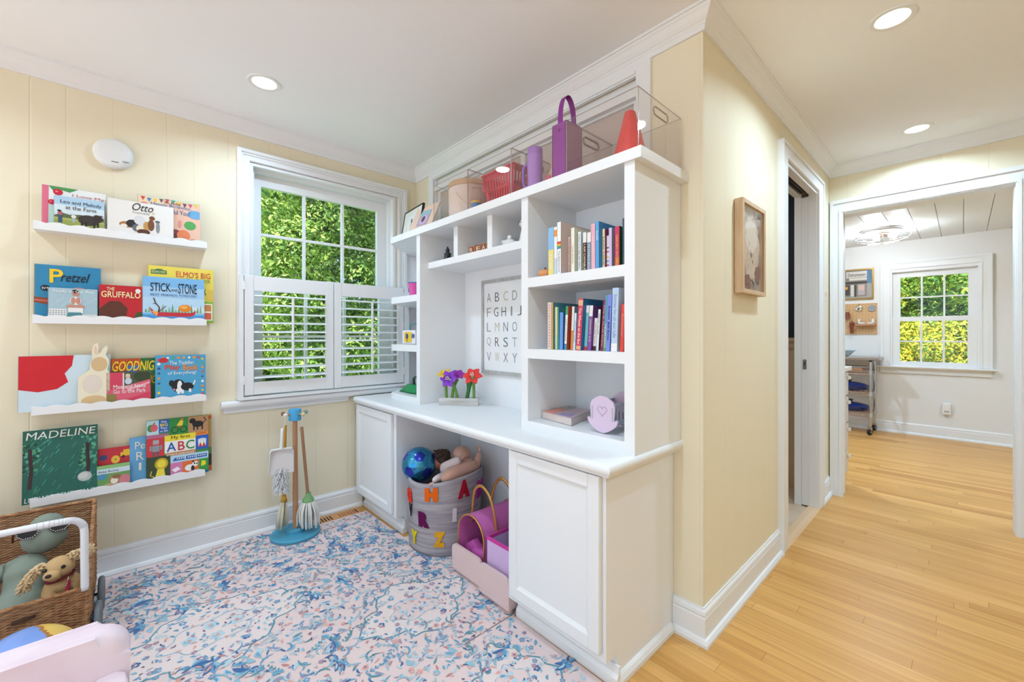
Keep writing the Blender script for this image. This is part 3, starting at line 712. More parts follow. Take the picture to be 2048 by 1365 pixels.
# third ledge
book('wide pale-blue picture book with a big red patch, left on the third ledge', -0.355, -0.071, Z[2], 1.069, F2, 0.012, '#cfe0e8', art=[('p', [(0.004, 0.996), (0.58, 0.996), (0.56, 0.80), (0.48, 0.66), (0.52, 0.50), (0.40, 0.38), (0.20, 0.34), (0.004, 0.40)], '#cf2230')])
book('cream die-cut picture book with two ear-shaped tips, standing before the pale-blue book', -0.176, -0.072, Z[2], 1.127, F1, 0.008, '#efe4c9', shape=[(0, 0), (1, 0), (1, 0.50), (0.92, 0.58), (0.98, 0.66), (0.96, 0.74), (0.86, 0.80), (0.94, 0.90), (0.90, 0.95), (0.80, 0.92), (0.70, 0.84), (0.62, 0.82), (0.64, 0.93), (0.58, 0.99), (0.48, 0.96), (0.42, 0.85), (0.45, 0.74), (0.36, 0.66), (0.36, 0.58), (0.30, 0.56), (0, 0.47)], art=[('p', [(0.50, 0.93), (0.57, 0.95), (0.60, 0.86), (0.58, 0.80), (0.50, 0.84)], '#e5c9ac'), ('e', 0.66, 0.66, 0.26, 0.11, '#d9b98a'), ('e', 0.45, 0.36, 0.3, 0.14, '#e6d8ca'), ('e', 0.5, 0.10, 0.4, 0.08, '#d8b888'), ('r', 0, 0, 0.9, 0.05, '#b8a878')])
book('green and orange picture book with yellow capitals, behind the red photo book', -0.068, 0.140, Z[2], 1.047, F2, 0.011, '#2f6a3a', art=[('r', 0, 0.72, 0.5, 1, '#c9582f')] + [('l', [(0.02 + 0.05 * i, 0.73), (0.1 + 0.05 * i, 0.99)], 0.012, '#8a3a28') for i in range(8)] + [('r', 0.26, 0.62, 0.46, 0.84, '#2f6fb0'), ('r', 0.5, 0.5, 0.8, 0.8, '#3f8048')], words=[('GOODNIGHT', 0.02, 0.97, 0.72, 0.94, '#f0d03a', 0.04, 0.25), ('MOON', 0.62, 0.97, 0.42, 0.60, '#f0d03a', 0.04, 0.25)])
book('small photo book with a child on a pink slide, centre of the third ledge', -0.083, 0.074, Z[2], 0.982, F1, 0.008, '#d5445f', art=[('r', 0.36, 0.55, 1, 1, '#4b5a44'), ('e', 0.8, 0.85, 0.2, 0.18, '#37452f'), ('p', [(0.02, 0.02), (0.98, 0.35), (0.98, 0.75), (0.02, 0.45)], '#dd6076'), ('p', [(0, 0.35), (0.2, 0.35), (0.24, 0.1), (0, 0.02)], '#8a7a45'), ('r', 0.355, 0.45, 0.385, 0.98, '#eee6e6'), ('e', 0.47, 0.86, 0.055, 0.075, '#e2b59a'), ('e', 0.47, 0.91, 0.055, 0.04, '#e0cfae'), ('e', 0.48, 0.72, 0.08, 0.10, '#c9d3e2'), ('p', [(0.45, 0.4), (0.98, 0.62), (0.98, 0.68), (0.45, 0.5)], '#f0a6b0')], words=[('Max and Nana', 0.15, 0.88, 0.50, 0.62, '#f8f4f4', 0.005), ('Go to the Park', 0.15, 0.88, 0.355, 0.475, '#f8f4f4', 0.005), ('Lovevery', 0.34, 0.70, 0.03, 0.10, '#f4e4e6', 0.02)])
rng = random.Random(4)
bits = []
for i in range(34):
    t = i / 34 * 2 * PI
    x, z = 0.5 + 0.43 * max(-1, min(1, 1.35 * math.cos(t))), 0.5 + 0.44 * max(-1, min(1, 1.35 * math.sin(t)))
    if 0.62 < z < 0.90 and 0.2 < x < 0.8: continue
    bits.append(('e', x, z, 0.022 + 0.012 * rng.random(), 0.022 + 0.01 * rng.random(), rng.choice(('#d8574a', '#f0c23c', '#f3f1ea', '#3d5f96', '#5fae63', '#e88aa6', '#e99447'))))
book('sky-blue picture book with a black-and-white puppy, right end of the third ledge', 0.090, 0.294, Z[2], 1.058, F1, 0.013, '#4fa5cf', art=bits + [('e', 0.16, 0.89, 0.09, 0.055, '#c8323c'), ('e', 0.44, 0.32, 0.13, 0.14, '#23262c'), ('e', 0.31, 0.38, 0.05, 0.07, '#23262c'), ('e', 0.47, 0.30, 0.05, 0.13, '#f3f3f1'), ('e', 0.47, 0.22, 0.08, 0.05, '#f3f3f1'), ('e', 0.62, 0.29, 0.13, 0.09, '#23262c'), ('r', 0.42, 0.14, 0.48, 0.22, '#f3f3f1'), ('r', 0.50, 0.14, 0.55, 0.22, '#f3f3f1'), ('r', 0.65, 0.16, 0.70, 0.24, '#f3f3f1'), ('l', [(0.74, 0.32), (0.78, 0.42)], 0.03, '#f3f3f1'), ('e', 0.36, 0.24, 0.02, 0.02, '#e98fa8')], words=[('The Toddler', 0.27, 0.76, 0.79, 0.87, '#eef4f6', 0.02), ('Play', 0.18, 0.48, 0.65, 0.79, '#e0533f', 0.06), ('Book', 0.54, 0.84, 0.65, 0.79, '#ee8f3c', 0.06), ('of Everything!', 0.24, 0.80, 0.55, 0.64, '#eef4f6', 0.02)])
# lowest ledge
stro = []
for i in range(90):
    x, z = rng.random() * 0.94 + 0.03, rng.random() * 0.8 + 0.08
    stro.append(('l', [(x, z), (min(x + 0.05, .99), min(z + 0.06, .99))], 0.014, rng.choice(('#2f7a6e', '#3a8f86', '#1f5c50', '#4fa596', '#2b6a48', '#46917a'))))
for cx in (0.10, 0.86):
    for i in range(42):
        stro.append(('e', cx + rng.uniform(-0.11, 0.11), 0.62 + rng.uniform(-0.20, 0.22), 0.026, 0.02, rng.choice(('#2f6a4a', '#4c9a78', '#1f4a3c', '#58a890'))))
    stro.append(('l', [(cx - 0.01, 0.2), (cx + 0.01, 0.45), (cx - 0.01, 0.75)], 0.05, '#3d2a30'))
stro += [('e', 0.82, 0.265, 0.10, 0.07, '#b9c0bd'), ('e', 0.80, 0.275, 0.07, 0.045, '#cdd2cf')]
book('large dark green picture book with trees and white capitals, left on the lowest ledge', -0.341, -0.113, Z[3] - 0.001, 0.744, F1 - 0.002, 0.012, '#28665a', lean=4.5, art=stro, words=[('MADELINE', 0.04, 0.97, 0.875, 0.975, '#e9ece6', 0.03, 0.12), ('LUDWIG BEMELMANS', 0.03, 0.96, 0.02, 0.085, '#e9ece6', 0.01, 0.12)])
book('red picture book with a yellow toy car, behind the bunny book', -0.170, -0.002, Z[3], 0.623, F2, 0.008, '#c23440', art=[('e', 0.70, 0.70, 0.09, 0.10, '#e8b84a'), ('e', 0.70, 0.70, 0.02, 0.02, '#a5782c'), ('r', 0.80, 0.76, 1, 0.86, '#e9bb3a'), ('r', 0.86, 0.86, 1, 0.92, '#e9bb3a'), ('e', 0.86, 0.75, 0.03, 0.035, '#2a2a2a'), ('e', 0.45, 0.78, 0.08, 0.07, '#3c4a78')], words=[('Count On', 0.2, 0.86, 0.44, 0.58, '#22181c', 0.05)])
book('green picture book with a tan lop-eared rabbit, front centre of the lowest ledge', -0.115, -0.002, Z[3], 0.548, F1, 0.008, '#6fa15c', art=[('r', 0, 0.80, 1, 1, '#8fbf7a'), ('r', 0, 0.66, 1, 0.86, '#cfe0ea'), ('e', 0.16, 0.55, 0.16, 0.12, '#4f8fae'), ('e', 0.84, 0.32, 0.18, 0.22, '#d07e86'), ('e', 0.42, 0.16, 0.26, 0.10, '#cbab82'), ('e', 0.16, 0.12, 0.06, 0.06, '#e8dcc8'), ('e', 0.52, 0.38, 0.16, 0.20, '#b18b62'), ('e', 0.52, 0.34, 0.11, 0.13, '#efe4d2'), ('e', 0.58, 0.50, 0.13, 0.09, '#8f6b4a')], words=[('Baby Bunny', 0.05, 0.66, 0.69, 0.80, '#2c3c55', 0.03)])
book('plain blue picture book with cream capitals, half hidden behind the alphabet book', -0.004, 0.110, Z[3], 0.658, F2, 0.012, '#6aa9d8', words=[('Pe', 0.18, 0.50, 0.74, 0.90, '#e9e4d6'), ('R', 0.22, 0.46, 0.50, 0.68, '#e9e4d6'), ('I', 0.30, 0.38, 0.28, 0.44, '#e9e4d6')])
tiles = [('r', 0.0, 0.76, 0.19, 1, '#b9d7dd'), ('r', 0.19, 0.78, 0.35, 1, '#2b62b0'), ('r', 0.35, 0.72, 0.66, 1, '#2f8a45'), ('r', 0.66, 0.72, 1, 1, '#b98a62'), ('r', 0, 0.70, 0.35, 0.76, '#b26a8a'), ('r', 0, 0.40, 0.27, 0.70, '#cf3d45'), ('r', 0.78, 0.66, 1, 0.72, '#e88a3c'), ('r', 0.78, 0.42, 1, 0.66, '#2f62c0'), ('r', 0.28, 0.62, 0.78, 0.72, '#f2dc3e'), ('r', 0.28, 0.43, 0.78, 0.62, '#f4f2ec'), ('r', 0.28, 0.37, 0.78, 0.43, '#c8895c'), ('r', 0, 0.04, 0.37, 0.40, '#3b4a38'), ('r', 0.37, 0.25, 1, 0.37, '#b9d9ea'), ('r', 0.37, 0.04, 0.56, 0.25, '#d97fb0'), ('r', 0.56, 0.04, 0.83, 0.25, '#e8743a'), ('r', 0.83, 0.04, 1, 0.25, '#3d9a4a'), ('r', 0, 0, 1, 0.04, '#2f6ab0'),
 ('e', 0.07, 0.87, 0.055, 0.06, '#3f8a4a'), ('e', 0.12, 0.87, 0.055, 0.06, '#d8606a'), ('l', [(0.1, 0.92), (0.13, 0.96)], 0.014, '#5a3a28'),
 ('e', 0.44, 0.80, 0.06, 0.055, '#20382a'), ('e', 0.44, 0.80, 0.046, 0.042, '#2f8a45'), ('e', 0.58, 0.80, 0.06, 0.055, '#20382a'), ('e', 0.58, 0.80, 0.046, 0.042, '#2f8a45'), ('l', [(0.44, 0.80), (0.5, 0.87), (0.58, 0.80)], 0.014, '#b33a3a'), ('p', [(0.47, 0.87), (0.56, 0.86), (0.58, 0.94), (0.53, 0.96)], '#f0d040'), ('e', 0.56, 0.97, 0.022, 0.02, '#d8603c'),
 ('e', 0.82, 0.86, 0.095, 0.055, '#22242a'), ('e', 0.73, 0.92, 0.055, 0.045, '#22242a'), ('r', 0.74, 0.76, 0.765, 0.85, '#22242a'), ('r', 0.80, 0.76, 0.825, 0.85, '#22242a'), ('r', 0.88, 0.76, 0.905, 0.85, '#22242a'), ('l', [(0.9, 0.87), (0.96, 0.91), (0.92, 0.97)], 0.018, '#22242a'),
 ('r', 0.09, 0.48, 0.20, 0.58, '#8f99a0'), ('r', 0.10, 0.60, 0.19, 0.67, '#a5adb2'), ('r', 0.05, 0.50, 0.08, 0.58, '#8f99a0'), ('r', 0.21, 0.50, 0.24, 0.58, '#8f99a0'), ('r', 0.10, 0.41, 0.13, 0.48, '#59636c'), ('r', 0.16, 0.41, 0.19, 0.48, '#59636c'),
 ('p', [(0.83, 0.46), (0.95, 0.46), (0.96, 0.57), (0.82, 0.57)], '#f0ece2'), ('p', [(0.83, 0.46), (0.89, 0.46), (0.86, 0.54)], '#cc3a3a'), ('p', [(0.89, 0.46), (0.95, 0.46), (0.92, 0.54)], '#cc3a3a'), ('e', 0.89, 0.58, 0.072, 0.025, '#d8e2ea'), ('l', [(0.80, 0.69), (0.96, 0.70)], 0.014, '#a85a2c'),
 ('e', 0.23, 0.27, 0.105, 0.095, '#c9a92c'), ('e', 0.23, 0.27, 0.07, 0.065, '#f0dc4a'), ('p', [(0.13, 0.05), (0.29, 0.05), (0.27, 0.19), (0.17, 0.19)], '#f0dc4a'), ('l', [(0.12, 0.07), (0.06, 0.10), (0.08, 0.17)], 0.014, '#f0dc4a'),
 ('p', [(0.40, 0.28), (0.44, 0.33), (0.60, 0.33), (0.60, 0.28)], '#2f5fae'), ('r', 0.62, 0.28, 0.78, 0.335, '#2f5fae'), ('r', 0.80, 0.28, 0.97, 0.335, '#2f5fae')] + [('r', 0.47 + 0.035 * i, 0.30, 0.492 + 0.035 * i, 0.322, '#dfeaf2') for i in range(14) if i not in (4, 9)] + [
 ('p', [(0.39, 0.14), (0.48, 0.18), (0.53, 0.13), (0.44, 0.09)], '#f6f0f2'), ('e', 0.68, 0.13, 0.08, 0.055, '#f4f2ee'), ('e', 0.77, 0.18, 0.05, 0.045, '#f4f2ee'), ('e', 0.73, 0.11, 0.03, 0.05, '#26262a'), ('e', 0.76, 0.19, 0.015, 0.015, '#26262a'), ('e', 0.80, 0.18, 0.014, 0.014, '#26262a'), ('e', 0.74, 0.225, 0.018, 0.016, '#26262a'), ('p', [(0.87, 0.12), (0.95, 0.14), (0.95, 0.20), (0.88, 0.22)], '#f2e23c')]
book('colourful tiled alphabet picture book, right on the lowest ledge', 0.057, 0.306, Z[3], 0.735, F1, 0.014, '#3f8a52', art=tiles, words=[('With', 0.22, 0.31, 0.94, 0.98, '#f2f0e8'), ('BIG', 0.21, 0.33, 0.885, 0.93, '#f2dc3e', 0.03), ('flaps', 0.22, 0.32, 0.835, 0.875, '#f2f0e8'), ('to lift!', 0.21, 0.33, 0.79, 0.825, '#f2f0e8'), ('My first', 0.38, 0.69, 0.635, 0.705, '#2c2a28', 0.01), ('A', 0.31, 0.46, 0.45, 0.60, '#2b5fae', 0.03), ('B', 0.49, 0.60, 0.45, 0.60, '#cc3a40', 0.03), ('C', 0.62, 0.76, 0.45, 0.60, '#2f8a45', 0.03), ('edward underwood', 0.31, 0.75, 0.38, 0.42, '#f4efe6')])
book('tan and dark picture book hidden behind the alphabet book', 0.085, 0.322, Z[3], 0.733, F2, 0.012, '#c79a5c', art=[('r', 0.9, 0, 1, 0.30, '#3c3a34'), ('r', 0.9, 0.30, 1, 0.42, '#5f8a5a'), ('r', 0.9, 0, 1, 0.10, '#c9622f'), ('e', 0.97, 0.95, 0.05, 0.03, '#c9583c')])
# ---------------------------------------------------------------- books in the right bay of the hutch
def shelf_book(v0, v1, h, rec, spine, cover, depth, z, label, lean=0.0, bands=(), words=None, group='', wc='#2c2c30'):
    """v0 > v1: left and right edges of the spine as seen; spine faces -u"""
    w = v0 - v1 - 0.0008
    r = root('book', label, 'book', (1.268 + rec, v0, z), (math.radians(lean), 0, 0), group=group)
    m = MB()
    m.box(0, 0.0012, -w, 0, 0, h); m.box(0, depth, -0.0014, 0, 0, h); m.box(0, depth, -w, -w + 0.0014, 0, h)
    m.build('cover', mat(cover, 0.4), r, local=True)
    m = MB().box(0.0012, depth - 0.002, -w + 0.0014, -0.0014, 0.002, h - 0.002); m.build('page_block', PAPER, r, local=True)
    m = MB(); ms = [mat(spine, 0.4)]
    m.box(-0.0006, 0.0, -w, 0, 0, h)
    for a, b, c in bands:
        mt = mat(c, 0.4); ms.append(mt); m.mi = len(ms) - 1
        m.box(-0.0010, -0.0005, -w, 0, a * h, b * h)
    m.build('spine', ms, r, local=True)
    if words:
        m = MB()
        st, a, b = words
        put_text(m, st, lambda s, t: (-0.0016, -w * (0.25 + 0.5 * t), h * (b + (a - b) * s)), 0.01)
        m.build('lettering', mat(wc, 0.5), r, local=True)
    return r
g1, g2 = 'books on the top shelf of the hutch', 'books on the middle shelf of the hutch'
zt, zm = 1.4035, 1.1015
T = [
 (1.156, 1.126, .197, 0, '#8fc0e8', '#cfe0ef', .16, 'leftmost book on the top shelf, spine blue above and yellow below', dict(bands=((0, .54, '#eedc86'),), words=('TIGER', .12, .46), wc='#f6f2dc')),
 (1.125, 1.109, .195, 0, '#f3f3f0', '#e8ecee', .18, 'white book with an orange band at the top of its spine', dict(bands=((.80, .94, '#f0963a'), (0.0, .35, '#c9d4e2')))),
 (1.108, 1.088, .211, 0, '#f4f4f2', '#dcc6bb', .19, 'tall white book with a small rainbow square on its spine, tan cover', dict(bands=((.58, .63, '#e0503c'), (.55, .58, '#f0c040'), (.52, .55, '#4fae68'), (.49, .52, '#3f8fd0')), words=('The Baby Animals', .04, .45), wc='#9a9aa4')),
 (1.087, 1.074, .155, .045, '#f3efe8', '#efe4da', .13, 'white book with a black handwritten title, set back on the top shelf', dict(words=('Five Lessons from Nomad', .04, .95), wc='#26201e')),
 (1.073, 1.066, .151, .035, '#e39a80', '#e7b59c', .13, 'very thin salmon book left of the cream one on the top shelf', {}),
 (1.036, 1.019, .175, 0, '#eeeddd', '#dbd9bd', .20, 'cream book with a blank spine and cream cover on the top shelf', dict(words=('Little Stories', .2, .6), wc='#b9b08c')),
 (1.018, 1.011, .150, .02, '#bcdce2', '#cfe4ea', .14, 'thin pale turquoise book on the top shelf', {}),
 (1.010, .996, .156, .01, '#f4f4f4', '#e3e6ec', .15, 'white book with a slim grey-blue title on the top shelf', dict(words=('I Love You Like No Other', .06, .94), wc='#4a566a')),
 (.995, .987, .150, .02, '#7faa4a', '#8fb45a', .14, 'thin green book on the top shelf', dict(bands=((.72, .92, '#4fa0c8'),))),
 (.986, .969, .149, .01, '#5a2f28', '#5a2f28', .15, 'dark brown book with a white sticker at the top of its spine', dict(bands=((.74, 1, '#eceae6'),), words=('I AM CAPABLE', .04, .70), wc='#e8dcc8')),
 (.967, .948, .146, .01, '#7f95a9', '#34466e', .15, 'grey-blue book with a white sticker at the top of its spine', dict(bands=((.74, 1, '#eceae6'),), words=('THE RAINBOW BOOK', .04, .70), wc='#dfe6ec')),
 (.940, .922, .171, 0, '#efb3bd', '#eebbc4', .18, 'pink book with faint lettering on the top shelf', dict(words=('ISLAND', .35, .72), wc='#f6d9de')),
 (.921, .905, .176, 0, '#5da6da', '#3f86bb', .24, 'tall bright blue book with a wide blue cover on the top shelf', dict(words=('RIVER', .60, .80), wc='#dfeefa')),
 (.904, .893, .150, .02, '#efe3b4', '#8f2a63', .16, 'pale yellow book with a magenta cover on the top shelf', dict(words=('Little Lamb', .1, .8), wc='#5a5a3c')),
 (.892, .879, .124, .03, '#ebe8e4', '#dfe3da', .14, 'short white book with a column of coloured dots', dict(bands=((.10, .14, '#d84a42'), (.22, .26, '#4fa0d0'), (.34, .38, '#f0c040'), (.50, .54, '#d84a42'), (.62, .66, '#5a4a8a')))),
 (.876, .863, .148, .02, '#d9c6e6', '#b9a7c9', .17, 'lilac book right of the dotted one on the top shelf', {}),
 (.850, .831, .148, .02, '#d63a66', '#2f6a3a', .17, 'hot pink book with a dark green cover on the top shelf', dict(bands=((0, .25, '#e2603a'),), words=('GARDEN GNOMES', .06, .8), wc='#f0b060')),
 (.806, .791, .165, 0, '#3f4f63', '#3f4f63', .2, 'dark slate book against the right side of the top shelf', {}),
]
for a in T: shelf_book(a[0], a[1], a[2], a[3], a[4], a[5], a[6], zt, a[7], group=g1, **a[8])
Mi = [
 (1.160, 1.139, .193, 0, '#e6cfc6', '#e9d6cd', .17, 0, 'leftmost book on the middle shelf, pale pink with a row of dots', dict(words=('. . . . . . . . . . . . . . . .', .05, .95), wc='#c08a7c')),
 (1.138, 1.130, .192, 0, '#d9a544', '#4f8fa3', .25, 0, 'thin ochre book with a large teal cover on the middle shelf', {}),
 (1.128, 1.115, .173, .01, '#e8e2a6', '#a9cfc0', .17, 0, 'pale yellow book with a blue-green lower spine on the middle shelf', dict(bands=((0, .35, '#c9d9a8'),), words=('wild about friends', .15, .7), wc='#f6f4e4')),
 (1.114, 1.106, .172, .01, '#3f8a8f', '#3f8a8f', .16, 0, 'thin dark teal book on the middle shelf', {}),
 (1.105, 1.087, .150, .01, '#6a9ce0', '#3f74b8', .15, 1, 'short cornflower blue book on the middle shelf', {}),
 (1.080, 1.068, .175, .01, '#f0f2ee', '#c9553a', .16, 3, 'white book with a green top on its spine and a rust cover', dict(bands=((.80, 1, '#3fa06a'), (0, .14, '#3f8fae')), words=('Little red house', .2, .7), wc='#8a9a8a')),
 (1.056, 1.044, .172, .02, '#ece8e2', '#8fa0a8', .16, 3, 'white book with an orange foot on its spine, middle shelf', dict(bands=((0, .45, '#e98a45'),))),
 (1.043, 1.032, .146, .02, '#dbe6f2', '#b9cbe0', .15, 3, 'short pale blue book left of the red one on the middle shelf', dict(words=('Winter walk', .2, .8), wc='#8a9ab4')),
 (1.012, .990, .200, 0, '#dc3f5c', '#2f6f9f', .20, 4, 'raspberry red book with white title, leaning on the middle shelf', dict(bands=((.86, .97, '#e8b08a'), (0.02, .09, '#e8b08a')), words=('The Wheels on the Bus', .12, .82), wc='#f6eae4')),
 (.989, .975, .173, .02, '#7fc4c8', '#6fb4ba', .16, 4, 'turquoise book with a white sticker, right of the red leaning one', dict(bands=((.84, 1, '#eeeeec'), (0, .09, '#d64a52')))),
 (.974, .957, .172, .02, '#8a5aa8', '#7a4a94', .16, 4, 'purple book with a white sticker and cream title', dict(bands=((.76, 1, '#eeeeec'),), words=('JAKKO 2.0', .2, .7), wc='#e8d9a8')),
 (.955, .941, .124, .03, '#efe6e6', '#e0d6d4', .13, 4, 'short white book with a dark foot on the middle shelf', dict(bands=((0, .14, '#4a3430'),), words=('Little Bear Stories', .2, .85), wc='#b0a0a4')),
 (.940, .929, .156, .03, '#eceef2', '#4f4444', .17, 4, 'slim white book before a dark patterned cover', dict(words=('Sleep Well', .4, .9), wc='#5a6a8a')),
 (.914, .900, .190, .02, '#8a2f52', '#5a3a3f', .17, 4, 'maroon book with a pale title on the middle shelf', dict(words=('Winter kit  The Lady Gardener', .08, .9), wc='#e8c9b8')),
 (.894, .880, .204, .01, '#5f98b4', '#4f8f7a', .17, 3, 'blue book shading to green at the foot of its spine', dict(bands=((0, .22, '#5f9a72'), (.22, .42, '#6f9fa0')), words=('THE LAST SPRING', .06, .5), wc='#e6efe6')),
 (.876, .859, .205, 0, '#7f8fe0', '#6f80cc', .18, 3, 'periwinkle blue book with navy lettering', dict(words=('Someone  Bella Burton', .2, .8), wc='#26306a')),
 (.854, .828, .227, 0, '#bcd3ee', '#d3dcea', .22, 2, 'thick pale blue book, the tallest on the middle shelf', dict(bands=((0, .13, '#f0f0ee'),), words=('Stories for all our Life', .22, .9), wc='#8fa6c8')),
 (.816, .803, .167, 0, '#e8483c', '#d83c34', .16, 2, 'bright red book near the right end of the middle shelf', dict(words=('Summer', .3, .8), wc='#f0a090')),
 (.801, .789, .208, .01, '#e9eaea', '#e3e4e4', .16, 0, 'white book against the right side of the middle shelf', {}),
]
for a in Mi: shelf_book(a[0], a[1], a[2], a[3], a[4], a[5], a[6], zm, a[8], lean=-a[7] * 0.0 + 0.0 if a[7] == 0 else a[7], group=g2, **a[9])

# little things on the hutch
p = root('pumpkin_ornament', 'small orange pumpkin ornament left of the books on the top shelf', 'ornament', (1.290, 1.195, zt))
m = MB(); R = 20
prof = [(0.0, 0.004), (0.016, 0.0), (0.028, 0.006), (0.033, 0.016), (0.028, 0.028), (0.014, 0.033), (0.0, 0.029)]
m.lathe(prof, (1.290, 1.195, zt), 24)
for v in m.bm.verts:
    a = math.atan2(v.co.y - 1.195, v.co.x - 1.290); k = 1 - 0.08 * abs(math.cos(4 * a)); v.co.x = 1.290 + (v.co.x - 1.290) * k; v.co.y = 1.195 + (v.co.y - 1.195) * k
m.build('body', mat('#e59a62', 0.5), p, smooth=True)
m = MB().cyl((1.290, 1.195, zt + 0.028), (1.292, 1.197, zt + 0.042), 0.005, 0.004, 8); m.build('stem', mat('#6b4a34', 0.6), p)

b = root('board_book', 'thick pastel board book lying flat on the lowest shelf beside the cradle', 'book', (1.40, 1.17, 0.794))
m = MB().prism([(1.300, 1.062), (1.500, 1.112), (1.516, 1.250), (1.330, 1.248)], 'z', 0.7955, 0.824, 0.001); m.build('page_block', mat('#d9cbc6', 0.6), b)
m = MB(); m.prism([(1.300, 1.062), (1.500, 1.112), (1.508, 1.20), (1.315, 1.17)], 'z', 0.8245, 0.827); m.mi = 1; m.prism([(1.315, 1.172), (1.508, 1.202), (1.516, 1.250), (1.330, 1.248)], 'z', 0.8245, 0.827)
m.mi = 2; m.prism([(1.420, 1.19), (1.508, 1.205), (1.516, 1.249), (1.45, 1.240)], 'z', 0.8271, 0.8276); m.mi = 3; m.prism([(1.31, 1.08), (1.38, 1.10), (1.36, 1.16), (1.32, 1.15)], 'z', 0.8271, 0.8276)
m.build('cover', [mat('#c3aeb8', 0.4), mat('#e59a8a', 0.4), mat('#a9b4b2', 0.4), mat('#9a86b0', 0.4)], b)

LILAC = mat('#dcc6dd', 0.45)
c = root('doll_cradle', 'lilac toy cradle with a heart-shaped cut-out on the lowest shelf', 'cradle', (1.290, 0.905, 0.7945), (0, 0, math.radians(92)))
def cradle_end(y0, y1, name):
    m = MB()
    pts = spline([(-0.066, 0, 0.052), (-0.052, 0, 0.028), (0, 0, 0.002), (0.052, 0, 0.028), (0.066, 0, 0.052)], 6)
    low = [(p.x, p.z) for p in pts] + [(0.060, 0.058), (0.050, 0.046)]
    up = [(0.050, 0.06), (0.054, 0.10), (0.046, 0.122)] + arc((0, 0.088), 0.052, 40, 140, 10) + [(-0.046, 0.122), (-0.054, 0.10), (-0.050, 0.06), (-0.050, 0.046), (-0.060, 0.058)]
    m.prism(low + up, 'y', y0, y1, 0.0015)
    return m.build(name, LILAC, c, local=True)
cradle_end(-0.004, 0.004, 'end_board'); 
heart = [(0.020 * 16 * math.sin(t) ** 3 / 16, 0.085 + 0.020 * (13 * math.cos(t) - 5 * math.cos(2 * t) - 2 * math.cos(3 * t) - math.cos(4 * t)) / 16) for t in [2 * PI * i / 28 for i in range(28)]]
m = MB().tube([(x, 0.0042, z) for x, z in heart], 0.0012, 6, closed=True); m.build('heart_groove', mat('#b9a3bd', 0.5), c, local=True)
cradle_end(-0.158, -0.150, 'end_board')
GREYL = mat('#b9bcc4', 0.5)
for s in (-1, 1):
    m = MB()
    m.box(s * 0.046, s * 0.041, -0.150, -0.004, 0.100, 0.112); m.box(s * 0.046, s * 0.041, -0.150, -0.004, 0.040, 0.050)
    for k in range(6): m.box(s * 0.046, s * 0.041, -0.146 + k * 0.0275, -0.132 + k * 0.0275, 0.050, 0.100)
    m.build('slatted_side', GREYL, c, local=True)
m = MB().box(-0.041, 0.041, -0.150, -0.004, 0.030, 0.040); m.build('base_board', GREYL, c, local=True)
m = MB().box(-0.036, 0.036, -0.146, -0.008, 0.041, 0.062, 0.008); m.build('mattress', mat('#a63a7c', 0.8), c, local=True)

f = root('figurine', 'small black seated figurine in the left nook', 'figurine', (1.345, 2.01, 1.589))
m = MB().lathe([(0.0, 0), (0.026, 0.001), (0.028, 0.008), (0.020, 0.016), (0.018, 0.030), (0.020, 0.040), (0.012, 0.047), (0.008, 0.050), (0.011, 0.056), (0.011, 0.064), (0.006, 0.071), (0.003, 0.080), (0, 0.084)], (1.345, 2.01, 1.589), 18, sy=1.15)
m.build('body', mat('#1f2126', 0.4), f, smooth=True)
for i, (vv, ang, ch, col, place) in enumerate(((1.768, 12, 'R', '#b9825c', 'left of the three in the middle nook, letter R facing out'), (1.722, 38, 'E', '#a87450', 'middle of the three in the middle nook, turned at an angle'), (1.662, 8, 'A', '#c08a66', 'right of the three in the middle nook, letter A facing out'))):
    k = root('letter_block', 'small wooden letter block, ' + place, 'block', (1.350, vv, 1.5895 + (0.0 if i < 2 else 0.0)), (0, 0, math.radians(ang)), group='wooden letter blocks in the nook')
    s_ = 0.042
    m = MB().box(-s_ / 2, s_ / 2, -s_ / 2, s_ / 2, 0, s_, 0.002); m.build('block', mat(col, 0.6, var=((30, 30, 120), '#9a6a48')), k, local=True)
    m = MB()
    m.prism([(y, z) for y, z in rrect(-0.017, 0.017, 0.004, 0.038, 0.004)], 'x', -s_ / 2 - 0.0006, -s_ / 2)
    m.prism([(x, z) for x, z in rrect(-0.017, 0.017, 0.004, 0.038, 0.004)], 'y', -s_ / 2 - 0.0006, -s_ / 2)
    m.build('stained_face', mat('#8a4a30', 0.6), k, local=True)
    m = MB(); put_text(m, ch, lambda s, t: (-s_ / 2 - 0.0012, 0.011 - 0.022 * s, 0.009 + 0.024 * t), 0.02)
    put_text(m, 'C' if ch == 'R' else 'B', lambda s, t: (-0.011 + 0.022 * s, -s_ / 2 - 0.0012, 0.009 + 0.024 * t), 0.02)
    m.build('letter', mat('#e6c9a4', 0.6), k, local=True)
CHINA = mat('#e4e6e4', 0.3)
k = root('bird_figurine', 'low white china bird figurine lying in the right nook', 'figurine', (1.36, 1.500, 1.589))
m = MB(); m.ell((1.36, 1.500, 1.6095), (0.024, 0.040, 0.0205)); m.ell((1.352, 1.528, 1.617), (0.013, 0.013, 0.012)); m.ell((1.365, 1.468, 1.606), (0.012, 0.03, 0.007)); m.ell((1.35, 1.485, 1.632), (0.010, 0.013, 0.012))
m.build('body', CHINA, k, smooth=True)
k = root('cat_figurine', 'upright white china animal figurine half hidden behind the partition of the right nook', 'figurine', (1.37, 1.402, 1.589))
m = MB(); m.lathe([(0, 0), (0.024, 0.001), (0.026, 0.015), (0.020, 0.045), (0.014, 0.070), (0.012, 0.078), (0, 0.080)], (1.37, 1.402, 1.589), 18); m.ell((1.362, 1.404, 1.684), (0.019, 0.019, 0.017))
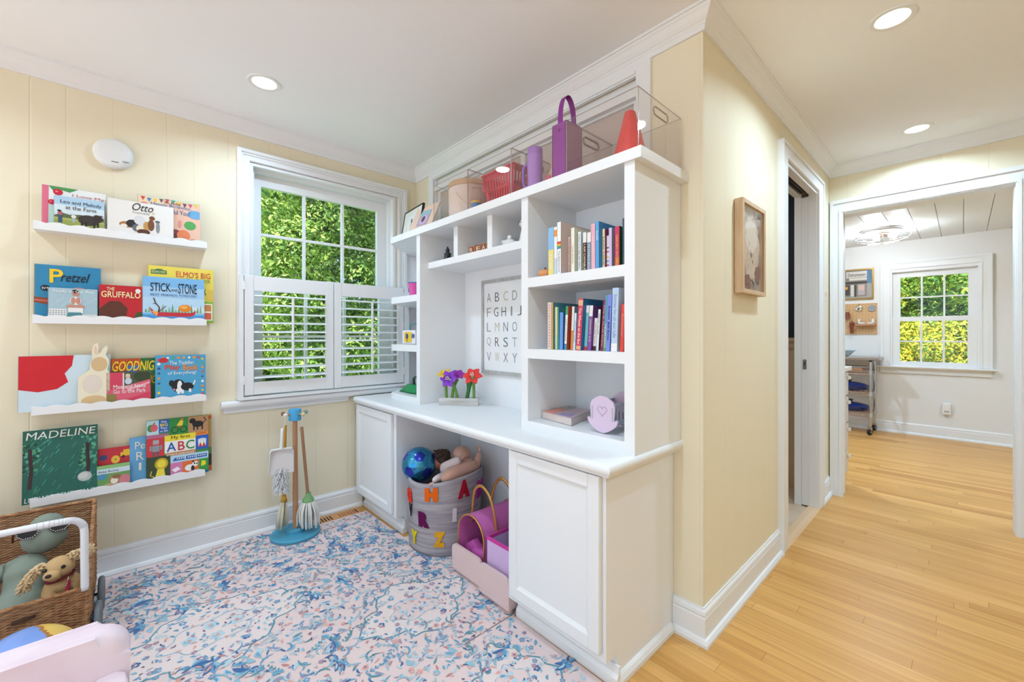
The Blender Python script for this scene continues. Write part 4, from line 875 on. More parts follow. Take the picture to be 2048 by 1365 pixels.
for s in (-1, 1): m.lathe([(0.008, 0), (0.004, 0.012), (0, 0.017)], (1.364, 1.404 + s * 0.011, 1.694), 8)
m.build('body', CHINA, k, smooth=True)
m = MB(); m.ell((1.3445, 1.412, 1.688), 0.0025, 8, 6); m.ell((1.3445, 1.398, 1.688), 0.0025, 8, 6); m.build('eyes', DARK, k)

# left end shelves
k = root('cup', 'tapered pink plastic cup with a navy handle on the upper left end shelf', 'cup', (1.37, 2.435, 1.402))
m = MB().lathe([(0.0, 0.002), (0.026, 0), (0.040, 0.098), (0.042, 0.100), (0.038, 0.100), (0.025, 0.006), (0, 0.006)], (1.37, 2.435, 1.403), 24); m.build('body', mat('#ee5fae', 0.35), k, smooth=True, auto=40)
m = MB().lathe([(0.0415, 0.0), (0.043, 0.001), (0.043, 0.005), (0.0415, 0.005)], (1.37, 2.435, 1.4985), 24); m.build('rim', mat('#3f7fb8', 0.35), k, smooth=True, auto=40)
m = MB().tube([(1.365, 2.473, 1.478), (1.362, 2.492, 1.475), (1.362, 2.494, 1.455), (1.363, 2.482, 1.440), (1.366, 2.466, 1.440)], 0.004, 8); m.build('handle', mat('#2f5a94', 0.4), k, smooth=True)
k = root('music_box', 'white toy box with a yellow dial panel and turquoise handle on a left end shelf', 'toy', (1.36, 2.42, 1.10))
m = MB().box(1.320, 1.40, 2.340, 2.505, 1.101, 1.192, 0.006); m.build('case', mat('#efeaf0', 0.35), k)
m = MB().prism(rrect(2.378, 2.472, 1.114, 1.180, 0.006), 'x', 1.3165, 1.3205); m.build('dial_panel', mat('#f0c63a', 0.4), k)
m = MB().lathe([(0, 0), (0.018, 0), (0.018, 0.002), (0.010, 0.004), (0, 0.004)], (1.3165, 2.435, 1.152), 20, (-1, 0, 0)); m.build('dial', mat('#3f4a78', 0.4), k, smooth=True, auto=40)
m = MB().tube([(1.312, 2.435, 1.147), (1.311, 2.430, 1.130), (1.312, 2.424, 1.116)], 0.0022, 6); m.lathe([(0, 0), (0.006, 0), (0.006, 0.002), (0, 0.003)], (1.3125, 2.435, 1.153), 12, (-1, 0, 0)); m.build('pull_cord', mat('#b9923a', 0.4), k, smooth=True)
m = MB().lathe([(0, 0), (0.014, 0), (0.014, 0.008), (0, 0.010)], (1.3195, 2.357, 1.155), 16, (-1, 0, 0)); m.build('knob', mat('#5a6f9a', 0.4), k, smooth=True, auto=40)
m = MB().tube(spline([(1.36, 2.478, 1.192), (1.36, 2.477, 1.220), (1.36, 2.463, 1.230), (1.36, 2.38, 1.230), (1.36, 2.367, 1.220), (1.36, 2.366, 1.192)], 5), 0.004, 8); m.build('handle', mat('#3f9aa0', 0.4), k, smooth=True)
GRN = mat('#178a4e', 0.35)
k = root('toy_iron', 'green toy iron with a dark green handle on the bottom left end shelf', 'toy', (1.36, 2.41, 0.788))
m = MB().prism([(1.300, 2.506), (1.312, 2.516), (1.35, 2.500), (1.42, 2.40), (1.42, 2.33), (1.31, 2.30), (1.30, 2.36)], 'z', 0.789, 0.797, 0.002); m.build('sole_plate', mat('#0f6a3c', 0.35), k)
m = MB(); A = [(1.304, 2.500), (1.35, 2.494), (1.414, 2.40), (1.414, 2.335), (1.314, 2.306), (1.304, 2.36)]; B = [(1.318, 2.435), (1.345, 2.440), (1.392, 2.39), (1.392, 2.345), (1.325, 2.325), (1.318, 2.36)]
a = [m.v((*q, 0.797)) for q in A]; bb = [m.v((*q, 0.842)) for q in B]
m.f(a[::-1]); m.f(bb)
for i in range(6): m.f([a[i], a[(i + 1) % 6], bb[(i + 1) % 6], bb[i]])
m.build('body', GRN, k)
m = MB().tube(spline([(1.355, 2.415, 0.838), (1.352, 2.408, 0.878), (1.352, 2.390, 0.888), (1.352, 2.345, 0.888), (1.355, 2.335, 0.875), (1.358, 2.335, 0.838)], 5), 0.008, 10); m.build('handle', mat('#134a38', 0.4), k, smooth=True)

# alphabet print standing on the worktop
k = root('alphabet_print', 'white alphabet print in a grey-washed wooden frame on the wall above the worktop', 'picture', (1.56, 1.74, 0.93))
GW = mat('#c3c1bf', 0.6, var=((14, 90, 14), '#a9a6a3'))
a0, a1, c0, c1, fw = 1.503, 1.966, 0.932, 1.486, 0.020
m = MB()
m.box(1.557, 1.571, a0, a0 + fw, c0, c1); m.box(1.557, 1.571, a1 - fw, a1, c0, c1); m.box(1.557, 1.571, a0 + fw, a1 - fw, c0, c0 + fw); m.box(1.557, 1.571, a0 + fw, a1 - fw, c1 - fw, c1)
m.build('frame', GW, k)
m = MB().box(1.563, 1.567, a0 + fw, a1 - fw, c0 + fw, c1 - fw); m.build('print', mat('#f0f1f1', 0.5), k)
m = MB(); ms = [mat(c, 0.6) for c in ('#8a8a8c', '#4a5a60', '#c3b98a', '#9a9a98', '#6a6a6a', '#55504e')]
rows = ('ABCDE', 'FGHIJK', 'LMNOP', 'QRSTU', 'VWXYZ')
for ri, row in enumerate(rows):
    n = len(row)
    for ci, ch in enumerate(row):
        pitch = 0.0745 if n == 5 else 0.066
        cx = a1 - 0.066 - pitch * ci; zc = c1 - 0.105 - 0.087 * ri; hw = 0.019 if ch != 'I' else 0.006
        m.mi = (ri * 3 + ci * 2 + (1 if ch == 'B' else 0)) % 6 if ch not in 'BC' else {'B': 1, 'C': 2}[ch]
        put_text(m, ch, lambda s, t: (1.5622, cx + hw - 2 * hw * s, zc - 0.026 + 0.052 * t), -0.012)
m.build('lettering', ms, k)

# felt flowers in a whitewashed block
k = root('flower_arrangement', 'felt flowers in yellow, purple and red standing in a whitewashed wood block on the worktop', 'flowers', (1.40, 1.98, ZW), (0, 0, math.atan2(1.873 - 2.052, 1.449 - 1.304)))
m = MB().box(-0.117, 0.117, -0.005, 0.038, 0.0005, 0.042, 0.002); m.build('wood_block', mat('#dad8d3', 0.7, var=((6, 60, 60), '#c3bdb5')), k, local=True)
GREEN = mat('#6f9a45', 0.8); LEAF = mat('#3f7a3c', 0.8)
def bloom(c, d, col, L, wdt, n, cup, name='bloom', center=None):
    d = Vector(d).normalized(); R = d.to_track_quat('Z', 'Y').to_matrix(); c = Vector(c)
    m = MB()
    for i in range(n):
        a = 2 * PI * i / n
        rad = Vector((math.cos(a), math.sin(a), 0)); tan = Vector((-math.sin(a), math.cos(a), 0))
        A = []; Bk = []
        for j in range(7):
            t = j / 6
            rr = L * (0.12 + 0.88 * t ** 1.4) * cup; zz = L * (0.9 * t - 0.45 * t * t * cup * 1.3)
            ww = wdt * math.sin(PI * min(0.98, 0.12 + 0.86 * t)) ** 0.8
            row = []
            for s in (-1, -0.5, 0, 0.5, 1):
                q = rad * rr + tan * ww * s + Vector((0, 0, zz + 0.25 * ww * s * s))
                row.append(m.v(c + R @ q))
            A.append(row)
            Bk.append([m.v(v.co - R @ (Vector((0, 0, 0.0035)))) for v in row])
        for X in (A, Bk):
            for r0, r1 in zip(X, X[1:]):
                for q in range(4): m.f([r0[q], r0[q + 1], r1[q + 1], r1[q]])
        for r0, r1, s0, s1 in zip(A, A[1:], Bk, Bk[1:]):
            m.f([r0[0], r1[0], s1[0], s0[0]]); m.f([r0[-1], s0[-1], s1[-1], r1[-1]])
        m.f(A[-1] + Bk[-1][::-1])
    o = m.build(name, mat(col, 0.85), k, smooth=True, local=True)
    if center:
        m = MB()
        for i in range(5):
            a = 2 * PI * i / 5
            p0 = c + R @ Vector((0.004 * math.cos(a), 0.004 * math.sin(a), 0.004)); p1 = c + R @ Vector((0.009 * math.cos(a), 0.009 * math.sin(a), L * 0.75))
            m.tube([p0, (p0 + p1) / 2, p1], [0.0016, 0.0018, 0.0026], 6)
        m.build('stamens', mat(center, 0.8), o, smooth=True, local=True)
    return o
def stem(pts, mt=GREEN, r=0.0085):
    m = MB().tube(spline(pts, 5), r, 10); m.build('stem', mt, k, smooth=True, local=True)
def throat(c, d, L, mt=GREEN):
    m = MB().lathe([(0.008, 0), (0.010, L * 0.4), (0.017, L), (0.0, L)], c, 12, d); m.build('calyx', mt, k, smooth=True, local=True)
stem([(-0.078, 0.016, 0.04), (-0.080, 0.016, 0.10), (-0.080, 0.012, 0.150)])
throat((-0.080, 0.012, 0.145), (-0.05, -0.25, 1), 0.035); bloom((-0.083, 0.006, 0.172), (-0.15, -0.45, 0.85), '#e8bc35', 0.048, 0.015, 5, 0.95)
stem([(-0.012, 0.016, 0.04), (-0.022, 0.012, 0.09), (-0.040, 0.004, 0.140)])
bloom((-0.048, -0.010, 0.150), (-0.10, -1, 0.30), '#8a45c4', 0.062, 0.020, 6, 0.85, center='#efe6d2')
stem([(-0.046, 0.020, 0.04), (-0.035, 0.022, 0.10), (-0.012, 0.024, 0.150)])
bloom((-0.010, 0.020, 0.160), (0.2, -0.5, 0.85), '#9a3aa8', 0.056, 0.018, 6, 0.8)
stem([(0.046, 0.018, 0.04), (0.058, 0.020, 0.10), (0.076, 0.022, 0.150)], LEAF, 0.011)
m = MB().ell((0.050, 0.014, 0.115), (0.006, 0.004, 0.045)); m.build('leaf', LEAF, k, smooth=True, local=True)
stem([(0.088, 0.016, 0.04), (0.088, 0.012, 0.09), (0.089, 0.004, 0.135)])
throat((0.089, 0.004, 0.130), (0, -0.25, 1), 0.040); bloom((0.089, -0.006, 0.160), (0, -0.75, 0.65), '#e8453f', 0.062, 0.022, 6, 0.95, center='#f4d8cc')

# ---------------------------------------------------------------- on top of the hutch
ZT = 1.7875
BIN = glassy('clear acrylic', (0.985, 0.972, 0.966), 1.4)
EDGE = mat('#a3958d', 0.25, spec=0.6)
bw = ((0.733, 1.040), (1.043, 1.359), (1.362, 1.681), (1.685, 2.000))
names = ('clear acrylic bin at the hall end of the hutch top, holding a red cone', 'clear acrylic bin holding a purple bag and a lilac cup, second from the hall end', 'clear acrylic bin holding a red basket, third from the hall end', 'clear acrylic bin holding a round cream box, nearest the window')
for (a, b_), lb in zip(bw, names):
    r = root('acrylic_bin', lb, 'bin', (1.41, (a + b_) / 2, ZT), group='clear acrylic bins on the hutch')
    t = 0.003; h = 0.205; x0, x1 = 1.246, 1.560
    m = MB(); m.box(x0, x0 + t, a, b_, ZT + 0.001, ZT + h); m.build('front_wall', BIN, r)
    m = MB(); m.box(x1 - t, x1, a, b_, ZT + 0.001, ZT + h); m.build('back_wall', BIN, r)
    for nm, v in (('side_wall', a), ('side_wall', b_ - t)):
        o = MB().box(x0 + t, x1 - t, v, v + t, ZT + 0.001, ZT + h).build(nm, BIN, r)
        pts = [(x, v + t / 2, z) for x, z in rrect(1.352, 1.455, ZT + 0.150, ZT + 0.180, 0.0145, 6)]
        m = MB().tube(pts, 0.0022, 6, closed=True); m.build('hand_slot', EDGE, o)
    m = MB(); m.box(x0 + t, x1 - t, a + t, b_ - t, ZT + 0.001, ZT + 0.003); m.build('floor_panel', BIN, r)
    m = MB(); e = 0.0016
    for v in (a + t / 2, b_ - t / 2): m.box(x0, x1, v - e / 2, v + e / 2, ZT + h, ZT + h + e)
    for x in (x0 + t / 2, x1 - t / 2): m.box(x - e / 2, x + e / 2, a, b_, ZT + h, ZT + h + e)
    for v in (a - e / 4, b_ + e / 4): m.box(x0 - e / 4, x0 + e, v - e / 2, v + e / 2, ZT + 0.001, ZT + h)
    m.box(x0 - 0.0006, x0, a, b_, ZT + 0.001, ZT + 0.004)
    m.build('edge', EDGE, r)
zb = ZT + 0.0035
PUR = mat('#9a3f9e', 0.5)
k = root('gift_bag', 'tall purple handbag with an arched handle standing in a clear bin', 'bag', (1.315, 1.095, zb))
m = MB(); x0, x1, y0_, y1_, hh = 1.262, 1.362, 1.056, 1.130, 0.218
m.prism([(x0, zb), (x1, zb), (x1, zb + hh), ((x0 + x1) / 2, zb + hh - 0.02), (x0, zb + hh)], 'y', y1_ - 0.003, y1_)
m.prism([(x0, zb), (x1, zb), (x1, zb + hh), ((x0 + x1) / 2, zb + hh + 0.004), (x0, zb + hh)], 'y', y0_, y0_ + 0.003)
m.box(x0, x0 + 0.003, y0_, y1_, zb, zb + hh); m.box(x1 - 0.003, x1, y0_, y1_, zb, zb + hh); m.box(x0, x1, y0_, y1_, zb, zb + 0.003)
m.build('body', PUR, k)
m = MB(); A = []
for i in range(25):
    a = PI * i / 24
    A.append((1.312 - 0.044 * math.cos(a), 1.093, zb + hh - 0.02 + (0.02 if i in (0, 24) else 0.02) + 0.125 * math.sin(a) ** 0.8))
pr = [m.v((x, 1.081, z)) for x, y, z in A]; pq = [m.v((x, 1.105, z)) for x, y, z in A]
pr2 = [m.v((x + 0.002 * math.cos(PI * i / 24), 1.081, z - 0.002)) for i, (x, y, z) in enumerate(A)]; pq2 = [m.v((x + 0.002 * math.cos(PI * i / 24), 1.105, z - 0.002)) for i, (x, y, z) in enumerate(A)]
for i in range(24):
    m.f([pr[i], pr[i + 1], pq[i + 1], pq[i]]); m.f([pr2[i], pr2[i + 1], pq2[i + 1], pq2[i]]); m.f([pr[i], pr[i + 1], pr2[i + 1], pr2[i]]); m.f([pq[i], pq[i + 1], pq2[i + 1], pq2[i]])
m.build('handle', mat('#8c3590', 0.5), k, smooth=True, auto=40)
m = MB().ell((1.2612, 1.093, zb + 0.19), (0.002, 0.006, 0.006), 10, 8); m.build('snap', mat('#7a2c80', 0.4), k)
k = root('toy_cone', 'red toy traffic cone in the clear bin at the hall end', 'cone', (1.330, 0.815, zb))
m = MB().lathe([(0, 0), (0.068, 0), (0.068, 0.004), (0.060, 0.008), (0.020, 0.172), (0.016, 0.176), (0, 0.176)], (1.330, 0.815, zb), 32); m.build('body', mat('#e0463f', 0.45), k, smooth=True, auto=40)
k = root('travel_cup', 'lilac lidded cup with a side handle in the second clear bin', 'cup', (1.300, 1.265, zb))
m = MB().lathe([(0, 0), (0.029, 0), (0.032, 0.01), (0.034, 0.150), (0.034, 0.152), (0, 0.152)], (1.300, 1.265, zb), 28); m.build('body', mat('#b98cd8', 0.3), k, smooth=True, auto=40)
m = MB().lathe([(0, 0.153), (0.033, 0.153), (0.033, 0.178), (0.030, 0.184), (0, 0.184)], (1.300, 1.265, zb), 28); m.build('lid', mat('#b07fd0', 0.35), k, smooth=True, auto=40)
m = MB().tube(spline([(1.296, 1.300, zb + 0.125), (1.292, 1.325, zb + 0.115), (1.292, 1.330, zb + 0.07), (1.292, 1.322, zb + 0.030), (1.296, 1.297, zb + 0.022)], 5), 0.007, 10); m.build('handle', mat('#a06fd0', 0.35), k, smooth=True)
k = root('plush_toy', 'small tan plush toy with a pink flower sitting behind the purple bag', 'plush toy', (1.34, 1.175, zb))
m = MB(); m.lathe([(0, 0), (0.034, 0.001), (0.040, 0.03), (0.030, 0.07), (0.020, 0.09), (0, 0.095)], (1.34, 1.175, zb), 18); m.ell((1.338, 1.175, zb + 0.108), (0.027, 0.027, 0.025)); m.ell((1.342, 1.196, zb + 0.150), (0.006, 0.010, 0.034)); m.ell((1.342, 1.156, zb + 0.150), (0.006, 0.010, 0.034))
m.build('body', mat('#cfb7a2', 0.9), k, smooth=True)
m = MB()
for i in range(5): m.ell((1.297, 1.186 + 0.010 * math.cos(i * 2 * PI / 5), zb + 0.030 + 0.010 * math.sin(i * 2 * PI / 5)), (0.004, 0.008, 0.008), 8, 6)
m.build('flower', mat('#e2687f', 0.7), k, smooth=True)
# red shopping basket
k = root('toy_basket', 'red slotted toy shopping basket in the third clear bin', 'basket', (1.39, 1.515, zb))
RED = mat('#d92f43', 0.4)
m = MB(); x0, x1, y0_, y1_ = 1.305, 1.470, 1.405, 1.640; n = 13; z0_, z1_ = zb + 0.001, zb + 0.165
def bp(s, t, z):                            # taper towards the floor
    f_ = 0.80 + 0.20 * (z - z0_) / (z1_ - z0_); return ((x0 + x1) / 2 + (s - (x0 + x1) / 2) * f_, (y0_ + y1_) / 2 + (t - (y0_ + y1_) / 2) * f_, z)
def slat(s0, t0, s1, t1, za, zc_):
    nx, ny = (t1 - t0), -(s1 - s0); L_ = math.hypot(nx, ny); nx, ny = nx / L_ * 0.0025, ny / L_ * 0.0025
    P = []
    for z in (za, zc_):
        for (s, t) in ((s0, t0), (s1, t1)):
            for q in (0, 1): x, y, zz = bp(s, t, z); P.append(m.v((x + nx * q, y + ny * q, zz)))
    for q in ((0, 1, 3, 2), (4, 5, 7, 6), (0, 1, 5, 4), (2, 3, 7, 6), (0, 2, 6, 4), (1, 3, 7, 5)): m.f([P[i] for i in q])
for (s0, t0, s1, t1, n) in ((x0, y0_, x0, y1_, 11), (x1, y0_, x1, y1_, 11), (x0, y0_, x1, y0_, 8), (x0, y1_, x1, y1_, 8)):
    for i in range(n):
        a = (i + 0.22) / n; b_ = (i + 0.80) / n
        slat(s0 + (s1 - s0) * a, t0 + (t1 - t0) * a, s0 + (s1 - s0) * b_, t0 + (t1 - t0) * b_, z0_, z1_)
    for za, zc_ in ((z0_, z0_ + 0.018), (z0_ + 0.075, z0_ + 0.090), (z1_ - 0.028, z1_)): slat(s0, t0, s1, t1, za, zc_)
m.box(*(bp(x0, 0, z0_)[0], bp(x1, 0, z0_)[0]), bp(0, y0_, z0_)[1], bp(0, y1_, z0_)[1], z0_, z0_ + 0.003)
m.build('body', RED, k)
m = MB().tube([(x0 - 0.002, y0_, z1_), (x0 - 0.002, y1_, z1_), (x1 + 0.002, y1_ + 0.002, z1_), (x1 + 0.002, y0_ - 0.002, z1_)], 0.006, 8, closed=True); m.build('rim', RED, k)
m = MB().tube(spline([(1.298, 1.62, zb + 0.16), (1.291, 1.615, zb + 0.10), (1.289, 1.600, zb + 0.075), (1.289, 1.580, zb + 0.075), (1.290, 1.565, zb + 0.006)], 5), 0.004, 8); m.build('handle', mat('#e0506a', 0.4), k, smooth=True)
k = root('toy_food', 'tan and green toy food behind the red basket, seen through the side of the bin', 'toy', (1.30, 1.383, zb)); m = MB().ell((1.330, 1.325, zb + 0.021), (0.025, 0.020, 0.021)); m.build('body', mat('#b08a6a', 0.7), k, smooth=True)
k = root('storage_tub', 'small clear tub with a yellow band and blue foot left of the red basket', 'tub', (1.36, 1.665, zb))
k2 = MB().lathe([(0, 0), (0.026, 0), (0.026, 0.028), (0, 0.028)], (1.277, 1.651, zb), 24); k2.build('base', mat('#4f86b8', 0.4), k, smooth=True, auto=40)
k2 = MB().lathe([(0.0262, 0.028), (0.027, 0.030), (0.027, 0.036), (0.0262, 0.038)], (1.277, 1.651, zb), 24); k2.build('band', mat('#e6b84a', 0.4), k, smooth=True, auto=40)
k2 = MB().lathe([(0.025, 0.038), (0.0245, 0.105), (0.0, 0.107)], (1.277, 1.651, zb), 24); k2.build('cup', BIN, k, smooth=True)
# round cream box
k = root('round_box', 'round cream canister with a tan rim and cord in the clear bin nearest the window', 'box', (1.40, 1.85, zb))
m = MB().lathe([(0, 0), (0.120, 0), (0.124, 0.01), (0.126, 0.165), (0, 0.166)], (1.392, 1.845, zb), 40); m.build('body', mat('#ecd9cc', 0.55), k, smooth=True, auto=40)
m = MB().lathe([(0, 0.166), (0.128, 0.166), (0.129, 0.186), (0.124, 0.196), (0, 0.200)], (1.392, 1.845, zb), 40); m.build('lid', mat('#d5ae84', 0.6), k, smooth=True, auto=40)
def on_drum(a, z, r=0.128): return (1.392 + r * math.cos(math.radians(a)), 1.845 + r * math.sin(math.radians(a)), zb + z)
m = MB().tube(spline([on_drum(-168, 0.125), on_drum(-162, 0.105), on_drum(-150, 0.078), on_drum(-132, 0.045), on_drum(-122, 0.030)], 5), 0.003, 8); m.build('cord', mat('#f4ece4', 0.7), k, smooth=True)

# photo frames at the window end
k = root('photo_frame', 'cream gingham photo frame leaning at the window end of the hutch top', 'frame', (1.275, 2.205, ZT + 0.0008), (0, math.radians(24), math.radians(6)))
m = MB(); 
m.box(0, 0.012, -0.098, 0.122, 0, 0.190, 0.002); m.build('mount', mat('#ecd6c2', 0.8), k, local=True)
m = MB()
for i in range(18):
    y = -0.094 + i * 0.0122; m.box(-0.0004, 0.0, y, y + 0.006, 0.001, 0.189)
for i in range(15):
    z = 0.004 + i * 0.0125; m.box(-0.0007, -0.0004, -0.097, 0.121, z, z + 0.006)
m.build('gingham_check', mat('#e8cdb6', 0.8), k, local=True)
m = MB(); m.box(-0.0022, -0.0008, -0.048, 0.055, 0.035, 0.145); m.mi = 1; m.box(-0.0024, -0.0022, -0.048, 0.055, 0.105, 0.145); m.mi = 2; m.prism([(0.0 + 0.040 * math.cos(q), 0.076 + 0.034 * math.sin(q)) for q in [2 * PI * i / 20 for i in range(20)]], 'x', -0.0026, -0.0022)
m.mi = 3; m.prism([(0.004 + 0.016 * math.cos(q), 0.080 + 0.022 * math.sin(q)) for q in [2 * PI * i / 16 for i in range(16)]], 'x', -0.0029, -0.0026)
m.build('photo', [mat('#b9a4c0', 0.3), mat('#9cc0cf', 0.3), mat('#cdb6d6', 0.3), mat('#5a3a3f', 0.3)], k, local=True)
k = root('photo_frame', 'black-edged photo frame with a wide mat in the corner by the window', 'frame', (1.318, 2.430, ZT + 0.0008), (0, math.radians(9), math.radians(-6)))
m = MB(); w_, h_ = 0.17, 0.195; w2_ = 0.122
m.box(0, 0.014, -w_, -w_ + 0.007, 0, h_); m.box(0, 0.014, w2_ - 0.007, w2_, 0, h_); m.box(0, 0.014, -w_ + 0.007, w2_ - 0.007, 0, 0.007); m.box(0, 0.014, -w_ + 0.007, w2_ - 0.007, h_ - 0.007, h_)
m.build('frame', mat('#232426', 0.4), k, local=True)
m = MB().box(0.004, 0.010, -w_ + 0.007, w2_ - 0.007, 0.007, h_ - 0.007); m.build('mat_board', mat('#e6e2da', 0.7), k, local=True)
m = MB(); m.box(0.0028, 0.0040, -0.125, 0.030, 0.035, 0.150); m.mi = 1; m.prism([(-0.020 + 0.012 * math.cos(q), 0.110 + 0.016 * math.sin(q)) for q in [2 * PI * i / 16 for i in range(16)]], 'x', 0.0024, 0.0028); m.mi = 2; m.prism([(-0.040, 0.036), (0.0, 0.036), (-0.008, 0.092), (-0.032, 0.092)], 'x', 0.0024, 0.0028)
m.build('photo', [mat('#e6e9ec', 0.3), mat('#5a3c34', 0.3), mat('#c9b6aa', 0.3)], k, local=True)
# ---------------------------------------------------------------- rug
rug_pts = [(-2.2, 2.758), (0.60, 2.758), (0.70, 2.740), (0.80, 2.655), (1.140, 2.652), (1.146, 2.30), (1.150, 2.16), (1.52, 2.12), (1.52, 1.262), (1.160, 1.25), (1.156, 0.778), (0.7, 0.775), (-2.2, 0.77)]
r = root('rug', 'large pink rug printed with blue leaves and flowers under the play corner', 'rug', (-0.3, 1.8, 0.0))
m = MB().prism(rug_pts, 'z', 0.0006, 0.006)
m.build('backing', mat('#e9d3d0', 0.9, spec=0.1), r)
m = MB()
RC = ['#e9d3d0', '#9cc2d1', '#73a5c6', '#4f76a6', '#e3aca2', '#ab94ab', '#bdd5df', '#639aa9', '#ecdcd8', '#6f5a78', '#c98f8c']
rng = random.Random(11)
def inside(x, y):
    if not (-1.9 < x and 0.80 < y): return False
    lim = 2.735 if x < 0.66 else 2.63
    return y < lim and (x < 1.135 or (1.29 < y < 2.08 and x < 1.47))
lay = [0.0062]
def flat(pts, c, up=0.0):
    m.mi = c; z = lay[0] + up + rng.random() * 0.0009
    m.poly([(x, y, z) for x, y in pts])
def R2(p, a, c): return (c[0] + p[0] * math.cos(a) - p[1] * math.sin(a), c[1] + p[0] * math.sin(a) + p[1] * math.cos(a))
def leaf(c, a, L, w, col, up=0.0, bend=0.15):
    P = []
    for i in range(9): t = i / 8; P.append((L * (t - 0.5), w * math.sin(PI * t) ** 0.8 + bend * L * math.sin(PI * t)))
    for i in range(7, 0, -1): t = i / 8; P.append((L * (t - 0.5), -w * math.sin(PI * t) ** 0.8 + bend * L * math.sin(PI * t)))
    flat([R2(p, a, c) for p in P], col, up)
def stroke(P, w, col, up=0.0, taper=True):
    n = len(P); A = []; B = []
    for i in range(n):
        x0, y0_ = P[max(i - 1, 0)]; x1, y1_ = P[min(i + 1, n - 1)]
        L = math.hypot(x1 - x0, y1_ - y0_) or 1; k = w * (math.sin(PI * (0.08 + 0.84 * i / (n - 1))) if taper else 1) / 2
        nx, ny = -(y1_ - y0_) / L * k, (x1 - x0) / L * k
        A.append((P[i][0] + nx, P[i][1] + ny)); B.append((P[i][0] - nx, P[i][1] - ny))
    for i in range(n - 1): flat([A[i], A[i + 1], B[i + 1], B[i]], col, up)
def curl(c, a, L, w, col, k=2.2, up=0.0):
    P = []; x = y = 0; th = 0
    for i in range(9): P.append(R2((x, y), a, c)); x += L / 8 * math.cos(th); y += L / 8 * math.sin(th); th += k / 8
    stroke(P, w, col, up)
def flower(c, r_, col, cen, up=0.0):
    for i in range(5):
        a = 2 * PI * i / 5 + c[0] * 9
        q = (c[0] + 0.62 * r_ * math.cos(a), c[1] + 0.62 * r_ * math.sin(a))
        flat([(q[0] + 0.40 * r_ * math.cos(t), q[1] + 0.40 * r_ * math.sin(t)) for t in [2 * PI * j / 8 for j in range(8)]], col, up)
    flat([(c[0] + 0.35 * r_ * math.cos(t), c[1] + 0.35 * r_ * math.sin(t)) for t in [2 * PI * j / 8 for j in range(8)]], cen, up + 0.0001)
def lily(c, a, s, up=0.0):
    for d, L, w, col in ((0.0, 1.0, 0.16, 3), (0.45, 0.85, 0.13, 2), (-0.5, 0.8, 0.13, 3), (0.95, 0.6, 0.1, 1), (2.9, 0.6, 0.09, 2), (-2.5, 0.5, 0.08, 3)):
        q = (c[0] + s * L * 0.5 * math.cos(a + d), c[1] + s * L * 0.5 * math.sin(a + d)); leaf(q, a + d, s * L, s * w, col, up, 0.08)
        if col == 3 and L > 0.7: leaf(q, a + d, s * L * 0.6, s * w * 0.45, rng.choice((4, 5, 6)), up + 0.0001, 0.08)
    curl(c, a + 2.4, s * 0.9, s * 0.10, 3, 2.4, up)
def frond(c, a, s, col, up=0.0):
    for i in range(5):
        t = i / 4
        for sg in (-1, 1):
            q = R2((s * (t - 0.5) + s * 0.08, sg * s * 0.10 * (1.15 - t)), a, c); leaf(q, a + sg * 0.7, s * 0.24 * (1.15 - 0.5 * t), s * 0.045, col, up, 0.05)
    stroke([R2((s * (t / 6 - 0.5), 0), a, c) for t in range(7)], s * 0.04, col, up)
def medallion(c, a, sx, sy):
    n = 72; P = []
    for i in range(n):
        t = 2 * PI * i / n
        k = 1 + 0.13 * math.cos(4 * t) + 0.055 * math.cos(12 * t) + 0.03 * math.sin(20 * t)
        P.append(R2((sx * k * math.cos(t), sy * k * math.sin(t)), a, c))
    flat(P, 8, -0.0001)
    stroke(P + P[:2], 0.0065, 7, 0.0003, False)
    Q = [R2((sx * 0.52 * (1 + 0.12 * math.cos(6 * t)) * math.cos(t), sy * 0.42 * (1 + 0.12 * math.cos(6 * t)) * math.sin(t)), a, c) for t in [2 * PI * i / 48 for i in range(48)]]
    flat(Q, 0, 0.0001); stroke(Q + Q[:2], 0.0045, 1, 0.0004, False)
    for i in range(4): flower(R2((sx * 0.26 * math.cos(i * PI / 2), sy * 0.2 * math.sin(i * PI / 2)), a, c), 0.026, 6, 4, 0.0004)
    for i in range(10):
        t = 2 * PI * i / 10; flower(R2((sx * 0.76 * math.cos(t), sy * 0.72 * math.sin(t)), a, c), 0.014, (2, 5, 3)[i % 3], 0 if i % 2 else 4, 0.0005)
MED = ((0.24, 1.98, 0.12, 0.30, 0.20), (0.90, 1.58, 0.1, 0.22, 0.17), (0.93, 0.98, 1.3, 0.19, 0.14), (-0.55, 2.35, 0.3, 0.22, 0.16), (0.30, 1.08, 0.4, 0.22, 0.16), (-0.6, 1.3, 0.2, 0.26, 0.18))
for mx_, my_, a, sx, sy in MED: medallion((mx_, my_), a, sx, sy)
step = 0.0275; y = 0.80
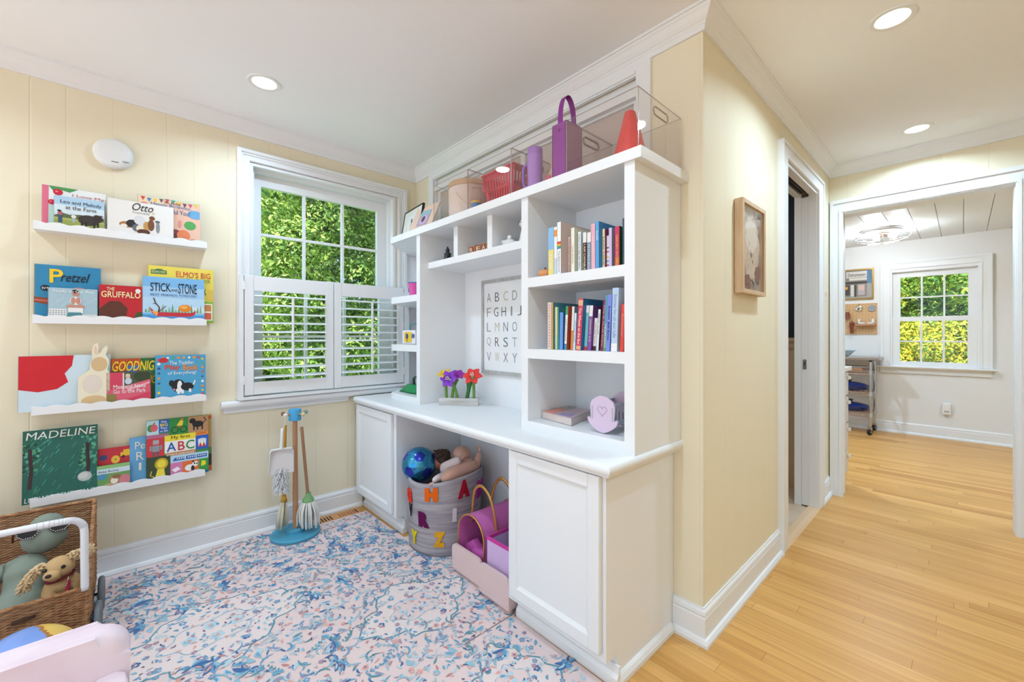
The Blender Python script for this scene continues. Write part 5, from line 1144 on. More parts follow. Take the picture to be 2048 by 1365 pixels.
while y < 2.75:
    x = -1.0
    while x < 1.47:
        cx, cy = x + rng.uniform(-0.012, 0.012), y + rng.uniform(-0.012, 0.012)
        u_ = rng.random() * 0.0006 + 0.0006; a = rng.uniform(0, 2 * PI)
        inm = any(abs(cx - q[0]) < q[3] * 0.95 and abs(cy - q[1]) < q[4] * 0.8 for q in MED)
        big = rng.random()
        if inside(cx, cy):
            if inm:
                if big < 0.45: leaf((cx, cy), a, 0.022, 0.0048, rng.choice((1, 6, 2, 4)), u_)
                elif big < 0.6: flower((cx, cy), 0.010, rng.choice((6, 5, 2)), 4, u_)
            elif big < 0.020: lily((cx, cy), a, 0.062, u_)
            elif big < 0.075: frond((cx, cy), a, 0.064, rng.choice((1, 2, 7, 6)), u_)
            elif big < 0.19: curl((cx, cy), a, 0.062, 0.0075, rng.choice((2, 1, 7)), rng.choice((-2.6, 2.6, 1.6)), u_)
            elif big < 0.31: flower((cx, cy), rng.uniform(0.008, 0.0135), rng.choice((2, 5, 6, 4, 1)), rng.choice((4, 0, 3)), u_)
            elif big < 0.40: 
                leaf((cx, cy), a, 0.042, 0.010, rng.choice((6, 1)), u_); leaf((cx, cy), a, 0.030, 0.005, rng.choice((2, 5)), u_ + 0.0002)
            elif big < 0.90: leaf((cx, cy), a, rng.uniform(0.018, 0.036), rng.uniform(0.0028, 0.0058), rng.choice((1, 1, 2, 2, 6, 6, 7, 3, 4, 5, 10)), u_, rng.uniform(-0.2, 0.2))
            if rng.random() < 0.5: leaf((cx + rng.uniform(-.015, .015), cy + rng.uniform(-.015, .015)), rng.uniform(0, 6), rng.uniform(0.011, 0.02), 0.003, rng.choice((1, 2, 3, 4, 5, 6, 9)), u_ + 0.0002)
        x += step
    y += step
m.build('printed_pattern', [mat(c, 0.9, spec=0.1) for c in RC], r)
m = MB().box(0.90, 1.158, 1.2555, 1.2590, 0.0068, 0.0076); m.build('seam', mat('#8a7d78', 0.9), r)

# ---------------------------------------------------------------- knee space: felt basket, ball, dolls
BC = (1.312, 1.985)
k = root('felt_basket', 'grey felt storage basket with coloured letters under the worktop', 'basket', (*BC, 0.007))
FELT = mat('#b7b0b3', 0.95, spec=0.05, var=((4, 4, 60), '#98929a'))
def felt_r(z): return 0.196 + 0.012 * (z / 0.41) + 0.0012 * math.sin(z * 24)
m = MB(); N = 56; rows = []
zs = [0.007, 0.010, 0.022, 0.06, 0.11, 0.17, 0.23, 0.29, 0.34, 0.38, 0.400]
def rim(a): return 0.020 * math.cos(a - math.radians(-35)) + 0.006 * math.sin(3 * a)
def wob(a, z): return 1 + 0.010 * math.sin(3 * a + 1 + z * 6) + 0.006 * math.sin(5 * a + 9 * z)
for q, sg in ((zs, 0.0), (zs[::-1], -0.008)):
    for i, z in enumerate(q):
        if sg and z < 0.02: continue
        rr = felt_r(z) + sg - (0.012 if z < 0.009 else 0)
        rows.append([m.v((BC[0] + rr * wob(2 * PI * j / N, z) * math.cos(2 * PI * j / N), BC[1] + rr * wob(2 * PI * j / N, z) * math.sin(2 * PI * j / N), z + (rim(2 * PI * j / N) * (z / 0.40) ** 3))) for j in range(N)])
for A, B in zip(rows, rows[1:]):
    for j in range(N): m.f([A[j], A[(j + 1) % N], B[(j + 1) % N], B[j]])
m.f(rows[0]); m.f(rows[-1])
m.build('body', FELT, k, smooth=True)
def felt_letter(ch, a0, w, z0, z1, col, bold=0.09):
    m = MB()
    def fn(s, t, off=0.0):
        a = math.radians(a0 + w * (s - 0.5)); z = z0 + (z1 - z0) * t
        rr = felt_r(z) * wob(a, z) + 0.0035 + off
        return (BC[0] + rr * math.cos(a), BC[1] + rr * math.sin(a), z + rim(a) * (z / 0.40) ** 3)
    vs, fs = text_geo(ch, bold, 0)
    A = [m.v(fn(a, b)) for a, b in vs]
    for q in fs: m.f([A[i] for i in q])
    ex = bmesh.ops.extrude_face_region(m.bm, geom=m.bm.faces[:])
    for v in ex['geom']:
        if isinstance(v, bmesh.types.BMVert):
            d = Vector((v.co.x - BC[0], v.co.y - BC[1], 0)).normalized(); v.co += d * 0.004
    m.build('felt_letter', mat(col, 0.95, spec=0.05), k)
felt_letter('G', -191, 20, 0.262, 0.345, '#e8412f'); felt_letter('H', -143, 19, 0.305, 0.378, '#ee6a1c'); felt_letter('A', -95.5, 19, 0.298, 0.384, '#a81f34')
felt_letter('V', -187, 11, 0.186, 0.262, '#2a2a30', 0.0); felt_letter('R', -156, 19, 0.158, 0.240, '#6a1f52'); felt_letter('I', -110, 6, 0.186, 0.256, '#e0dade'); felt_letter('Y', -177, 15, 0.052, 0.122, '#e2cc2c'); felt_letter('Z', -132, 17, 0.062, 0.140, '#e8a82c')
felt_letter('M', -58, 22, 0.262, 0.350, '#b03a98')

BALL = (1.196, 2.072, 0.432)
k = root('soccer_ball', 'shiny blue soccer ball resting in the grey felt basket', 'ball', BALL)
BLU = mat('#3f97c4', 0.16, 0.75); NVY = mat('#3040b0', 0.2, 0.6)
bm = bmesh.new(); bmesh.ops.create_icosphere(bm, subdivisions=6, radius=0.0955)
ph = (1 + 5 ** 0.5) / 2
Rb = Euler((0.55, 0.30, 0.7)).to_matrix()
ico = [Rb @ Vector(v).normalized() for v in [(0, s, t * ph) for s in (-1, 1) for t in (-1, 1)] + [(s, t * ph, 0) for s in (-1, 1) for t in (-1, 1)] + [(t * ph, 0, s) for s in (-1, 1) for t in (-1, 1)]]
PENT = []
for q in ico:
    nb = sorted(ico, key=lambda w: -w.dot(q))[1:6]
    t_ = q.orthogonal().normalized(); s_ = q.cross(t_)
    nb.sort(key=lambda w: math.atan2(w.dot(s_), w.dot(t_)))
    P = [(2 * q + w) / 3 for w in nb]
    PENT.append((q, [P[i].cross(P[(i + 1) % 5]) for i in range(5)]))
def pent(d):
    return any(d.dot(q) > 0.8 and all(d.dot(n) > 0 for n in ns) for q, ns in PENT)
for fc in bm.faces:
    d = fc.calc_center_median().normalized()
    best = sorted((d.dot(q) for q in ico), reverse=True)
    fc.material_index = 1 if pent(d) else 0
m = MB(); m.bm.free(); m.bm = bm; m.build('shell', [BLU, NVY], k, smooth=True, local=True)
m = MB()
for q in ico[:12]:
    t = q.orthogonal().normalized(); b_ = q.cross(t)
    for i in range(5):
        a = 2 * PI * i / 5; d = (q + (t * math.cos(a) + b_ * math.sin(a)) * 0.38).normalized(); e = (q + (t * math.cos(a) + b_ * math.sin(a)) * 0.68).normalized()
        m.tube([d * 0.0957, ((d + e) / 2).normalized() * 0.0957, e * 0.0957], 0.0011, 5)
m.build('seams', mat('#2c6f9a', 0.4), k, local=True)

SKIN = mat('#d8ab98', 0.55)
def skin_body(name, chains, mt, par, sub=2):
    me = bpy.data.meshes.new(name); vs = []; es = []; rs = []
    idx = {}
    for ch in chains:
        prev = None
        for key, co, rad in ch:
            if key not in idx:
                idx[key] = len(vs); vs.append(tuple(WM[par].inverted() @ Vector(co))); rs.append(rad)
            if prev is not None: es.append((prev, idx[key]))
            prev = idx[key]
    me.from_pydata(vs, es, []); me.update()
    o = bpy.data.objects.new(name, me); COL.objects.link(o); o.parent = par
    sk = o.modifiers.new('skin', 'SKIN'); ss = o.modifiers.new('smooth', 'SUBSURF'); ss.levels = ss.render_levels = sub
    for i, r_ in enumerate(rs): me.skin_vertices[0].data[i].radius = (r_, r_) if isinstance(r_, (int, float)) else r_
    me.skin_vertices[0].data[0].use_root = True
    sk.use_smooth_shade = True
    me.materials.append(mt)
    return o
# first doll: dark hair, pale sleeved suit, lying behind the ball
k = root('baby_doll', 'baby doll with dark brown hair in a pale suit, beside the blue ball', 'doll', (1.28, 1.99, 0.36))
skin_body('body', [[('p', (1.335, 1.90, 0.395), 0.040), ('c', (1.325, 1.96, 0.405), 0.045), ('n', (1.318, 2.015, 0.412), 0.024)],
    [('p', (1.335, 1.90, 0.395), 0.040), ('l1', (1.255, 1.895, 0.402), 0.026), ('l2', (1.185, 1.884, 0.398), 0.019), ('l3', (1.164, 1.872, 0.392), 0.014)],
    [('c', (1.325, 1.96, 0.405), 0.045), ('a1', (1.262, 1.925, 0.432), 0.030), ('a2', (1.300, 1.868, 0.470), 0.026), ('a3', (1.318, 1.838, 0.488), 0.020)]], mat('#d9cbcb', 0.9), k)
m = MB(); m.ell((1.288, 2.028, 0.440), (0.046, 0.050, 0.046)); m.ell((1.248, 2.014, 0.436), (0.008, 0.008, 0.008), 10, 8)
m.build('head', mat('#b5705e', 0.6), k, smooth=True)
m = MB(); rng = random.Random(3)
m.ell((1.306, 2.014, 0.462), (0.050, 0.058, 0.040))
for i in range(140):
    a, e = rng.uniform(0, 2 * PI), rng.uniform(0.1, 1.3)
    d = Vector((math.cos(a) * math.cos(e), math.sin(a) * math.cos(e), math.sin(e)))
    p0 = Vector((1.306, 2.014, 0.462)) + Vector((d.x * 0.048, d.y * 0.056, d.z * 0.038)); q = p0 + d * 0.003 + Vector((rng.uniform(-.022, .022), rng.uniform(-.022, .022), rng.uniform(-.008, .004)))
    m.tube([p0 - d * 0.006, (p0 + q) / 2 + d * 0.003, q], [0.004, 0.003, 0.001], 5)
m.build('hair', mat('#4a362e', 0.8), k, smooth=True)
def tiny_hand(par, c, d, s, name='hand'):
    d = Vector(d).normalized(); sd = d.cross(Vector((0, 0, 1)) if abs(d.z) < 0.9 else Vector((1, 0, 0))).normalized(); m = MB(); c = Vector(c)
    R = Matrix((sd, d.cross(sd), d)).transposed()
    m.ell(c, (s * 0.45, s * 0.28, s * 0.5), R=R)
    for i in range(4):
        b_ = c + sd * s * (-0.33 + 0.22 * i) + d * s * 0.36; L = s * (0.50, 0.62, 0.58, 0.42)[i]
        m.tube([b_, b_ + d * L * 0.6, b_ + d * L + d.cross(sd) * L * 0.25], [s * 0.11, s * 0.10, s * 0.075], 8)
    b_ = c + sd * s * 0.40; m.tube([b_ - d * s * 0.05, b_ + sd * s * 0.2 + d * s * 0.22, b_ + sd * s * 0.26 + d * s * 0.42], [s * 0.12, s * 0.11, s * 0.08], 8)
    return m.build(name, SKIN, par, smooth=True)
tiny_hand(k, (1.322, 1.826, 0.497), (0.2, -0.5, 0.6), 0.026); tiny_hand(k, (1.155, 1.867, 0.388), (-1, -0.2, -0.1), 0.022, 'foot')
k = root('baby_doll', 'bare pink baby doll with one arm raised at the right rim of the basket', 'doll', (1.38, 1.87, 0.36))
skin_body('body', [[('p', (1.300, 1.836, 0.432), 0.040), ('c', (1.365, 1.845, 0.430), 0.042), ('n', (1.412, 1.90, 0.440), 0.026)],
    [('p', (1.300, 1.836, 0.432), 0.040), ('l1', (1.232, 1.842, 0.412), 0.032), ('l2', (1.205, 1.868, 0.392), 0.022)],
    [('c', (1.365, 1.845, 0.430), 0.042), ('a1', (1.425, 1.846, 0.432), 0.026), ('a2', (1.446, 1.850, 0.470), 0.019), ('a3', (1.450, 1.850, 0.500), 0.013)]], SKIN, k)
m = MB(); m.ell((1.405, 1.955, 0.470), (0.052, 0.056, 0.050)); m.ell((1.358, 1.940, 0.466), (0.008, 0.009, 0.008), 8, 6); m.build('head', SKIN, k, smooth=True)
tiny_hand(k, (1.451, 1.850, 0.514), (0.05, 0, 1), 0.024)

# pink crates, carrier, lilac bin
PINK = mat('#e4c9c6', 0.5)
def crate(label, u, v0, v1, top, deep, rz=0.0):
    r = root('toy_crate', label, 'crate', (u, (v0 + v1) / 2, 0.0065), (0, 0, rz), group='pale pink wooden crates under the worktop')
    w = (v1 - v0) / 2
    def face(x0, x1, nm):
        m = MB(); rr = 0.030
        pts = [(-w, 0.020), (w, 0.020)] + arc((w - rr, top - rr), rr, 0, 90, 6) + arc((-w + rr, top - rr), rr, 90, 180, 6)
        m.prism(pts, 'x', x0, x1, 0.0012); return m.build(nm, PINK, r, local=True)
    fr = face(-0.012, 0, 'front_panel'); face(deep - 0.012, deep, 'back_panel')
    m = MB(); m.box(0, deep - 0.012, -w, -w + 0.010, 0.020, 0.090); m.build('side_panel', PINK, r, local=True)
    m = MB(); m.box(0, deep - 0.012, w - 0.010, w, 0.020, 0.090); m.build('side_panel', PINK, r, local=True)
    m = MB(); m.box(0.0, deep - 0.012, -w + 0.010, w - 0.010, 0.020, 0.028); m.build('floor_panel', PINK, r, local=True)
    m = MB(); m.box(0.002, 0.014, -w + 0.004, w - 0.004, 0.0, 0.020); m.box(deep - 0.02, deep - 0.01, -w + 0.004, w - 0.004, 0.0, 0.020); m.build('base_rail', mat('#cdb3b0', 0.5), r, local=True)
    m = MB()
    for y in (-w + 0.010, w - 0.010):
        for z in (0.036, 0.064): m.cyl((-0.0126, y, z), (-0.0118, y, z), 0.0022, n=8)
    m.build('screw_heads', mat('#b59a98', 0.4, 0.4), fr, local=True)
    return r
crate('pale pink wooden crate holding the pink pet carrier, next to the felt basket', 1.168, 1.462, 1.690, 0.142, 0.30)
crate('pale pink wooden crate holding the lilac bin, beside the hall-end cabinet', 1.150, 1.258, 1.456, 0.150, 0.30)

k = root('pet_carrier', 'pink arched toy pet carrier with gold piping and handles standing in the crate', 'bag', (1.32, 1.575, 0.036))
HP = mat('#cf6fb8', 0.55); GOLD = mat('#d9a05a', 0.28, 0.75)
ca, wv, zs_, zr = 1.576, 0.098, 0.036, 0.205
ux0, ux1 = 1.185, 1.450
def arch(off=0.0, n=16):
    return [(ca + wv + off, zs_)] + [(ca + (wv + off) * math.cos(PI * i / n), zr + (0.100 + off) * math.sin(PI * i / n)) for i in range(n + 1)] + [(ca - wv - off, zs_)]
m = MB(); P = arch(); Q = arch(-0.004)
A = [[m.v((u, y, z)) for y, z in p] for u, p in ((ux0, P), (ux1, P), (ux1, Q), (ux0, Q))]
for a, b_ in ((0, 1), (2, 3), (0, 3), (1, 2)):
    for i in range(len(P) - 1): m.f([A[a][i], A[a][i + 1], A[b_][i + 1], A[b_][i]])
m.box(ux0, ux1, ca - wv, ca + wv, zs_, zs_ + 0.004)
m.build('shell', HP, k, smooth=True, auto=35)
m = MB().prism(arch(-0.004)[:], 'x', ux1 - 0.004, ux1 - 0.001); m.build('end_panel', HP, k)
m = MB(); bl_ = [(y, z) for y, z in arch(-0.006)]
m.prism([(ca - 0.085, 0.042), (ca + 0.085, 0.042), (ca + 0.086, 0.13), (ca + 0.02, 0.175), (ca - 0.04, 0.125), (ca - 0.086, 0.145)], 'x', ux0 + 0.03, ux0 + 0.06, 0.008)
m.ell((ux0 + 0.045, ca - 0.02, 0.115), (0.03, 0.06, 0.03))
m.build('lining', mat('#c65bb0', 0.8), k, smooth=True, auto=40)
for u in (ux0, ux1):
    m = MB().tube([(u, y, z) for y, z in arch(0.001, 24)], 0.0042, 8); m.build('piping', GOLD, k, smooth=True)
for u, dz, t in ((1.262, 0.0, 0.0), (1.385, 0.004, 0.012)):
    pts = spline([(u, ca + 0.094, 0.225), (u - 0.004, ca + 0.080, 0.315), (u - 0.010 + t, ca + 0.055, 0.395), (u - 0.012 + t, ca + 0.0, 0.428 + dz), (u - 0.010 + t, ca - 0.058, 0.392), (u - 0.004, ca - 0.083, 0.315), (u, ca - 0.098, 0.225)], 8)
    m = MB().tube(pts, 0.0085, 10, flat=(0.55, (1, 0, 0))); m.build('handle', GOLD, k, smooth=True)
    m = MB()
    for s in (-1, 1): m.box(u - 0.012, u + 0.012, ca + s * (wv + 0.0005), ca + s * (wv + 0.0055), 0.195, 0.232, 0.002)
    m.build('handle_tab', GOLD, k)
m = MB().prism([(1.300 + 0.016 * 16 * math.sin(t) ** 3 / 16, 0.130 + 0.016 * (13 * math.cos(t) - 5 * math.cos(2 * t) - 2 * math.cos(3 * t) - math.cos(4 * t)) / 16) for t in [2 * PI * i / 28 for i in range(28)]], 'y', ca - wv - 0.003, ca - wv - 0.0005); m.build('heart_badge', mat('#b3174f', 0.5), k)
k = root('fabric_bin', 'open lilac fabric bin with a magenta hem standing in the pink crate by the cabinet', 'bin', (1.28, 1.35, 0.036))
m = MB(); LI = mat('#d7b9e2', 0.8); a0, a1, b0, b1, t0, t1 = 1.172, 1.400, 1.275, 1.437, 0.036, 0.262
for q in ((a0, a0 + 0.004, b0, b1), (a1 - 0.004, a1, b0, b1), (a0 + 0.004, a1 - 0.004, b0, b0 + 0.004), (a0 + 0.004, a1 - 0.004, b1 - 0.004, b1)): m.box(*q, t0, t1)
m.box(a0, a1, b0, b1, t0, t0 + 0.004); m.build('body', LI, k)
m = MB()
for q in ((a0 - 0.001, a0 + 0.005, b0 - 0.001, b1 + 0.001), (a1 - 0.005, a1 + 0.001, b0 - 0.001, b1 + 0.001), (a0 + 0.005, a1 - 0.005, b0 - 0.001, b0 + 0.005), (a0 + 0.005, a1 - 0.005, b1 - 0.005, b1 + 0.001)): m.box(*q, t1 - 0.014, t1 + 0.001)
m.build('hem', mat('#d23f9c', 0.8), k)

# floor register
k = root('floor_register', 'slotted oak floor register in the corner by the baseboard', 'vent', (0.98, 2.70, 0.0005))
OAK = mat('#d99a63', 0.45)
m = MB(); x0, x1, y0_, y1_ = 0.80, 1.105, 2.648, 2.752
m.prism([(x0, y0_), (x1, y0_), (x1 + 0.008, y0_ + 0.01), (x1 + 0.008, y1_ - 0.01), (x1, y1_), (x0, y1_), (x0 - 0.008, y1_ - 0.01), (x0 - 0.008, y0_ + 0.01)], 'z', 0.0006, 0.005)
m.build('plate', OAK, k)
for i in range(16):
    if i == 7 or i == 8: continue
    m = MB().box(x0 + 0.020 + i * 0.0178, x0 + 0.029 + i * 0.0178, y0_ + 0.022, y1_ - 0.022, 0.0050, 0.0056); m.build('slot', mat('#4a2f1c', 0.6) if i < 8 or i == 15 else mat('#b06f40', 0.6), k)

# play cleaning set
SB = mat('#4fa3c4', 0.5); BEE = mat('#c08d68', 0.5); BX, BY = 0.703, 2.612
k = root('cleaning_stand', 'wooden play cleaning stand with a blue disc base and a pale pole', 'stand', (BX, BY, 0.0063))
m = MB().lathe([(0, 0.0), (0.126, 0.0), (0.130, 0.004), (0.130, 0.014), (0.126, 0.018), (0.048, 0.018), (0.048, 0.036), (0.044, 0.039), (0, 0.039)], (BX, BY, 0.0078), 48); m.build('base', SB, k, smooth=True, auto=35)
m = MB().cyl((BX, BY, 0.046), (BX - 0.004, BY, 0.682), 0.0145, 0.0125, 20); m.build('pole', BEE, k, smooth=True, auto=40)
m = MB().lathe([(0, 0), (0.031, 0), (0.033, 0.002), (0.033, 0.062), (0.031, 0.065), (0, 0.065)], (BX - 0.004, BY, 0.668), 28); m.build('hub', mat('#4aa6d8', 0.5), k, smooth=True, auto=35)
for a, c in ((205, '#e6e3dc'), (150, '#8a5a44'), (-62, '#d6cf9a'), (10, '#8fa08f')):
    d = Vector((math.cos(math.radians(a)), math.sin(math.radians(a)), 0.08)); c0 = Vector((BX - 0.004, BY, 0.702))
    m = MB().cyl(c0 + d * 0.031, c0 + d * 0.056, 0.005, n=10); pg = m.build('peg', BEE, k, smooth=True, auto=40)
    m = MB().ell(c0 + d * 0.062, (0.012, 0.012, 0.012)); m.build('peg_knob', mat(c, 0.5), pg, smooth=True)
CORD = mat('#e8e4da', 0.8)
# mop
k = root('toy_mop', 'small mop with a green cap and white strands hanging right of the stand pole', 'mop', (BX + 0.05, BY - 0.02, 0.04))
mx_, my_ = BX + 0.034, BY - 0.040
m = MB().cyl((mx_ - 0.012, my_ + 0.005, 0.630), (mx_ + 0.020, my_ + 0.0, 0.235), 0.0085, n=14); m.build('handle', mat('#a57c5c', 0.5), k, smooth=True, auto=40)
m = MB().lathe([(0, 0.050), (0.014, 0.050), (0.016, 0.030), (0.030, 0.014), (0.032, 0.0), (0, 0.0)], (mx_ + 0.022, my_, 0.196), 20); m.build('cap', mat('#7fae74', 0.5), k, smooth=True, auto=40)
m = MB(); rng = random.Random(9)
for i in range(40):
    a = 2 * PI * i / 40 + rng.uniform(-.1, .1); r1 = rng.uniform(0.034, 0.062); sg = rng.uniform(0.02, 0.05)
    p0 = Vector((mx_ + 0.022 + 0.024 * math.cos(a), my_ + 0.024 * math.sin(a), 0.202)); p2 = Vector((mx_ + 0.026 + r1 * math.cos(a), my_ + r1 * math.sin(a), 0.050 + rng.uniform(0, 0.02)))
    pm = (p0 + p2) / 2 + Vector((0.014 * math.cos(a), 0.014 * math.sin(a), 0.01))
    m.tube(spline([p0, pm, p2], 4), [0.0042] * 8 + [0.006], 6)
m.build('strands', mat('#eae7df', 0.95), k, smooth=True)
m = MB().tube([(BX + 0.022, BY - 0.050, 0.705), (mx_ - 0.013, my_ + 0.006, 0.625), (BX + 0.026, BY - 0.048, 0.705)], 0.0009, 5); m.build('cord', CORD, k)
# broom
k = root('toy_broom', 'small broom with an ochre handle and cream bristles behind the stand pole', 'broom', (BX - 0.06, BY + 0.04, 0.05))
bx_, by_ = BX - 0.058, BY + 0.030
m = MB().cyl((bx_ + 0.010, by_, 0.640), (bx_ + 0.004, by_, 0.230), 0.0088, n=14); m.build('handle', mat('#c9952f', 0.5), k, smooth=True, auto=40)
m = MB().lathe([(0, 0.03), (0.012, 0.03), (0.016, 0.01), (0.018, 0), (0, 0)], (bx_ + 0.004, by_, 0.205), 16); m.build('cap', mat('#c9952f', 0.5), k, smooth=True)
m = MB()
for i in range(44):
    a = rng.uniform(0, 2 * PI); r1 = rng.uniform(0.005, 0.036)
    p0 = Vector((bx_ + 0.004 + 0.012 * math.cos(a), by_ + 0.012 * math.sin(a), 0.210)); p2 = Vector((bx_ - 0.012 + r1 * math.cos(a), by_ - 0.006 + r1 * math.sin(a), 0.053 + rng.uniform(0, .02)))
    m.tube([p0, (p0 + p2) / 2 + Vector((0.005 * math.cos(a), 0.005 * math.sin(a), 0)), p2], [0.003, 0.004, 0.0045], 6)
m.build('bristles', mat('#e0d8c2', 0.95), k, smooth=True)
m = MB().tube([(BX - 0.052, BY + 0.026, 0.705), (bx_ + 0.010, by_, 0.636), (BX - 0.050, BY + 0.028, 0.705)], 0.0009, 5); m.build('cord', CORD, k)
# duster
k = root('toy_duster', 'white fringed duster hanging behind the dustpan', 'duster', (BX - 0.085, BY - 0.03, 0.28))
dx_, dy_ = BX - 0.086, BY - 0.040
m = MB().cyl((dx_, dy_, 0.560), (dx_, dy_, 0.300), 0.008, n=12); m.build('handle', mat('#e9e4dc', 0.5), k, smooth=True)
m = MB()
for i in range(330):
    z = 0.290 + 0.135 * rng.random(); a = rng.uniform(0, 2 * PI); d = Vector((math.cos(a), math.sin(a) * 0.8, -0.55)); L = rng.uniform(0.026, 0.038)
    p0 = Vector((dx_ + 0.006 * d.x, dy_ + 0.006 * d.y, z)); m.tube([p0, p0 + d * L * 0.6 + Vector((0, 0, 0.006)), p0 + d * L], [0.0028, 0.0026, 0.0022], 5)
m.build('fringe', mat('#f0eff1', 0.95), k, smooth=True)
# dustpan
k = root('toy_dustpan', 'white toy dustpan hanging by its handle at the left of the stand', 'dustpan', (0.615, 2.55, 0.39), (0, 0, math.radians(-8)))
WP = mat('#efebea', 0.4)
m = MB()
pw = 0.062; prof_ = [(-pw, 0.0), (pw, 0.0), (pw * 0.94, 0.125), (pw * 0.80, 0.142), (-pw * 0.80, 0.142), (-pw * 0.94, 0.125)]
m.prism(prof_, 'y', 0.012, 0.015); pan = m.build('pan', WP, k, local=True)
m = MB()
def wallp(p, q, h0, h1):
    a = [m.v((p[0], 0.012, p[1])), m.v((q[0], 0.012, q[1])), m.v((q[0], 0.012 - h1, q[1])), m.v((p[0], 0.012 - h0, p[1]))]
    t = Vector((q[0] - p[0], 0, q[1] - p[1])).normalized(); nrm = Vector((-t.z, 0, t.x)) * 0.0025
    b_ = [m.v(x.co + nrm) for x in a]
    m.f(a); m.f(b_[::-1])
    for i in range(4): m.f([a[i], a[(i + 1) % 4], b_[(i + 1) % 4], b_[i]])
H_ = [0.004, 0.004, 0.028, 0.030, 0.030, 0.028]
for i in range(1, 6): wallp(prof_[i], prof_[(i + 1) % 6], H_[i], H_[(i + 1) % 6] if i < 5 else 0.004)
m.build('rim', WP, pan, local=True)
m = MB().tube(spline([(0, 0.0, 0.140), (0.0, -0.006, 0.185), (0.002, -0.004, 0.235), (0.004, 0.002, 0.250)], 5), 0.0125, 12, flat=(0.65, (1, 0, 0))); m.build('handle', WP, k, smooth=True, local=True)
m = MB().tube([(0.006, 0.0, 0.246), (0.028, 0.036, 0.318), (0.010, 0.0, 0.246)], 0.0014, 5); m.build('cord', CORD, k, local=True)

# ---------------------------------------------------------------- wicker cart with plush toys
WICK = bpy.data.materials.new('woven wicker'); WICK.use_nodes = True
n_ = WICK.node_tree.nodes; l_ = WICK.node_tree.links; b_ = n_['Principled BSDF']; b_.inputs['Roughness'].default_value = 0.6; b_.inputs['Specular IOR Level'].default_value = 0.25
geo = n_.new('ShaderNodeNewGeometry'); mp = n_.new('ShaderNodeMapping'); mp.inputs['Scale'].default_value = (30, 30, 170); l_.new(geo.outputs['Position'], mp.inputs['Vector'])
nz = n_.new('ShaderNodeTexNoise'); nz.inputs['Scale'].default_value = 1; nz.inputs['Detail'].default_value = 3; l_.new(mp.outputs[0], nz.inputs['Vector'])
rp = n_.new('ShaderNodeValToRGB'); rp.color_ramp.elements[0].position = 0.36; rp.color_ramp.elements[1].position = 0.66
rp.color_ramp.elements[0].color = (*lin('#8a5a3a'), 1); rp.color_ramp.elements[1].color = (*lin('#c39468'), 1)
l_.new(nz.outputs['Fac'], rp.inputs[0]); l_.new(rp.outputs[0], b_.inputs['Base Color'])
def woven(m, P00, P10, P11, P01, nrm, N=34, pitch=0.0048, amp=0.0020):
    """a panel of horizontal strands waving over upright stakes"""
    P00, P10, P11, P01 = map(Vector, (P00, P10, P11, P01)); nrm = Vector(nrm)
    H_ = ((P01 - P00).length + (P11 - P10).length) / 2; rows = max(4, int(H_ / pitch))
    for r_ in range(rows):
        t = (r_ + 0.5) / rows; A = P00.lerp(P01, t); B = P10.lerp(P11, t)
        n = max(8, int((B - A).length / 0.0085)); pts = []
        for i in range(n + 1): pts.append(A.lerp(B, i / n) + nrm * (amp * math.sin(PI * i / 1.0 * 0.5 + PI * r_)))
        m.tube(pts, pitch * 0.48, 5)
k = root('wicker_cart', 'brown wicker toy cart with a white push handle and grey wheels, filled with plush toys', 'cart', (-0.40, 2.40, 0.0065))
u1, ul, vb, vf = -0.118, -0.78, 2.625, 2.205
zbk, zft, z0_ = 0.425, 0.222, 0.075
m = MB(); woven(m, (ul, vb, z0_), (u1, vb, z0_), (u1, vb, zbk), (ul, vb, zbk), (0, 1, 0)); m.build('back_panel', WICK, k)
m = MB(); woven(m, (ul, vf, z0_), (u1, vf, z0_), (u1, vf, zft), (ul, vf, zft), (0, 1, 0)); m.build('front_panel', WICK, k)
for x in (u1, ul):
    m = MB(); woven(m, (x, vf, z0_), (x, vb, z0_), (x, vb, zbk), (x, vf, zft), (1, 0, 0)); m.build('side_panel', WICK, k)
m = MB()
for a, b__ in (((u1, vb, zbk), (ul, vb, zbk)), ((u1, vf, zft), (ul, vf, zft)), ((u1, vb, zbk), (u1, vf, zft)), ((ul, vb, zbk), (ul, vf, zft)), ((u1, vb, z0_), (u1, vb, zbk)), ((u1, vf, z0_), (u1, vf, zft)), ((u1, vb, z0_), (u1, vf, z0_)), ((u1, vf, z0_), (ul, vf, z0_))):
    A, B = Vector(a), Vector(b__); L = (B - A).length; n = int(L / 0.003); d = (B - A).normalized(); s1 = d.orthogonal().normalized(); s2 = d.cross(s1)
    m.tube([A, B], 0.0068, 8)
    m.tube([A + d * (L * i / n) + (s1 * math.cos(i * 0.9) + s2 * math.sin(i * 0.9)) * 0.0062 for i in range(n + 1)], 0.0026, 5)
m.build('braided_rim', WICK, k)
m = MB().box(ul + 0.005, u1 - 0.005, vf + 0.005, vb - 0.005, z0_ - 0.004, z0_ + 0.004); m.build('floor_panel', mat('#8a5a38', 0.7), k)
m = MB().tube([(-0.30, vf - 0.006, 0.172), (-0.245, vf - 0.006, 0.176)], 0.006, 8); m.build('hand_slot', mat('#4a3222', 0.7), k, smooth=True)
HW = mat('#f0eff2', 0.4)
hp = spline([(-0.1245, vf, 0.215), (-0.1255, vf, 0.33), (-0.126, vf, 0.43), (-0.132, vf, 0.460), (-0.150, vf, 0.478), (-0.18, vf, 0.484), (-0.30, vf, 0.486), (-0.55, vf, 0.486), (-0.72, vf, 0.484), (-0.76, vf, 0.46), (-0.772, vf, 0.40), (-0.774, vf, 0.215)], 8)
m = MB().tube(hp, 0.0115, 14); m.build('push_handle', HW, k, smooth=True)
m = MB()
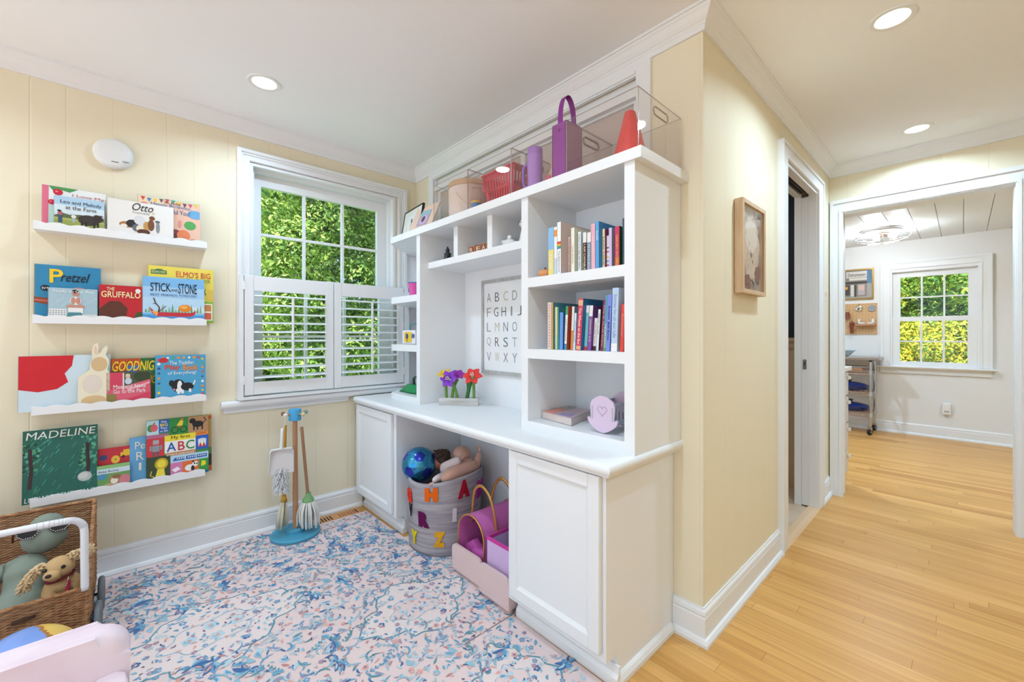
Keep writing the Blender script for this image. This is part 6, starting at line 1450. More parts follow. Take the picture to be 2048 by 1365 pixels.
for i in range(26): 
    j = 20 + i; 
    if j < len(hp) - 1: 
        d = (hp[j + 1] - hp[j]).normalized(); m.tube([hp[j] - d * 0.0010, hp[j] + d * 0.0010], 0.0121, 12)
m.build('handle_wrap', mat('#d6d4da', 0.5), k, smooth=True)
TY = mat('#6f7579', 0.5)
for v_, x in ((2.452, -0.090), (2.232, -0.090), (2.452, -0.81), (2.232, -0.81)):
    m = MB().lathe([(0.030, -0.006), (0.058, -0.010), (0.066, -0.006), (0.067, 0), (0.066, 0.006), (0.058, 0.010), (0.030, 0.006)], (x, v_, 0.0755), 36, (1, 0, 0)); wh = m.build('wheel', TY, k, smooth=True)
    m = MB().lathe([(0, -0.005), (0.030, -0.006), (0.030, 0.006), (0, 0.005)], (x, v_, 0.0755), 24, (1, 0, 0)); m.build('hub', mat('#8a8f92', 0.4), wh, smooth=True)
    m = MB().cyl((x, v_, 0.0755), (x + (-0.05 if x > -0.4 else 0.05), v_, 0.0755), 0.006, n=10); m.build('axle', mat('#5a5a55', 0.4, 0.5), wh)

SAGE = mat('#8a9488', 0.95, spec=0.05)
k = root('plush_doll', 'sage green plush doll with a round snout lying in the wicker cart', 'plush toy', (-0.29, 2.41, 0.09))
skin_body('body', [[('b', (-0.305, 2.36, 0.150), 0.062), ('t', (-0.290, 2.43, 0.235), 0.056), ('n', (-0.262, 2.475, 0.300), 0.034)],
    [('b', (-0.305, 2.36, 0.150), 0.062), ('l1', (-0.345, 2.285, 0.155), 0.045), ('l2', (-0.372, 2.26, 0.110), 0.042)],
    [('b', (-0.305, 2.36, 0.150), 0.062), ('r1', (-0.235, 2.30, 0.150), 0.042), ('r2', (-0.205, 2.26, 0.115), 0.038)],
    [('t', (-0.290, 2.43, 0.235), 0.056), ('a1', (-0.345, 2.44, 0.275), 0.032), ('a2', (-0.405, 2.41, 0.240), 0.034), ('a3', (-0.43, 2.38, 0.205), 0.034)]], SAGE, k)
m = MB(); m.ell((-0.252, 2.478, 0.352), (0.064, 0.055, 0.056)); m.ell((-0.248, 2.505, 0.392), (0.05, 0.045, 0.045)); m.build('head', SAGE, k, smooth=True)
k = root('sunglasses', 'dark toy sunglasses edged with white beads on the sage plush doll', 'sunglasses', (-0.25, 2.435, 0.40), (math.radians(-26), 0, math.radians(12)))
for s in (-1, 1):
    pts = [(s * 0.040 + x, z) for x, z in [(-0.028 if s > 0 else 0.028, 0.012), (-0.022 * s, -0.010), (-0.010 * s, -0.020), (0.014 * s, -0.020), (0.027 * s, -0.008), (0.032 * s, 0.014)]]
    m = MB().prism(pts, 'y', -0.001, 0.002); m.build('lens', mat('#24262b', 0.15), k, local=True)
    m = MB(); ring = [Vector((x, -0.002, z)) for x, z in pts]
    m.tube([(p.x, 0.0005, p.z) for p in ring], 0.0032, 6, closed=True); m.build('rim', mat('#3a2c34', 0.4), k, smooth=True, local=True)
    m = MB(); ring.append(ring[0])
    for a, b__ in zip(ring, ring[1:]):
        n = max(2, int((b__ - a).length / 0.0058))
        for i in range(n): m.ell(a.lerp(b__, i / n) + Vector((0, -0.0022, 0)), 0.0019, 6, 4)
    m.build('beads', mat('#efe9ea', 0.3), k, smooth=True, local=True)
    m = MB().tube([(s * 0.072, 0.002, 0.012), (s * 0.074, 0.05, 0.008), (s * 0.072, 0.085, -0.010)], 0.003, 6); m.build('temple', mat('#5a1f2c', 0.4), k, smooth=True, local=True)
m = MB().tube([(-0.013, 0, 0.010), (0, -0.002, 0.013), (0.013, 0, 0.010)], 0.0035, 8); m.build('bridge', mat('#3a2c34', 0.4), k, smooth=True, local=True)

TAN = mat('#c9a678', 0.95, spec=0.05); FUR = mat('#dcbf95', 0.95, spec=0.05)
k = root('plush_dog', 'golden plush spaniel puppy with a dark red collar sitting in the wicker cart', 'plush toy', (-0.185, 2.33, 0.09))
hc = Vector((-0.195, 2.292, 0.292))
skin_body('body', [[('b', (-0.180, 2.375, 0.140), 0.055), ('c', (-0.188, 2.330, 0.205), 0.048), ('n', (-0.192, 2.305, 0.255), 0.036)],
    [('c', (-0.188, 2.330, 0.205), 0.048), ('f1', (-0.222, 2.280, 0.205), 0.022), ('f2', (-0.226, 2.262, 0.150), 0.020), ('f3', (-0.228, 2.248, 0.120), 0.021)],
    [('c', (-0.188, 2.330, 0.205), 0.048), ('g1', (-0.150, 2.285, 0.205), 0.022), ('g2', (-0.146, 2.268, 0.160), 0.018), ('g3', (-0.146, 2.260, 0.13), 0.02)]], TAN, k)
m = MB(); m.ell(hc, (0.042, 0.040, 0.038)); m.ell(hc + Vector((-0.016, -0.034, -0.012)), (0.024, 0.024, 0.018)); m.ell(hc + Vector((-0.012, -0.028, -0.026)), (0.018, 0.018, 0.010)); m.build('head', TAN, k, smooth=True)
m = MB(); m.ell(hc + Vector((-0.024, -0.058, -0.004)), (0.0085, 0.006, 0.0065)); m.build('nose', mat('#231e1e', 0.35), k, smooth=True)
m = MB(); m.ell(hc + Vector((-0.036, -0.026, 0.008)), 0.0066, 10, 8); m.ell(hc + Vector((0.012, -0.038, 0.010)), 0.0066, 10, 8); m.build('eyes', mat('#1b1a1c', 0.15), k, smooth=True)
for sg, pts in ((-1, [hc + Vector((-0.034, 0.002, 0.018)), hc + Vector((-0.060, -0.008, 0.006)), hc + Vector((-0.082, -0.012, -0.024)), hc + Vector((-0.090, -0.012, -0.044))]), (1, [hc + Vector((0.026, 0.0, 0.030)), hc + Vector((0.048, -0.004, 0.034)), hc + Vector((0.068, -0.006, 0.036)), hc + Vector((0.080, -0.006, 0.042))])):
    m = MB(); sp_ = spline(pts, 6); m.tube(sp_, [0.010] + [0.016] * (len(sp_) - 2) + [0.010], 10, flat=(0.5, (0, 1, 0)))
    rg = random.Random(2)
    for p in sp_[2:]:
        for _ in range(9):
            d = Vector((rg.uniform(-1, 1), rg.uniform(-.7, .3), rg.uniform(-1, 1))).normalized(); m.tube([p + d * 0.008, p + d * 0.016, p + d * 0.021 + Vector((0, 0, -0.004))], [0.0035, 0.0028, 0.001], 5)
    m.build('ear', FUR, k, smooth=True)
m = MB().tube([(hc.x + 0.036 * math.cos(t), hc.y + 0.012 + 0.034 * math.sin(t), hc.z - 0.042 + 0.008 * math.cos(t)) for t in [2 * PI * i / 24 for i in range(24)]], 0.0045, 8, closed=True); m.build('collar', mat('#7a1f2c', 0.6), k, smooth=True)
m = MB().tube(spline([(hc.x + 0.024, hc.y - 0.020, hc.z - 0.050), (hc.x + 0.020, hc.y - 0.034, hc.z - 0.085), (hc.x - 0.005, hc.y - 0.04, hc.z - 0.130)], 5), 0.006, 8, flat=(0.35, (0, 1, 0))); m.build('lead', mat('#a8243a', 0.7), k, smooth=True)
m = MB()
for i in range(6): m.ell((hc.x + 0.024 - 0.001 * i, hc.y - 0.026 - 0.0012 * i, hc.z - 0.038 - 0.0055 * i), 0.0024, 6, 5)
m.build('chain', mat('#d6d2cc', 0.25, 0.8), k, smooth=True)

# ball and armchair in the near left corner
k = root('play_ball', 'blue ball with a yellow and brown segment lying in front of the wicker cart', 'ball', (-0.235, 1.925, 0.1325))
bm = bmesh.new(); bmesh.ops.create_uvsphere(bm, u_segments=64, v_segments=40, radius=0.125)
ax = Vector((0.78, 0.30, 0.42)).normalized()
for fc in bm.faces:
    d = fc.calc_center_median().normalized().dot(ax); fc.material_index = 0 if d < 0.62 else (1 if d < 0.68 else 2)
m = MB(); m.bm.free(); m.bm = bm; m.build('shell', [mat('#7f9fe0', 0.3), mat('#b5793a', 0.4), mat('#f0c665', 0.35)], k, smooth=True, local=True)

k = root('toddler_armchair', 'pale pink upholstered toddler armchair in the near left corner of the rug', 'armchair', (-0.30, 1.30, 0.007))
UPH = mat('#efdee5', 0.9, spec=0.1, var=((9, 9, 9), '#ead3dd'))
def pad(name, pts, ax, a, b_, bev, par=None):
    m = MB().prism(pts, ax, a, b_, bev); o = m.build(name, UPH, par or k, smooth=True, auto=50)
    return o
bk = [(-0.60, 0.06), (-0.012, 0.06), (-0.002, 0.30)] + arc((-0.062, 0.370), 0.062, 0, 90, 8) + arc((-0.54, 0.370), 0.062, 90, 180, 8)
pad('backrest', bk, 'y', 1.405, 1.490, 0.026)
pad('seat', rrect(-0.53, -0.075, 0.08, 0.24, 0.03), 'y', 1.10, 1.404, 0.02)
for a, b_ in ((-0.075, -0.004), (-0.60, -0.53)):
    pad('armrest', [(1.10, 0.06), (1.404, 0.06), (1.404, 0.335)] + arc((1.14, 0.295), 0.04, 90, 180, 6), 'x', a, b_, 0.02)
m = MB()
for x in (-0.56, -0.04):
    for y in (1.13, 1.45): m.cyl((x, y, 0.0075), (x, y, 0.062), 0.018, 0.022, 14)
m.build('feet', mat('#c79a6a', 0.5), k, smooth=True, auto=40)
# ---------------------------------------------------------------- ceiling lights, detector, hall wall
def downlight(u, v, label, power, scale=1.0, ZC=ZC):
    k = root('recessed_light', label, 'ceiling light', (u, v, ZC), group='recessed ceiling lights')
    R_ = 0.072 * scale
    m = MB().lathe([(R_ * 0.70, 0.0), (R_ * 0.74, -0.0035), (R_ * 0.97, -0.0045), (R_, -0.001), (R_, 0.0), (R_ * 0.70, 0.0)], (u, v, ZC), 40); m.build('trim_ring', mat('#eef0f0', 0.4), k, smooth=True, auto=40)
    m = MB().lathe([(0, -0.0012), (R_ * 0.70, -0.0012), (R_ * 0.70, -0.0002), (0, -0.0002)], (u, v, ZC), 40); m.build('lens', mat('#fff3e2', 0.5, emit=9.0), k)
    ld = bpy.data.lights.new('lamp_light', 'AREA'); ld.shape = 'DISK'; ld.size = R_ * 1.3; ld.energy = power; ld.color = (0.57, 0.79, 1.0); ld.spread = math.radians(150)
    lo = bpy.data.objects.new('lamp_light', ld); lo.location = (0, 0, -0.008); COL.objects.link(lo); lo.parent = k
LP = 8.5
downlight(0.478, 2.293, 'recessed ceiling light above the window and picture ledges', LP)
downlight(2.165, 0.184, 'recessed ceiling light nearest the camera in the hall ceiling', LP * 1.4)
downlight(3.432, 0.184, 'recessed ceiling light before the kitchen doorway', LP * 1.4)
# unseen lights assumed behind the viewer, the hall ones added for brightness
for u, v in ((-0.95, 2.293), (0.478, 0.70), (-0.95, 0.70), (0.60, -1.2), (2.165, -1.3), (-0.95, -1.2)):
    downlight(u, v, 'assumed recessed ceiling light, added unseen behind the viewer to light the room', LP)

for u, v in ((5.0, -1.3), (5.0, 1.6)): downlight(u, v, 'unseen recessed ceiling light added to fill the kitchen with light', LP * 3.6, ZC=ZF)  # extra lamps out of view, added to brighten the kitchen
k = root('smoke_detector', 'round white detector mounted high on the yellow wall', 'detector', (-0.060, V1, 2.03))
m = MB().lathe([(0, 0.034), (0.050, 0.033), (0.064, 0.029), (0.070, 0.022), (0.072, 0.016), (0.068, 0.013), (0.068, 0.0), (0, 0.0)], (-0.060, V1, 2.033), 56, (0, -1, 0)); m.build('body', mat('#e9eae9', 0.4), k, smooth=True, auto=45)
m = MB(); m.box(-0.067, -0.042, V1 - 0.0345, V1 - 0.033, 1.990, 1.9925); m.build('sounder_slot', DARK, k)
m = MB(); put_text(m, 'nest', lambda s, t: (-0.028 + 0.022 * s, V1 - 0.0338, 1.995 + 0.010 * t)); m.build('lettering', mat('#5f6060', 0.5), k)

k = root('framed_picture', 'watercolour in a light wood box frame on the hall wall', 'picture', (2.04, 0.643, 1.34))
LW = mat('#d9bd9c', 0.5, var=((50, 50, 6), '#ccab86'))
a0, a1, c0, c1, fw = 1.893, 2.192, 1.340, 1.742, 0.018
m = MB()
m.box(a0, a0 + fw, 0.624, 0.659, c0, c1, 0.001); m.box(a1 - fw, a1, 0.624, 0.659, c0, c1, 0.001); m.box(a0 + fw, a1 - fw, 0.624, 0.659, c0, c0 + fw, 0.001); m.box(a0 + fw, a1 - fw, 0.624, 0.659, c1 - fw, c1, 0.001)
m.build('frame', LW, k)
m = MB().box(a0 + fw, a1 - fw, 0.642, 0.650, c0 + fw, c1 - fw); m.build('painting', mat('#b49a86', 0.6, var=((16, 16, 12), '#8f7466')), k)
m = MB(); rng = random.Random(5); cx, cz = (a0 + a1) / 2 + 0.005, 1.55
def blob(rx, rz, dx, dz, y, n=40, j=0.10):
    m.poly([(cx + dx + rx * (1 + rng.uniform(-j, j)) * math.cos(2 * PI * i / n), y, cz + dz + rz * (1 + rng.uniform(-j, j)) * math.sin(2 * PI * i / n)) for i in range(n)])
blob(0.105, 0.150, 0, 0, 0.6415); m.mi = 1; blob(0.075, 0.075, 0.0, 0.055, 0.6413, 30, .15); m.mi = 2
for i in range(14): blob(rng.uniform(.004, .014), rng.uniform(.004, .012), rng.uniform(-.1, .1), rng.uniform(-.17, -.13), 0.6411, 8, .3)
for i in range(6): blob(rng.uniform(.002, .006), rng.uniform(.006, .016), rng.uniform(-.03, .03), rng.uniform(-.06, .02), 0.6411, 8, .3)
m.mi = 3; blob(0.05, 0.035, -0.05, -0.155, 0.6412, 16, .2); blob(0.04, 0.04, 0.08, -0.11, 0.6412, 16, .2)
m.build('painted_shapes', [mat('#ddc4ac', 0.6, var=((22, 22, 22), '#cbab92')), mat('#e6d3bf', 0.6), mat('#5f5450', 0.6), mat('#8a5a48', 0.6)], k)
m = MB().box(a0 + fw, a1 - fw, 0.630, 0.632, c0 + fw, c1 - fw); m.build('glazing', GLASS, k)

k = root('light_switch', 'cream switch plate on the strip of yellow wall between the two doorways', 'switch', (3.60, V3, 1.44))
m = MB().box(3.555, 3.640, V3 - 0.006, V3, 1.400, 1.500, 0.002); m.build('plate', mat('#efe4c6', 0.4), k)
for x in (3.58, 3.615):
    m = MB().box(x - 0.006, x + 0.006, V3 - 0.016, V3 - 0.006, 1.440, 1.462, 0.001); m.build('toggle', mat('#efe4c6', 0.4), k)

# ---------------------------------------------------------------- kitchen beyond the doorway
k = root('caged_ceiling_light', 'round wire-caged ceiling light with glowing bulbs in the kitchen', 'ceiling light', (5.80, 0.575, ZF))
cx, cy = 5.80, 0.575
CHR = mat('#b9b7b4', 0.25, 0.9)
m = MB().lathe([(0, 0), (0.165, 0), (0.168, -0.012), (0.160, -0.032), (0, -0.032)], (cx, cy, ZF), 40); m.build('canopy', mat('#bdb5af', 0.35, 0.6), k, smooth=True, auto=40)
for i in range(8):
    a = 2 * PI * i / 8
    pts = [(cx + r_ * math.cos(a), cy + r_ * math.sin(a), ZF + z) for r_, z in ((0.160, -0.03), (0.215, -0.06), (0.222, -0.09), (0.16, -0.125), (0.08, -0.140), (0.0, -0.143))]
    m = MB().tube(spline(pts, 4), 0.0022, 6); m.build('cage_wire', CHR, k, smooth=True)
for r_, z in ((0.190, -0.045), (0.222, -0.078), (0.205, -0.105), (0.12, -0.135)):
    m = MB().tube([(cx + r_ * math.cos(2 * PI * i / 40), cy + r_ * math.sin(2 * PI * i / 40), ZF + z) for i in range(40)], 0.0024, 6, closed=True); m.build('cage_ring', CHR, k, smooth=True)
for i in range(3):
    a = 2 * PI * i / 3 + 0.6; d = Vector((math.cos(a), math.sin(a), -0.15)); c0 = Vector((cx, cy, ZF - 0.062))
    m = MB().cyl(c0 + d * 0.012, c0 + d * 0.045, 0.014, n=14); m.build('socket', mat('#7d6a5c', 0.4, 0.6), k)
    m = MB().ell(c0 + d * 0.085, (0.028, 0.028, 0.036), R=d.to_track_quat('Z', 'Y').to_matrix()); m.build('bulb', mat('#ffe6c4', 0.3, emit=14.0), k, smooth=True)
    ld = bpy.data.lights.new('lamp_light', 'POINT'); ld.energy = 11; ld.color = (0.78, 0.89, 1.0); ld.shadow_soft_size = 0.03
    lo = bpy.data.objects.new('lamp_light', ld); lo.location = d * 0.13 + Vector((0, 0, -0.075)); COL.objects.link(lo); lo.parent = k

k = root('framed_print', 'framed street print of a shop front in a brass frame on the kitchen wall', 'picture', (UF, 0.87, 1.60))
BR = mat('#c9a560', 0.3, 0.7)
a0, a1, c0, c1, fw = 0.735, 1.045, 1.605, 1.985, 0.017
m = MB(); x0, x1 = UF - 0.022, UF - 0.001
m.box(x0, x1, a0, a0 + fw, c0, c1); m.box(x0, x1, a1 - fw, a1, c0, c1); m.box(x0, x1, a0 + fw, a1 - fw, c0, c0 + fw); m.box(x0, x1, a0 + fw, a1 - fw, c1 - fw, c1); m.build('frame', BR, k)
m = MB(); xs = UF - 0.014
def sh(a, b_, c, d, mi, off=0): m.mi = mi; m.box(xs - 0.0005 - off * 0.0005, xs + 0.002, a, b_, c, d)
sh(a0 + fw, a1 - fw, c0 + fw, c1 - fw, 0); sh(0.752, 0.80, 1.80, 1.968, 1, 1); sh(0.752, 0.80, 1.64, 1.80, 6, 1); sh(0.80, 1.0, 1.88, 1.955, 2, 1); sh(0.80, 0.97, 1.845, 1.875, 2, 2); sh(0.80, 1.03, 1.80, 1.83, 3, 2); sh(0.82, 0.885, 1.66, 1.79, 4, 1); sh(0.825, 0.88, 1.72, 1.78, 5, 2); sh(0.90, 0.92, 1.64, 1.79, 3, 2); sh(0.925, 0.955, 1.645, 1.79, 2, 2); sh(0.965, 1.03, 1.66, 1.79, 3, 2); sh(0.985, 1.02, 1.735, 1.77, 7, 3); sh(0.752, 1.03, 1.622, 1.640, 6, 1)
m.build('print', [mat(c, 0.5) for c in ('#8f8680', '#5f7f9f', '#d9d4cc', '#4a4644', '#b5aeb0', '#d8b9a8', '#a7a39c', '#d9a24a')], k)
m = MB(); put_text(m, 'Delicatessen', lambda s, t: (xs - 0.004, 0.985 - 0.17 * s, 1.895 + 0.04 * t), 0.0, 0.2); m.build('lettering', mat('#3f3a38', 0.5), k)

k = root('pegboard', 'tan pegboard with rows of holes and a narrow shelf on the kitchen wall', 'pegboard', (UF, 0.87, 1.17))
m = MB().box(UF - 0.010, UF - 0.001, 0.705, 1.035, 1.168, 1.553); m.build('board', mat('#d3ab7c', 0.6), k)
m = MB()
for i in range(11):
    for j in range(13): m.cyl((UF - 0.0098, 0.722 + i * 0.030, 1.185 + j * 0.0295), (UF - 0.0104, 0.722 + i * 0.030, 1.185 + j * 0.0295), 0.0032, n=8)
m.build('holes', mat('#5f4630', 0.7), k)
m = MB().box(UF - 0.085, UF - 0.010, 0.712, 0.90, 1.278, 1.292); m.build('shelf', mat('#c98f6f', 0.5), k)
k = root('round_mirror', 'round chrome disc hanging at the top of the pegboard, left of the grey one', 'utensil', (UF - 0.02, 0.876, 1.46))
m = MB().lathe([(0, 0), (0.036, 0), (0.038, 0.006), (0.030, 0.012), (0, 0.014)], (UF - 0.0105, 0.876, 1.488), 28, (-1, 0, 0)); m.build('disc', mat('#d9d6d0', 0.12, 1.0), k, smooth=True, auto=40)
m = MB().tube([(UF - 0.013, 0.876, 1.525), (UF - 0.014, 0.880, 1.548), (UF - 0.013, 0.872, 1.548), (UF - 0.013, 0.876, 1.525)], 0.0015, 6); m.build('hook', CHR, k)
k = root('grey_disc', 'round grey stone disc hanging at the upper right of the pegboard', 'utensil', (UF - 0.02, 0.752, 1.46))
m = MB().lathe([(0, 0), (0.038, 0), (0.040, 0.005), (0.038, 0.010), (0, 0.010)], (UF - 0.0105, 0.754, 1.490), 28, (-1, 0, 0)); m.build('disc', mat('#a9aaac', 0.6, var=((60, 60, 60), '#8f9092')), k, smooth=True, auto=40)
RUST = mat('#7f3f26', 0.5)
k = root('bell_mould', 'brown bell-shaped mould with a wire loop hanging at the left of the pegboard', 'utensil', (UF - 0.02, 0.985, 1.36))
m = MB().lathe([(0, 0), (0.032, 0), (0.018, 0.075), (0, 0.078)], (UF - 0.045, 0.985, 1.372), 20); m.build('body', RUST, k, smooth=True, auto=40)
m = MB().tube([(UF - 0.045 , 0.985 + 0.020 * math.cos(t), 1.462 + 0.017 * math.sin(t)) for t in [2 * PI * i / 20 for i in range(20)]], 0.0016, 6, closed=True); m.build('loop', CHR, k)
k = root('tapered_mould', 'brown tapered mould hanging below the bell-shaped one on the pegboard', 'utensil', (UF - 0.02, 0.942, 1.18))
m = MB().lathe([(0, 0), (0.015, 0), (0.024, 0.115), (0.030, 0.118), (0.026, 0.140), (0, 0.150)], (UF - 0.042, 0.942, 1.180), 20); m.build('body', RUST, k, smooth=True, auto=40)
m = MB().tube([(UF - 0.042 , 0.942 + 0.008 * math.cos(t), 1.338 + 0.008 * math.sin(t)) for t in [2 * PI * i / 16 for i in range(16)]], 0.0016, 6, closed=True); m.build('loop', CHR, k)
for vv, fl, nm in ((0.845, 1, 'left'), (0.765, -1, 'right')):
    k = root('dog_figurine', 'small white china dog on the pegboard shelf, the %s one of the facing pair' % nm, 'figurine', (UF - 0.05, vv, 1.2925), group='china dogs on the pegboard shelf')
    m = MB(); m.ell((UF - 0.05, vv, 1.305), (0.014, 0.034, 0.0125)); m.ell((UF - 0.05, vv + fl * 0.026, 1.328), (0.010, 0.012, 0.024)); m.ell((UF - 0.05, vv + fl * 0.026, 1.350), (0.009, 0.013, 0.009)); m.build('body', CHINA, k, smooth=True)
k = root('outlet_device', 'small white plug-in device on the kitchen wall below the window', 'outlet', (UF, 0.120, 0.27))
m = MB().box(UF - 0.032, UF - 0.001, 0.086, 0.156, 0.275, 0.398, 0.006); m.build('case', mat('#f0efec', 0.4), k)
m = MB(); m.box(UF - 0.0330, UF - 0.0318, 0.102, 0.140, 0.300, 0.318); m.build('display', mat('#b9b5ac', 0.4), k)

# wire cart
k = root('kitchen_cart', 'chrome wire kitchen cart with a steel top and castors against the kitchen wall', 'cart', (6.45, 1.0, 0.0))
STEEL = mat('#b5aaa2', 0.3, 0.85); CHROME = mat('#c3c4c6', 0.16, 1.0); COPW = mat('#c9a894', 0.3, 0.85)
U0, U1, VA, VB = 6.305, 6.655, 0.722, 1.30
m = MB().box(U0 - 0.02, U1 + 0.02, VA - 0.078, VB, 0.868, 0.900, 0.004); m.build('top', STEEL, k)
for u in (U0, U1):
    for v in (VA, VB - 0.03):
        m = MB(); m.cyl((u, v, 0.115), (u, v, 0.852), 0.0125, n=16); m.build('post', CHROME, k, smooth=True, auto=40)
        m = MB().lathe([(0, 0), (0.015, 0), (0.015, 0.018), (0, 0.02)], (u, v, 0.848), 16); m.build('post_cap', DARK, k)
        m = MB().lathe([(0.012, -0.014), (0.032, -0.014), (0.036, -0.008), (0.036, 0.008), (0.032, 0.014), (0.012, 0.014)], (u - 0.012, v + 0.006, 0.0385), 24, (0.35, 1, 0)); 
        ca_ = m.build('caster', mat('#1f1f22', 0.4), k, smooth=True)
        m = MB(); m.box(u - 0.024, u + 0.010, v - 0.016, v + 0.028, 0.060, 0.090, 0.004); m.cyl((u, v, 0.085), (u, v, 0.118), 0.010, n=12); m.lathe([(0, -0.016), (0.012, -0.016), (0.012, 0.016), (0, 0.016)], (u - 0.012, v + 0.006, 0.0385), 14, (0.35, 1, 0)); m.build('fork', CHROME, ca_)
for z in (0.245, 0.490, 0.735):
    m = MB()
    for u in (U0 - 0.012, U1 + 0.012):
        for dz in (0.0, -0.032): m.tube([(u, VA, z + dz), (u, VB, z + dz)], 0.0038, 8)
        n = 22; m.tube([(u, VA + (VB - VA) * i / n, z - (0.0 if i % 2 else 0.032)) for i in range(n + 1)], 0.0026, 6)
    for v in (VA, VB):
        for dz in (0.0, -0.032): m.tube([(U0, v, z + dz), (U1, v, z + dz)], 0.0038, 8)
    for i in range(26): v = VA + 0.012 + (VB - VA - 0.02) * i / 25; m.tube([(U0 - 0.012, v, z + 0.003), (U1 + 0.012, v, z + 0.003)], 0.0022, 5)
    m.build('wire_shelf', COPW, k, smooth=True, auto=40)
    m = MB()
    for u in (U0, U1): m.lathe([(0.0125, -0.036), (0.021, -0.034), (0.017, 0.014), (0.0125, 0.016)], (u, VA, z), 16)
    m.box(U0, U1, VA - 0.006, VA + 0.006, z - 0.020, z - 0.004, 0.003)
    m.build('shelf_bracket', CHROME, k, smooth=True, auto=40)
for z, nm, dv in ((0.4975, 'upper', 0.0), (0.2525, 'lower', -0.01)):
    k = root('casserole', 'navy blue lidded casserole on the %s wire shelf of the kitchen cart' % nm, 'pot', (6.45, 0.93 + dv, z), group='navy casseroles on the kitchen cart')
    NB = mat('#20306a', 0.16, spec=0.6); c0 = (6.45, 0.93 + dv, z)
    m = MB().lathe([(0, 0), (0.115, 0), (0.140, 0.012), (0.150, 0.048), (0, 0.048)], c0, 36, sx=0.85, sy=1.2); m.build('base', NB, k, smooth=True, auto=40)
    m = MB().lathe([(0, 0.049), (0.153, 0.049), (0.153, 0.056), (0.120, 0.082), (0.060, 0.098), (0, 0.102)], c0, 36, sx=0.85, sy=1.2); m.build('lid', NB, k, smooth=True, auto=40)
    m = MB().lathe([(0, 0), (0.012, 0), (0.010, 0.012), (0.022, 0.022), (0.020, 0.030), (0, 0.032)], (c0[0], c0[1], z + 0.100), 18); m.build('lid_knob', mat('#1f2436', 0.3), k, smooth=True, auto=40)
k = root('tray', 'stack of tan wooden boards on the top wire shelf of the kitchen cart', 'tray', (6.44, 0.95, 0.7395))
m = MB().box(6.33, 6.55, 0.80, 1.20, 0.741, 0.772, 0.004); m.build('board', mat('#b98a6a', 0.5), k)
m = MB().box(6.35, 6.53, 0.77, 1.16, 0.7725, 0.790, 0.003); m.build('board', mat('#a5a098', 0.5), k)
k = root('bowl', 'pale blue glass bowl on the steel top of the kitchen cart', 'bowl', (6.42, 0.985, 0.9005))
m = MB().lathe([(0, 0), (0.040, 0), (0.062, 0.018), (0.110, 0.070), (0.118, 0.078), (0.112, 0.078), (0.060, 0.024), (0, 0.010)], (6.42, 0.985, 0.9005), 36); m.build('body', mat('#b9d4e6', 0.12), k, smooth=True)
# counter just past the doorway
k = root('kitchen_counter', 'end of a white kitchen cabinet with drawer pulls just past the doorway', 'cabinet', (4.08, 0.85, 0))
m = MB(); m.box(3.905, 4.145, 0.622, 1.25, 0.09, 0.885); m.box(3.905, 4.145, 0.68, 1.25, 0.0005, 0.09); m.build('carcass', mat('#d9d0c6', 0.4), k)
m = MB().box(3.898, 4.165, 0.589, 1.25, 0.886, 0.916, 0.003); m.build('countertop', mat('#eee8e2', 0.3), k)
for z0, z1 in ((0.70, 0.87), (0.49, 0.68), (0.28, 0.47), (0.10, 0.26)):
    m = MB().box(3.92, 4.135, 0.606, 0.6215, z0, z1, 0.002); dr = m.build('drawer', mat('#d9d0c6', 0.4), k)
    m = MB().box(4.09, 4.13, 0.588, 0.606, z1 - 0.055, z1 - 0.030, 0.004); m.build('drawer_pull', mat('#e0d6cc', 0.3), dr)

# ---------------------------------------------------------------- outside
m = MB().box(-16, -3.6, -16, 3.4, -0.65, -0.55); struct('ground_sun_bounce', m, mat('#d3dae2', 0.8, spec=0.1))  # pale slab added out of view to bounce sunlight onto the ceiling
m = MB().box(-14, 24, 3.4, 22, -0.65, -0.60); m.box(7.4, 24, -16, 3.4, -0.65, -0.60); struct('ground_lawn', m, mat('#5f8a3c', 0.9, var=((3, 3, 3), '#4f7a34')))
import numpy as np
def foliage_mesh(name, centers, radii, count, size, mats, weights, seed, par, squash=1.0):
    """leaf sprays scattered through the outer shell of a set of rounded clumps"""
    g = np.random.default_rng(seed)
    centers = np.array(centers); radii = np.array(radii)
    idx = g.choice(len(centers), count, p=radii ** 2 / (radii ** 2).sum())
    d = g.normal(size=(count, 3)); d /= np.linalg.norm(d, axis=1)[:, None]
    rr = radii[idx] * (0.72 + 0.33 * g.random(count))
    p = centers[idx] + d * rr[:, None] * np.array([1, 1, squash])
    nrm = d + g.normal(size=(count, 3)) * 0.55; nrm /= np.linalg.norm(nrm, axis=1)[:, None]
    t = np.cross(nrm, g.normal(size=(count, 3))); t /= np.linalg.norm(t, axis=1)[:, None]
    b = np.cross(nrm, t); s = size * (0.6 + 0.8 * g.random(count))[:, None]
    v = np.stack([p - t * s, p + b * s * 0.42, p + t * s * 1.1, p - b * s * 0.42], 1).reshape(-1, 3)
    me = bpy.data.meshes.new(name)
    me.vertices.add(4 * count); me.vertices.foreach_set('co', (v - np.array(par.location)).ravel().astype('f'))
    me.loops.add(4 * count); me.loops.foreach_set('vertex_index', np.arange(4 * count, dtype='i'))
    me.polygons.add(count); me.polygons.foreach_set('loop_start', np.arange(0, 4 * count, 4, dtype='i'))
    me.polygons.foreach_set('material_index', g.choice(len(mats), count, p=weights).astype('i'))
    me.update(calc_edges=True); me.validate()
    for q in mats: me.materials.append(q)
    o = bpy.data.objects.new(name, me); COL.objects.link(o); o.parent = par
    return o
def leafmat(c, tr=0.35):
    m = mat(c, 0.5, spec=0.25)
    return m
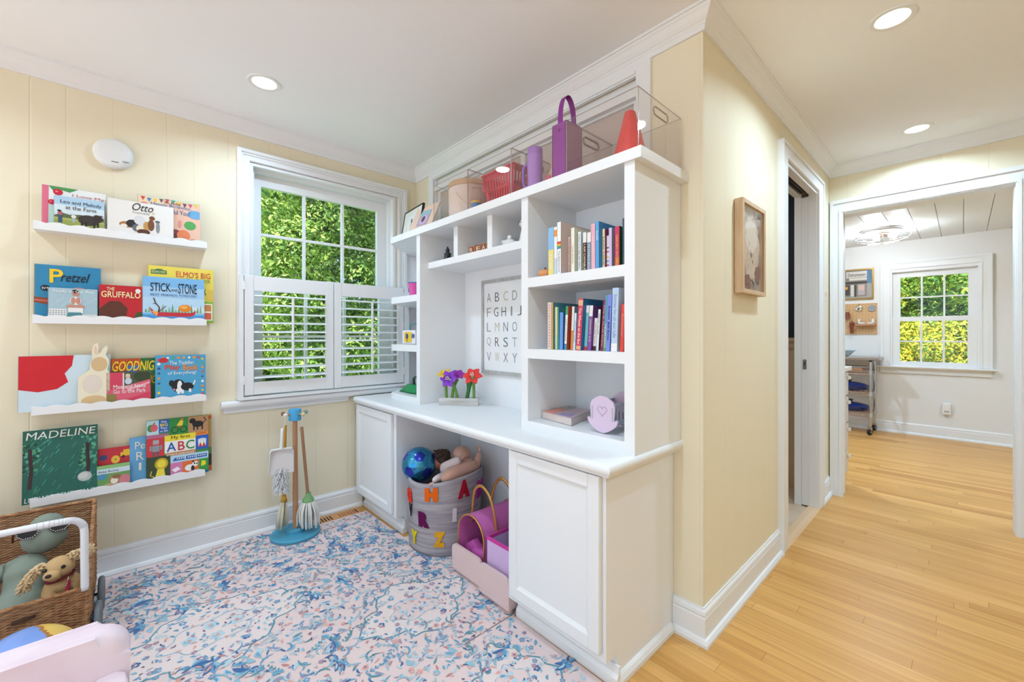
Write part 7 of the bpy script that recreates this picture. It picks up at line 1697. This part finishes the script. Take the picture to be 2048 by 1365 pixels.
GA, GB, GC, GD = leafmat('#a9c456'), leafmat('#83a848'), leafmat('#5a8440'), leafmat('#c3d478')
BARK = mat('#7a6a5c', 0.9)
def tree(label, base, trunk_h, trunk_r, clumps, count, size, mats, weights, seed, core=True, name='tree', cat='tree', group=None):
    k = root(name, label, cat, base, group=group)
    m = MB(); top = Vector(base) + Vector((0.05, 0.05, trunk_h))
    m.tube([base, (Vector(base) + top) / 2 + Vector((0.05, -0.03, 0)), top], [trunk_r, trunk_r * 0.8, trunk_r * 0.4], 10); m.build('trunk', BARK, k, smooth=True)
    o = foliage_mesh('foliage', [c for c, r in clumps], [r for c, r in clumps], count, size, mats, weights, seed, k)
    return k
rng = random.Random(21)
def cone_clumps(c, h, R, n):
    out = []
    for i in range(n):
        t = rng.random() ** 0.8; a = rng.uniform(0, 2 * PI); rr = R * (1 - t) ** 0.55 * rng.uniform(0.35, 1.0)
        out.append(((c[0] + rr * math.cos(a), c[1] + rr * math.sin(a), c[2] + 0.1 + h * t), rng.uniform(0.24, 0.44)))
    return out
tree('tall bright green cedar filling most of the view through the shuttered window', (1.75, 5.75, -0.6), 4.6, 0.16, cone_clumps((1.88, 5.75, -0.6), 5.2, 1.22, 120), 120000, 0.028, [GA, GB, GC, GD], [.36, .30, .14, .20], 1, group='trees outside the shuttered window')
tree('green cedar at the right of the view through the shuttered window', (3.65, 6.1, -0.6), 4.4, 0.15, cone_clumps((3.65, 6.1, -0.6), 5.0, 1.3, 110), 90000, 0.030, [GA, GB, GC, GD], [.30, .34, .20, .16], 2, group='trees outside the shuttered window')
tree('dark green tree standing behind the two cedars', (2.7, 8.3, -0.6), 5.0, 0.2, cone_clumps((2.7, 8.3, -0.6), 6.2, 2.6, 120), 40000, 0.065, [GB, GC], [.4, .6], 3, group='trees outside the shuttered window')
tree('green shrub low at the left of the shuttered window view', (1.0, 6.2, -0.6), 1.0, 0.05, [((1.0 + rng.uniform(-.5, .5), 6.2 + rng.uniform(-.4, .4), -0.1 + rng.uniform(0, 1.5)), rng.uniform(.25, .4)) for _ in range(26)], 26000, 0.034, [GA, GB, GD], [.4, .35, .25], 6, name='shrub', cat='shrub')
# neighbour's house seen past the cedar
k = root('neighbour_house', 'white clapboard house wall seen at the far left of the shuttered window', 'house', (1.0, 11.0, -0.6))
m = MB()
for i in range(40): z = -0.6 + i * 0.15; m.prism([(11.0, z), (10.965, z), (10.985, z + 0.155), (11.0, z + 0.155)], 'x', -5.0, 2.6)
m.box(-5.0, 2.6, 11.0, 11.2, -0.6, 5.4); m.build('clapboard_wall', mat('#eceef0', 0.6), k)
m = MB().box(1.55, 1.75, 10.93, 11.0, 2.0, 4.0); m.build('shutter', mat('#5f7a92', 0.6), k)
# kitchen side garden
YA, YB = leafmat('#d9c53a'), leafmat('#b8b53a')
tree('broad green tree filling the upper kitchen window', (12.3, 0.6, -0.6), 3.4, 0.18, [((12.3 + rng.uniform(-1.4, 1.4), 0.7 + rng.uniform(-2.6, 2.6), 2.2 + rng.uniform(-1.0, 1.8)), rng.uniform(.4, .75)) for _ in range(70)], 60000, 0.05, [GB, GA, GC], [.45, .3, .25], 11, group='garden plants beyond the kitchen window')
tree('dark green shrub at the lower right of the kitchen window view', (10.6, -0.75, -0.6), 1.0, 0.06, [((10.6 + rng.uniform(-.6, .6), -0.75 + rng.uniform(-.8, .75), 0.1 + rng.uniform(0, 1.5)), rng.uniform(.28, .45)) for _ in range(30)], 26000, 0.04, [GC, GB], [.6, .4], 12, name='shrub', cat='shrub', group='garden plants beyond the kitchen window')
tree('yellow-leaved shrub at the lower left of the kitchen window view', (10.2, 0.75, -0.6), 0.8, 0.05, [((10.2 + rng.uniform(-.6, .6), 0.75 + rng.uniform(-.75, .75), 0.0 + rng.uniform(0, 1.15)), rng.uniform(.25, .42)) for _ in range(30)], 30000, 0.032, [YA, YB, GB], [.4, .35, .25], 13, name='shrub', cat='shrub', group='garden plants beyond the kitchen window')
tree('green bush behind the yellow shrub in the kitchen window view', (11.4, 0.6, -0.6), 1.4, 0.06, [((11.4 + rng.uniform(-.6, .6), 0.7 + rng.uniform(-1.3, 1.3), 0.4 + rng.uniform(0, 1.7)), rng.uniform(.35, .55)) for _ in range(36)], 30000, 0.042, [GB, GA, YB], [.5, .3, .2], 14, name='shrub', cat='shrub', group='garden plants beyond the kitchen window')

# unseen fill lamp added to brighten the washroom panelling
ld = bpy.data.lights.new('washroom_fill_light', 'AREA'); ld.size = 0.3; ld.energy = 7; ld.color = (0.9, 0.95, 1.0)
lo = bpy.data.objects.new('washroom_fill_light', ld); lo.location = (2.9, 1.6, 2.36); COL.objects.link(lo)
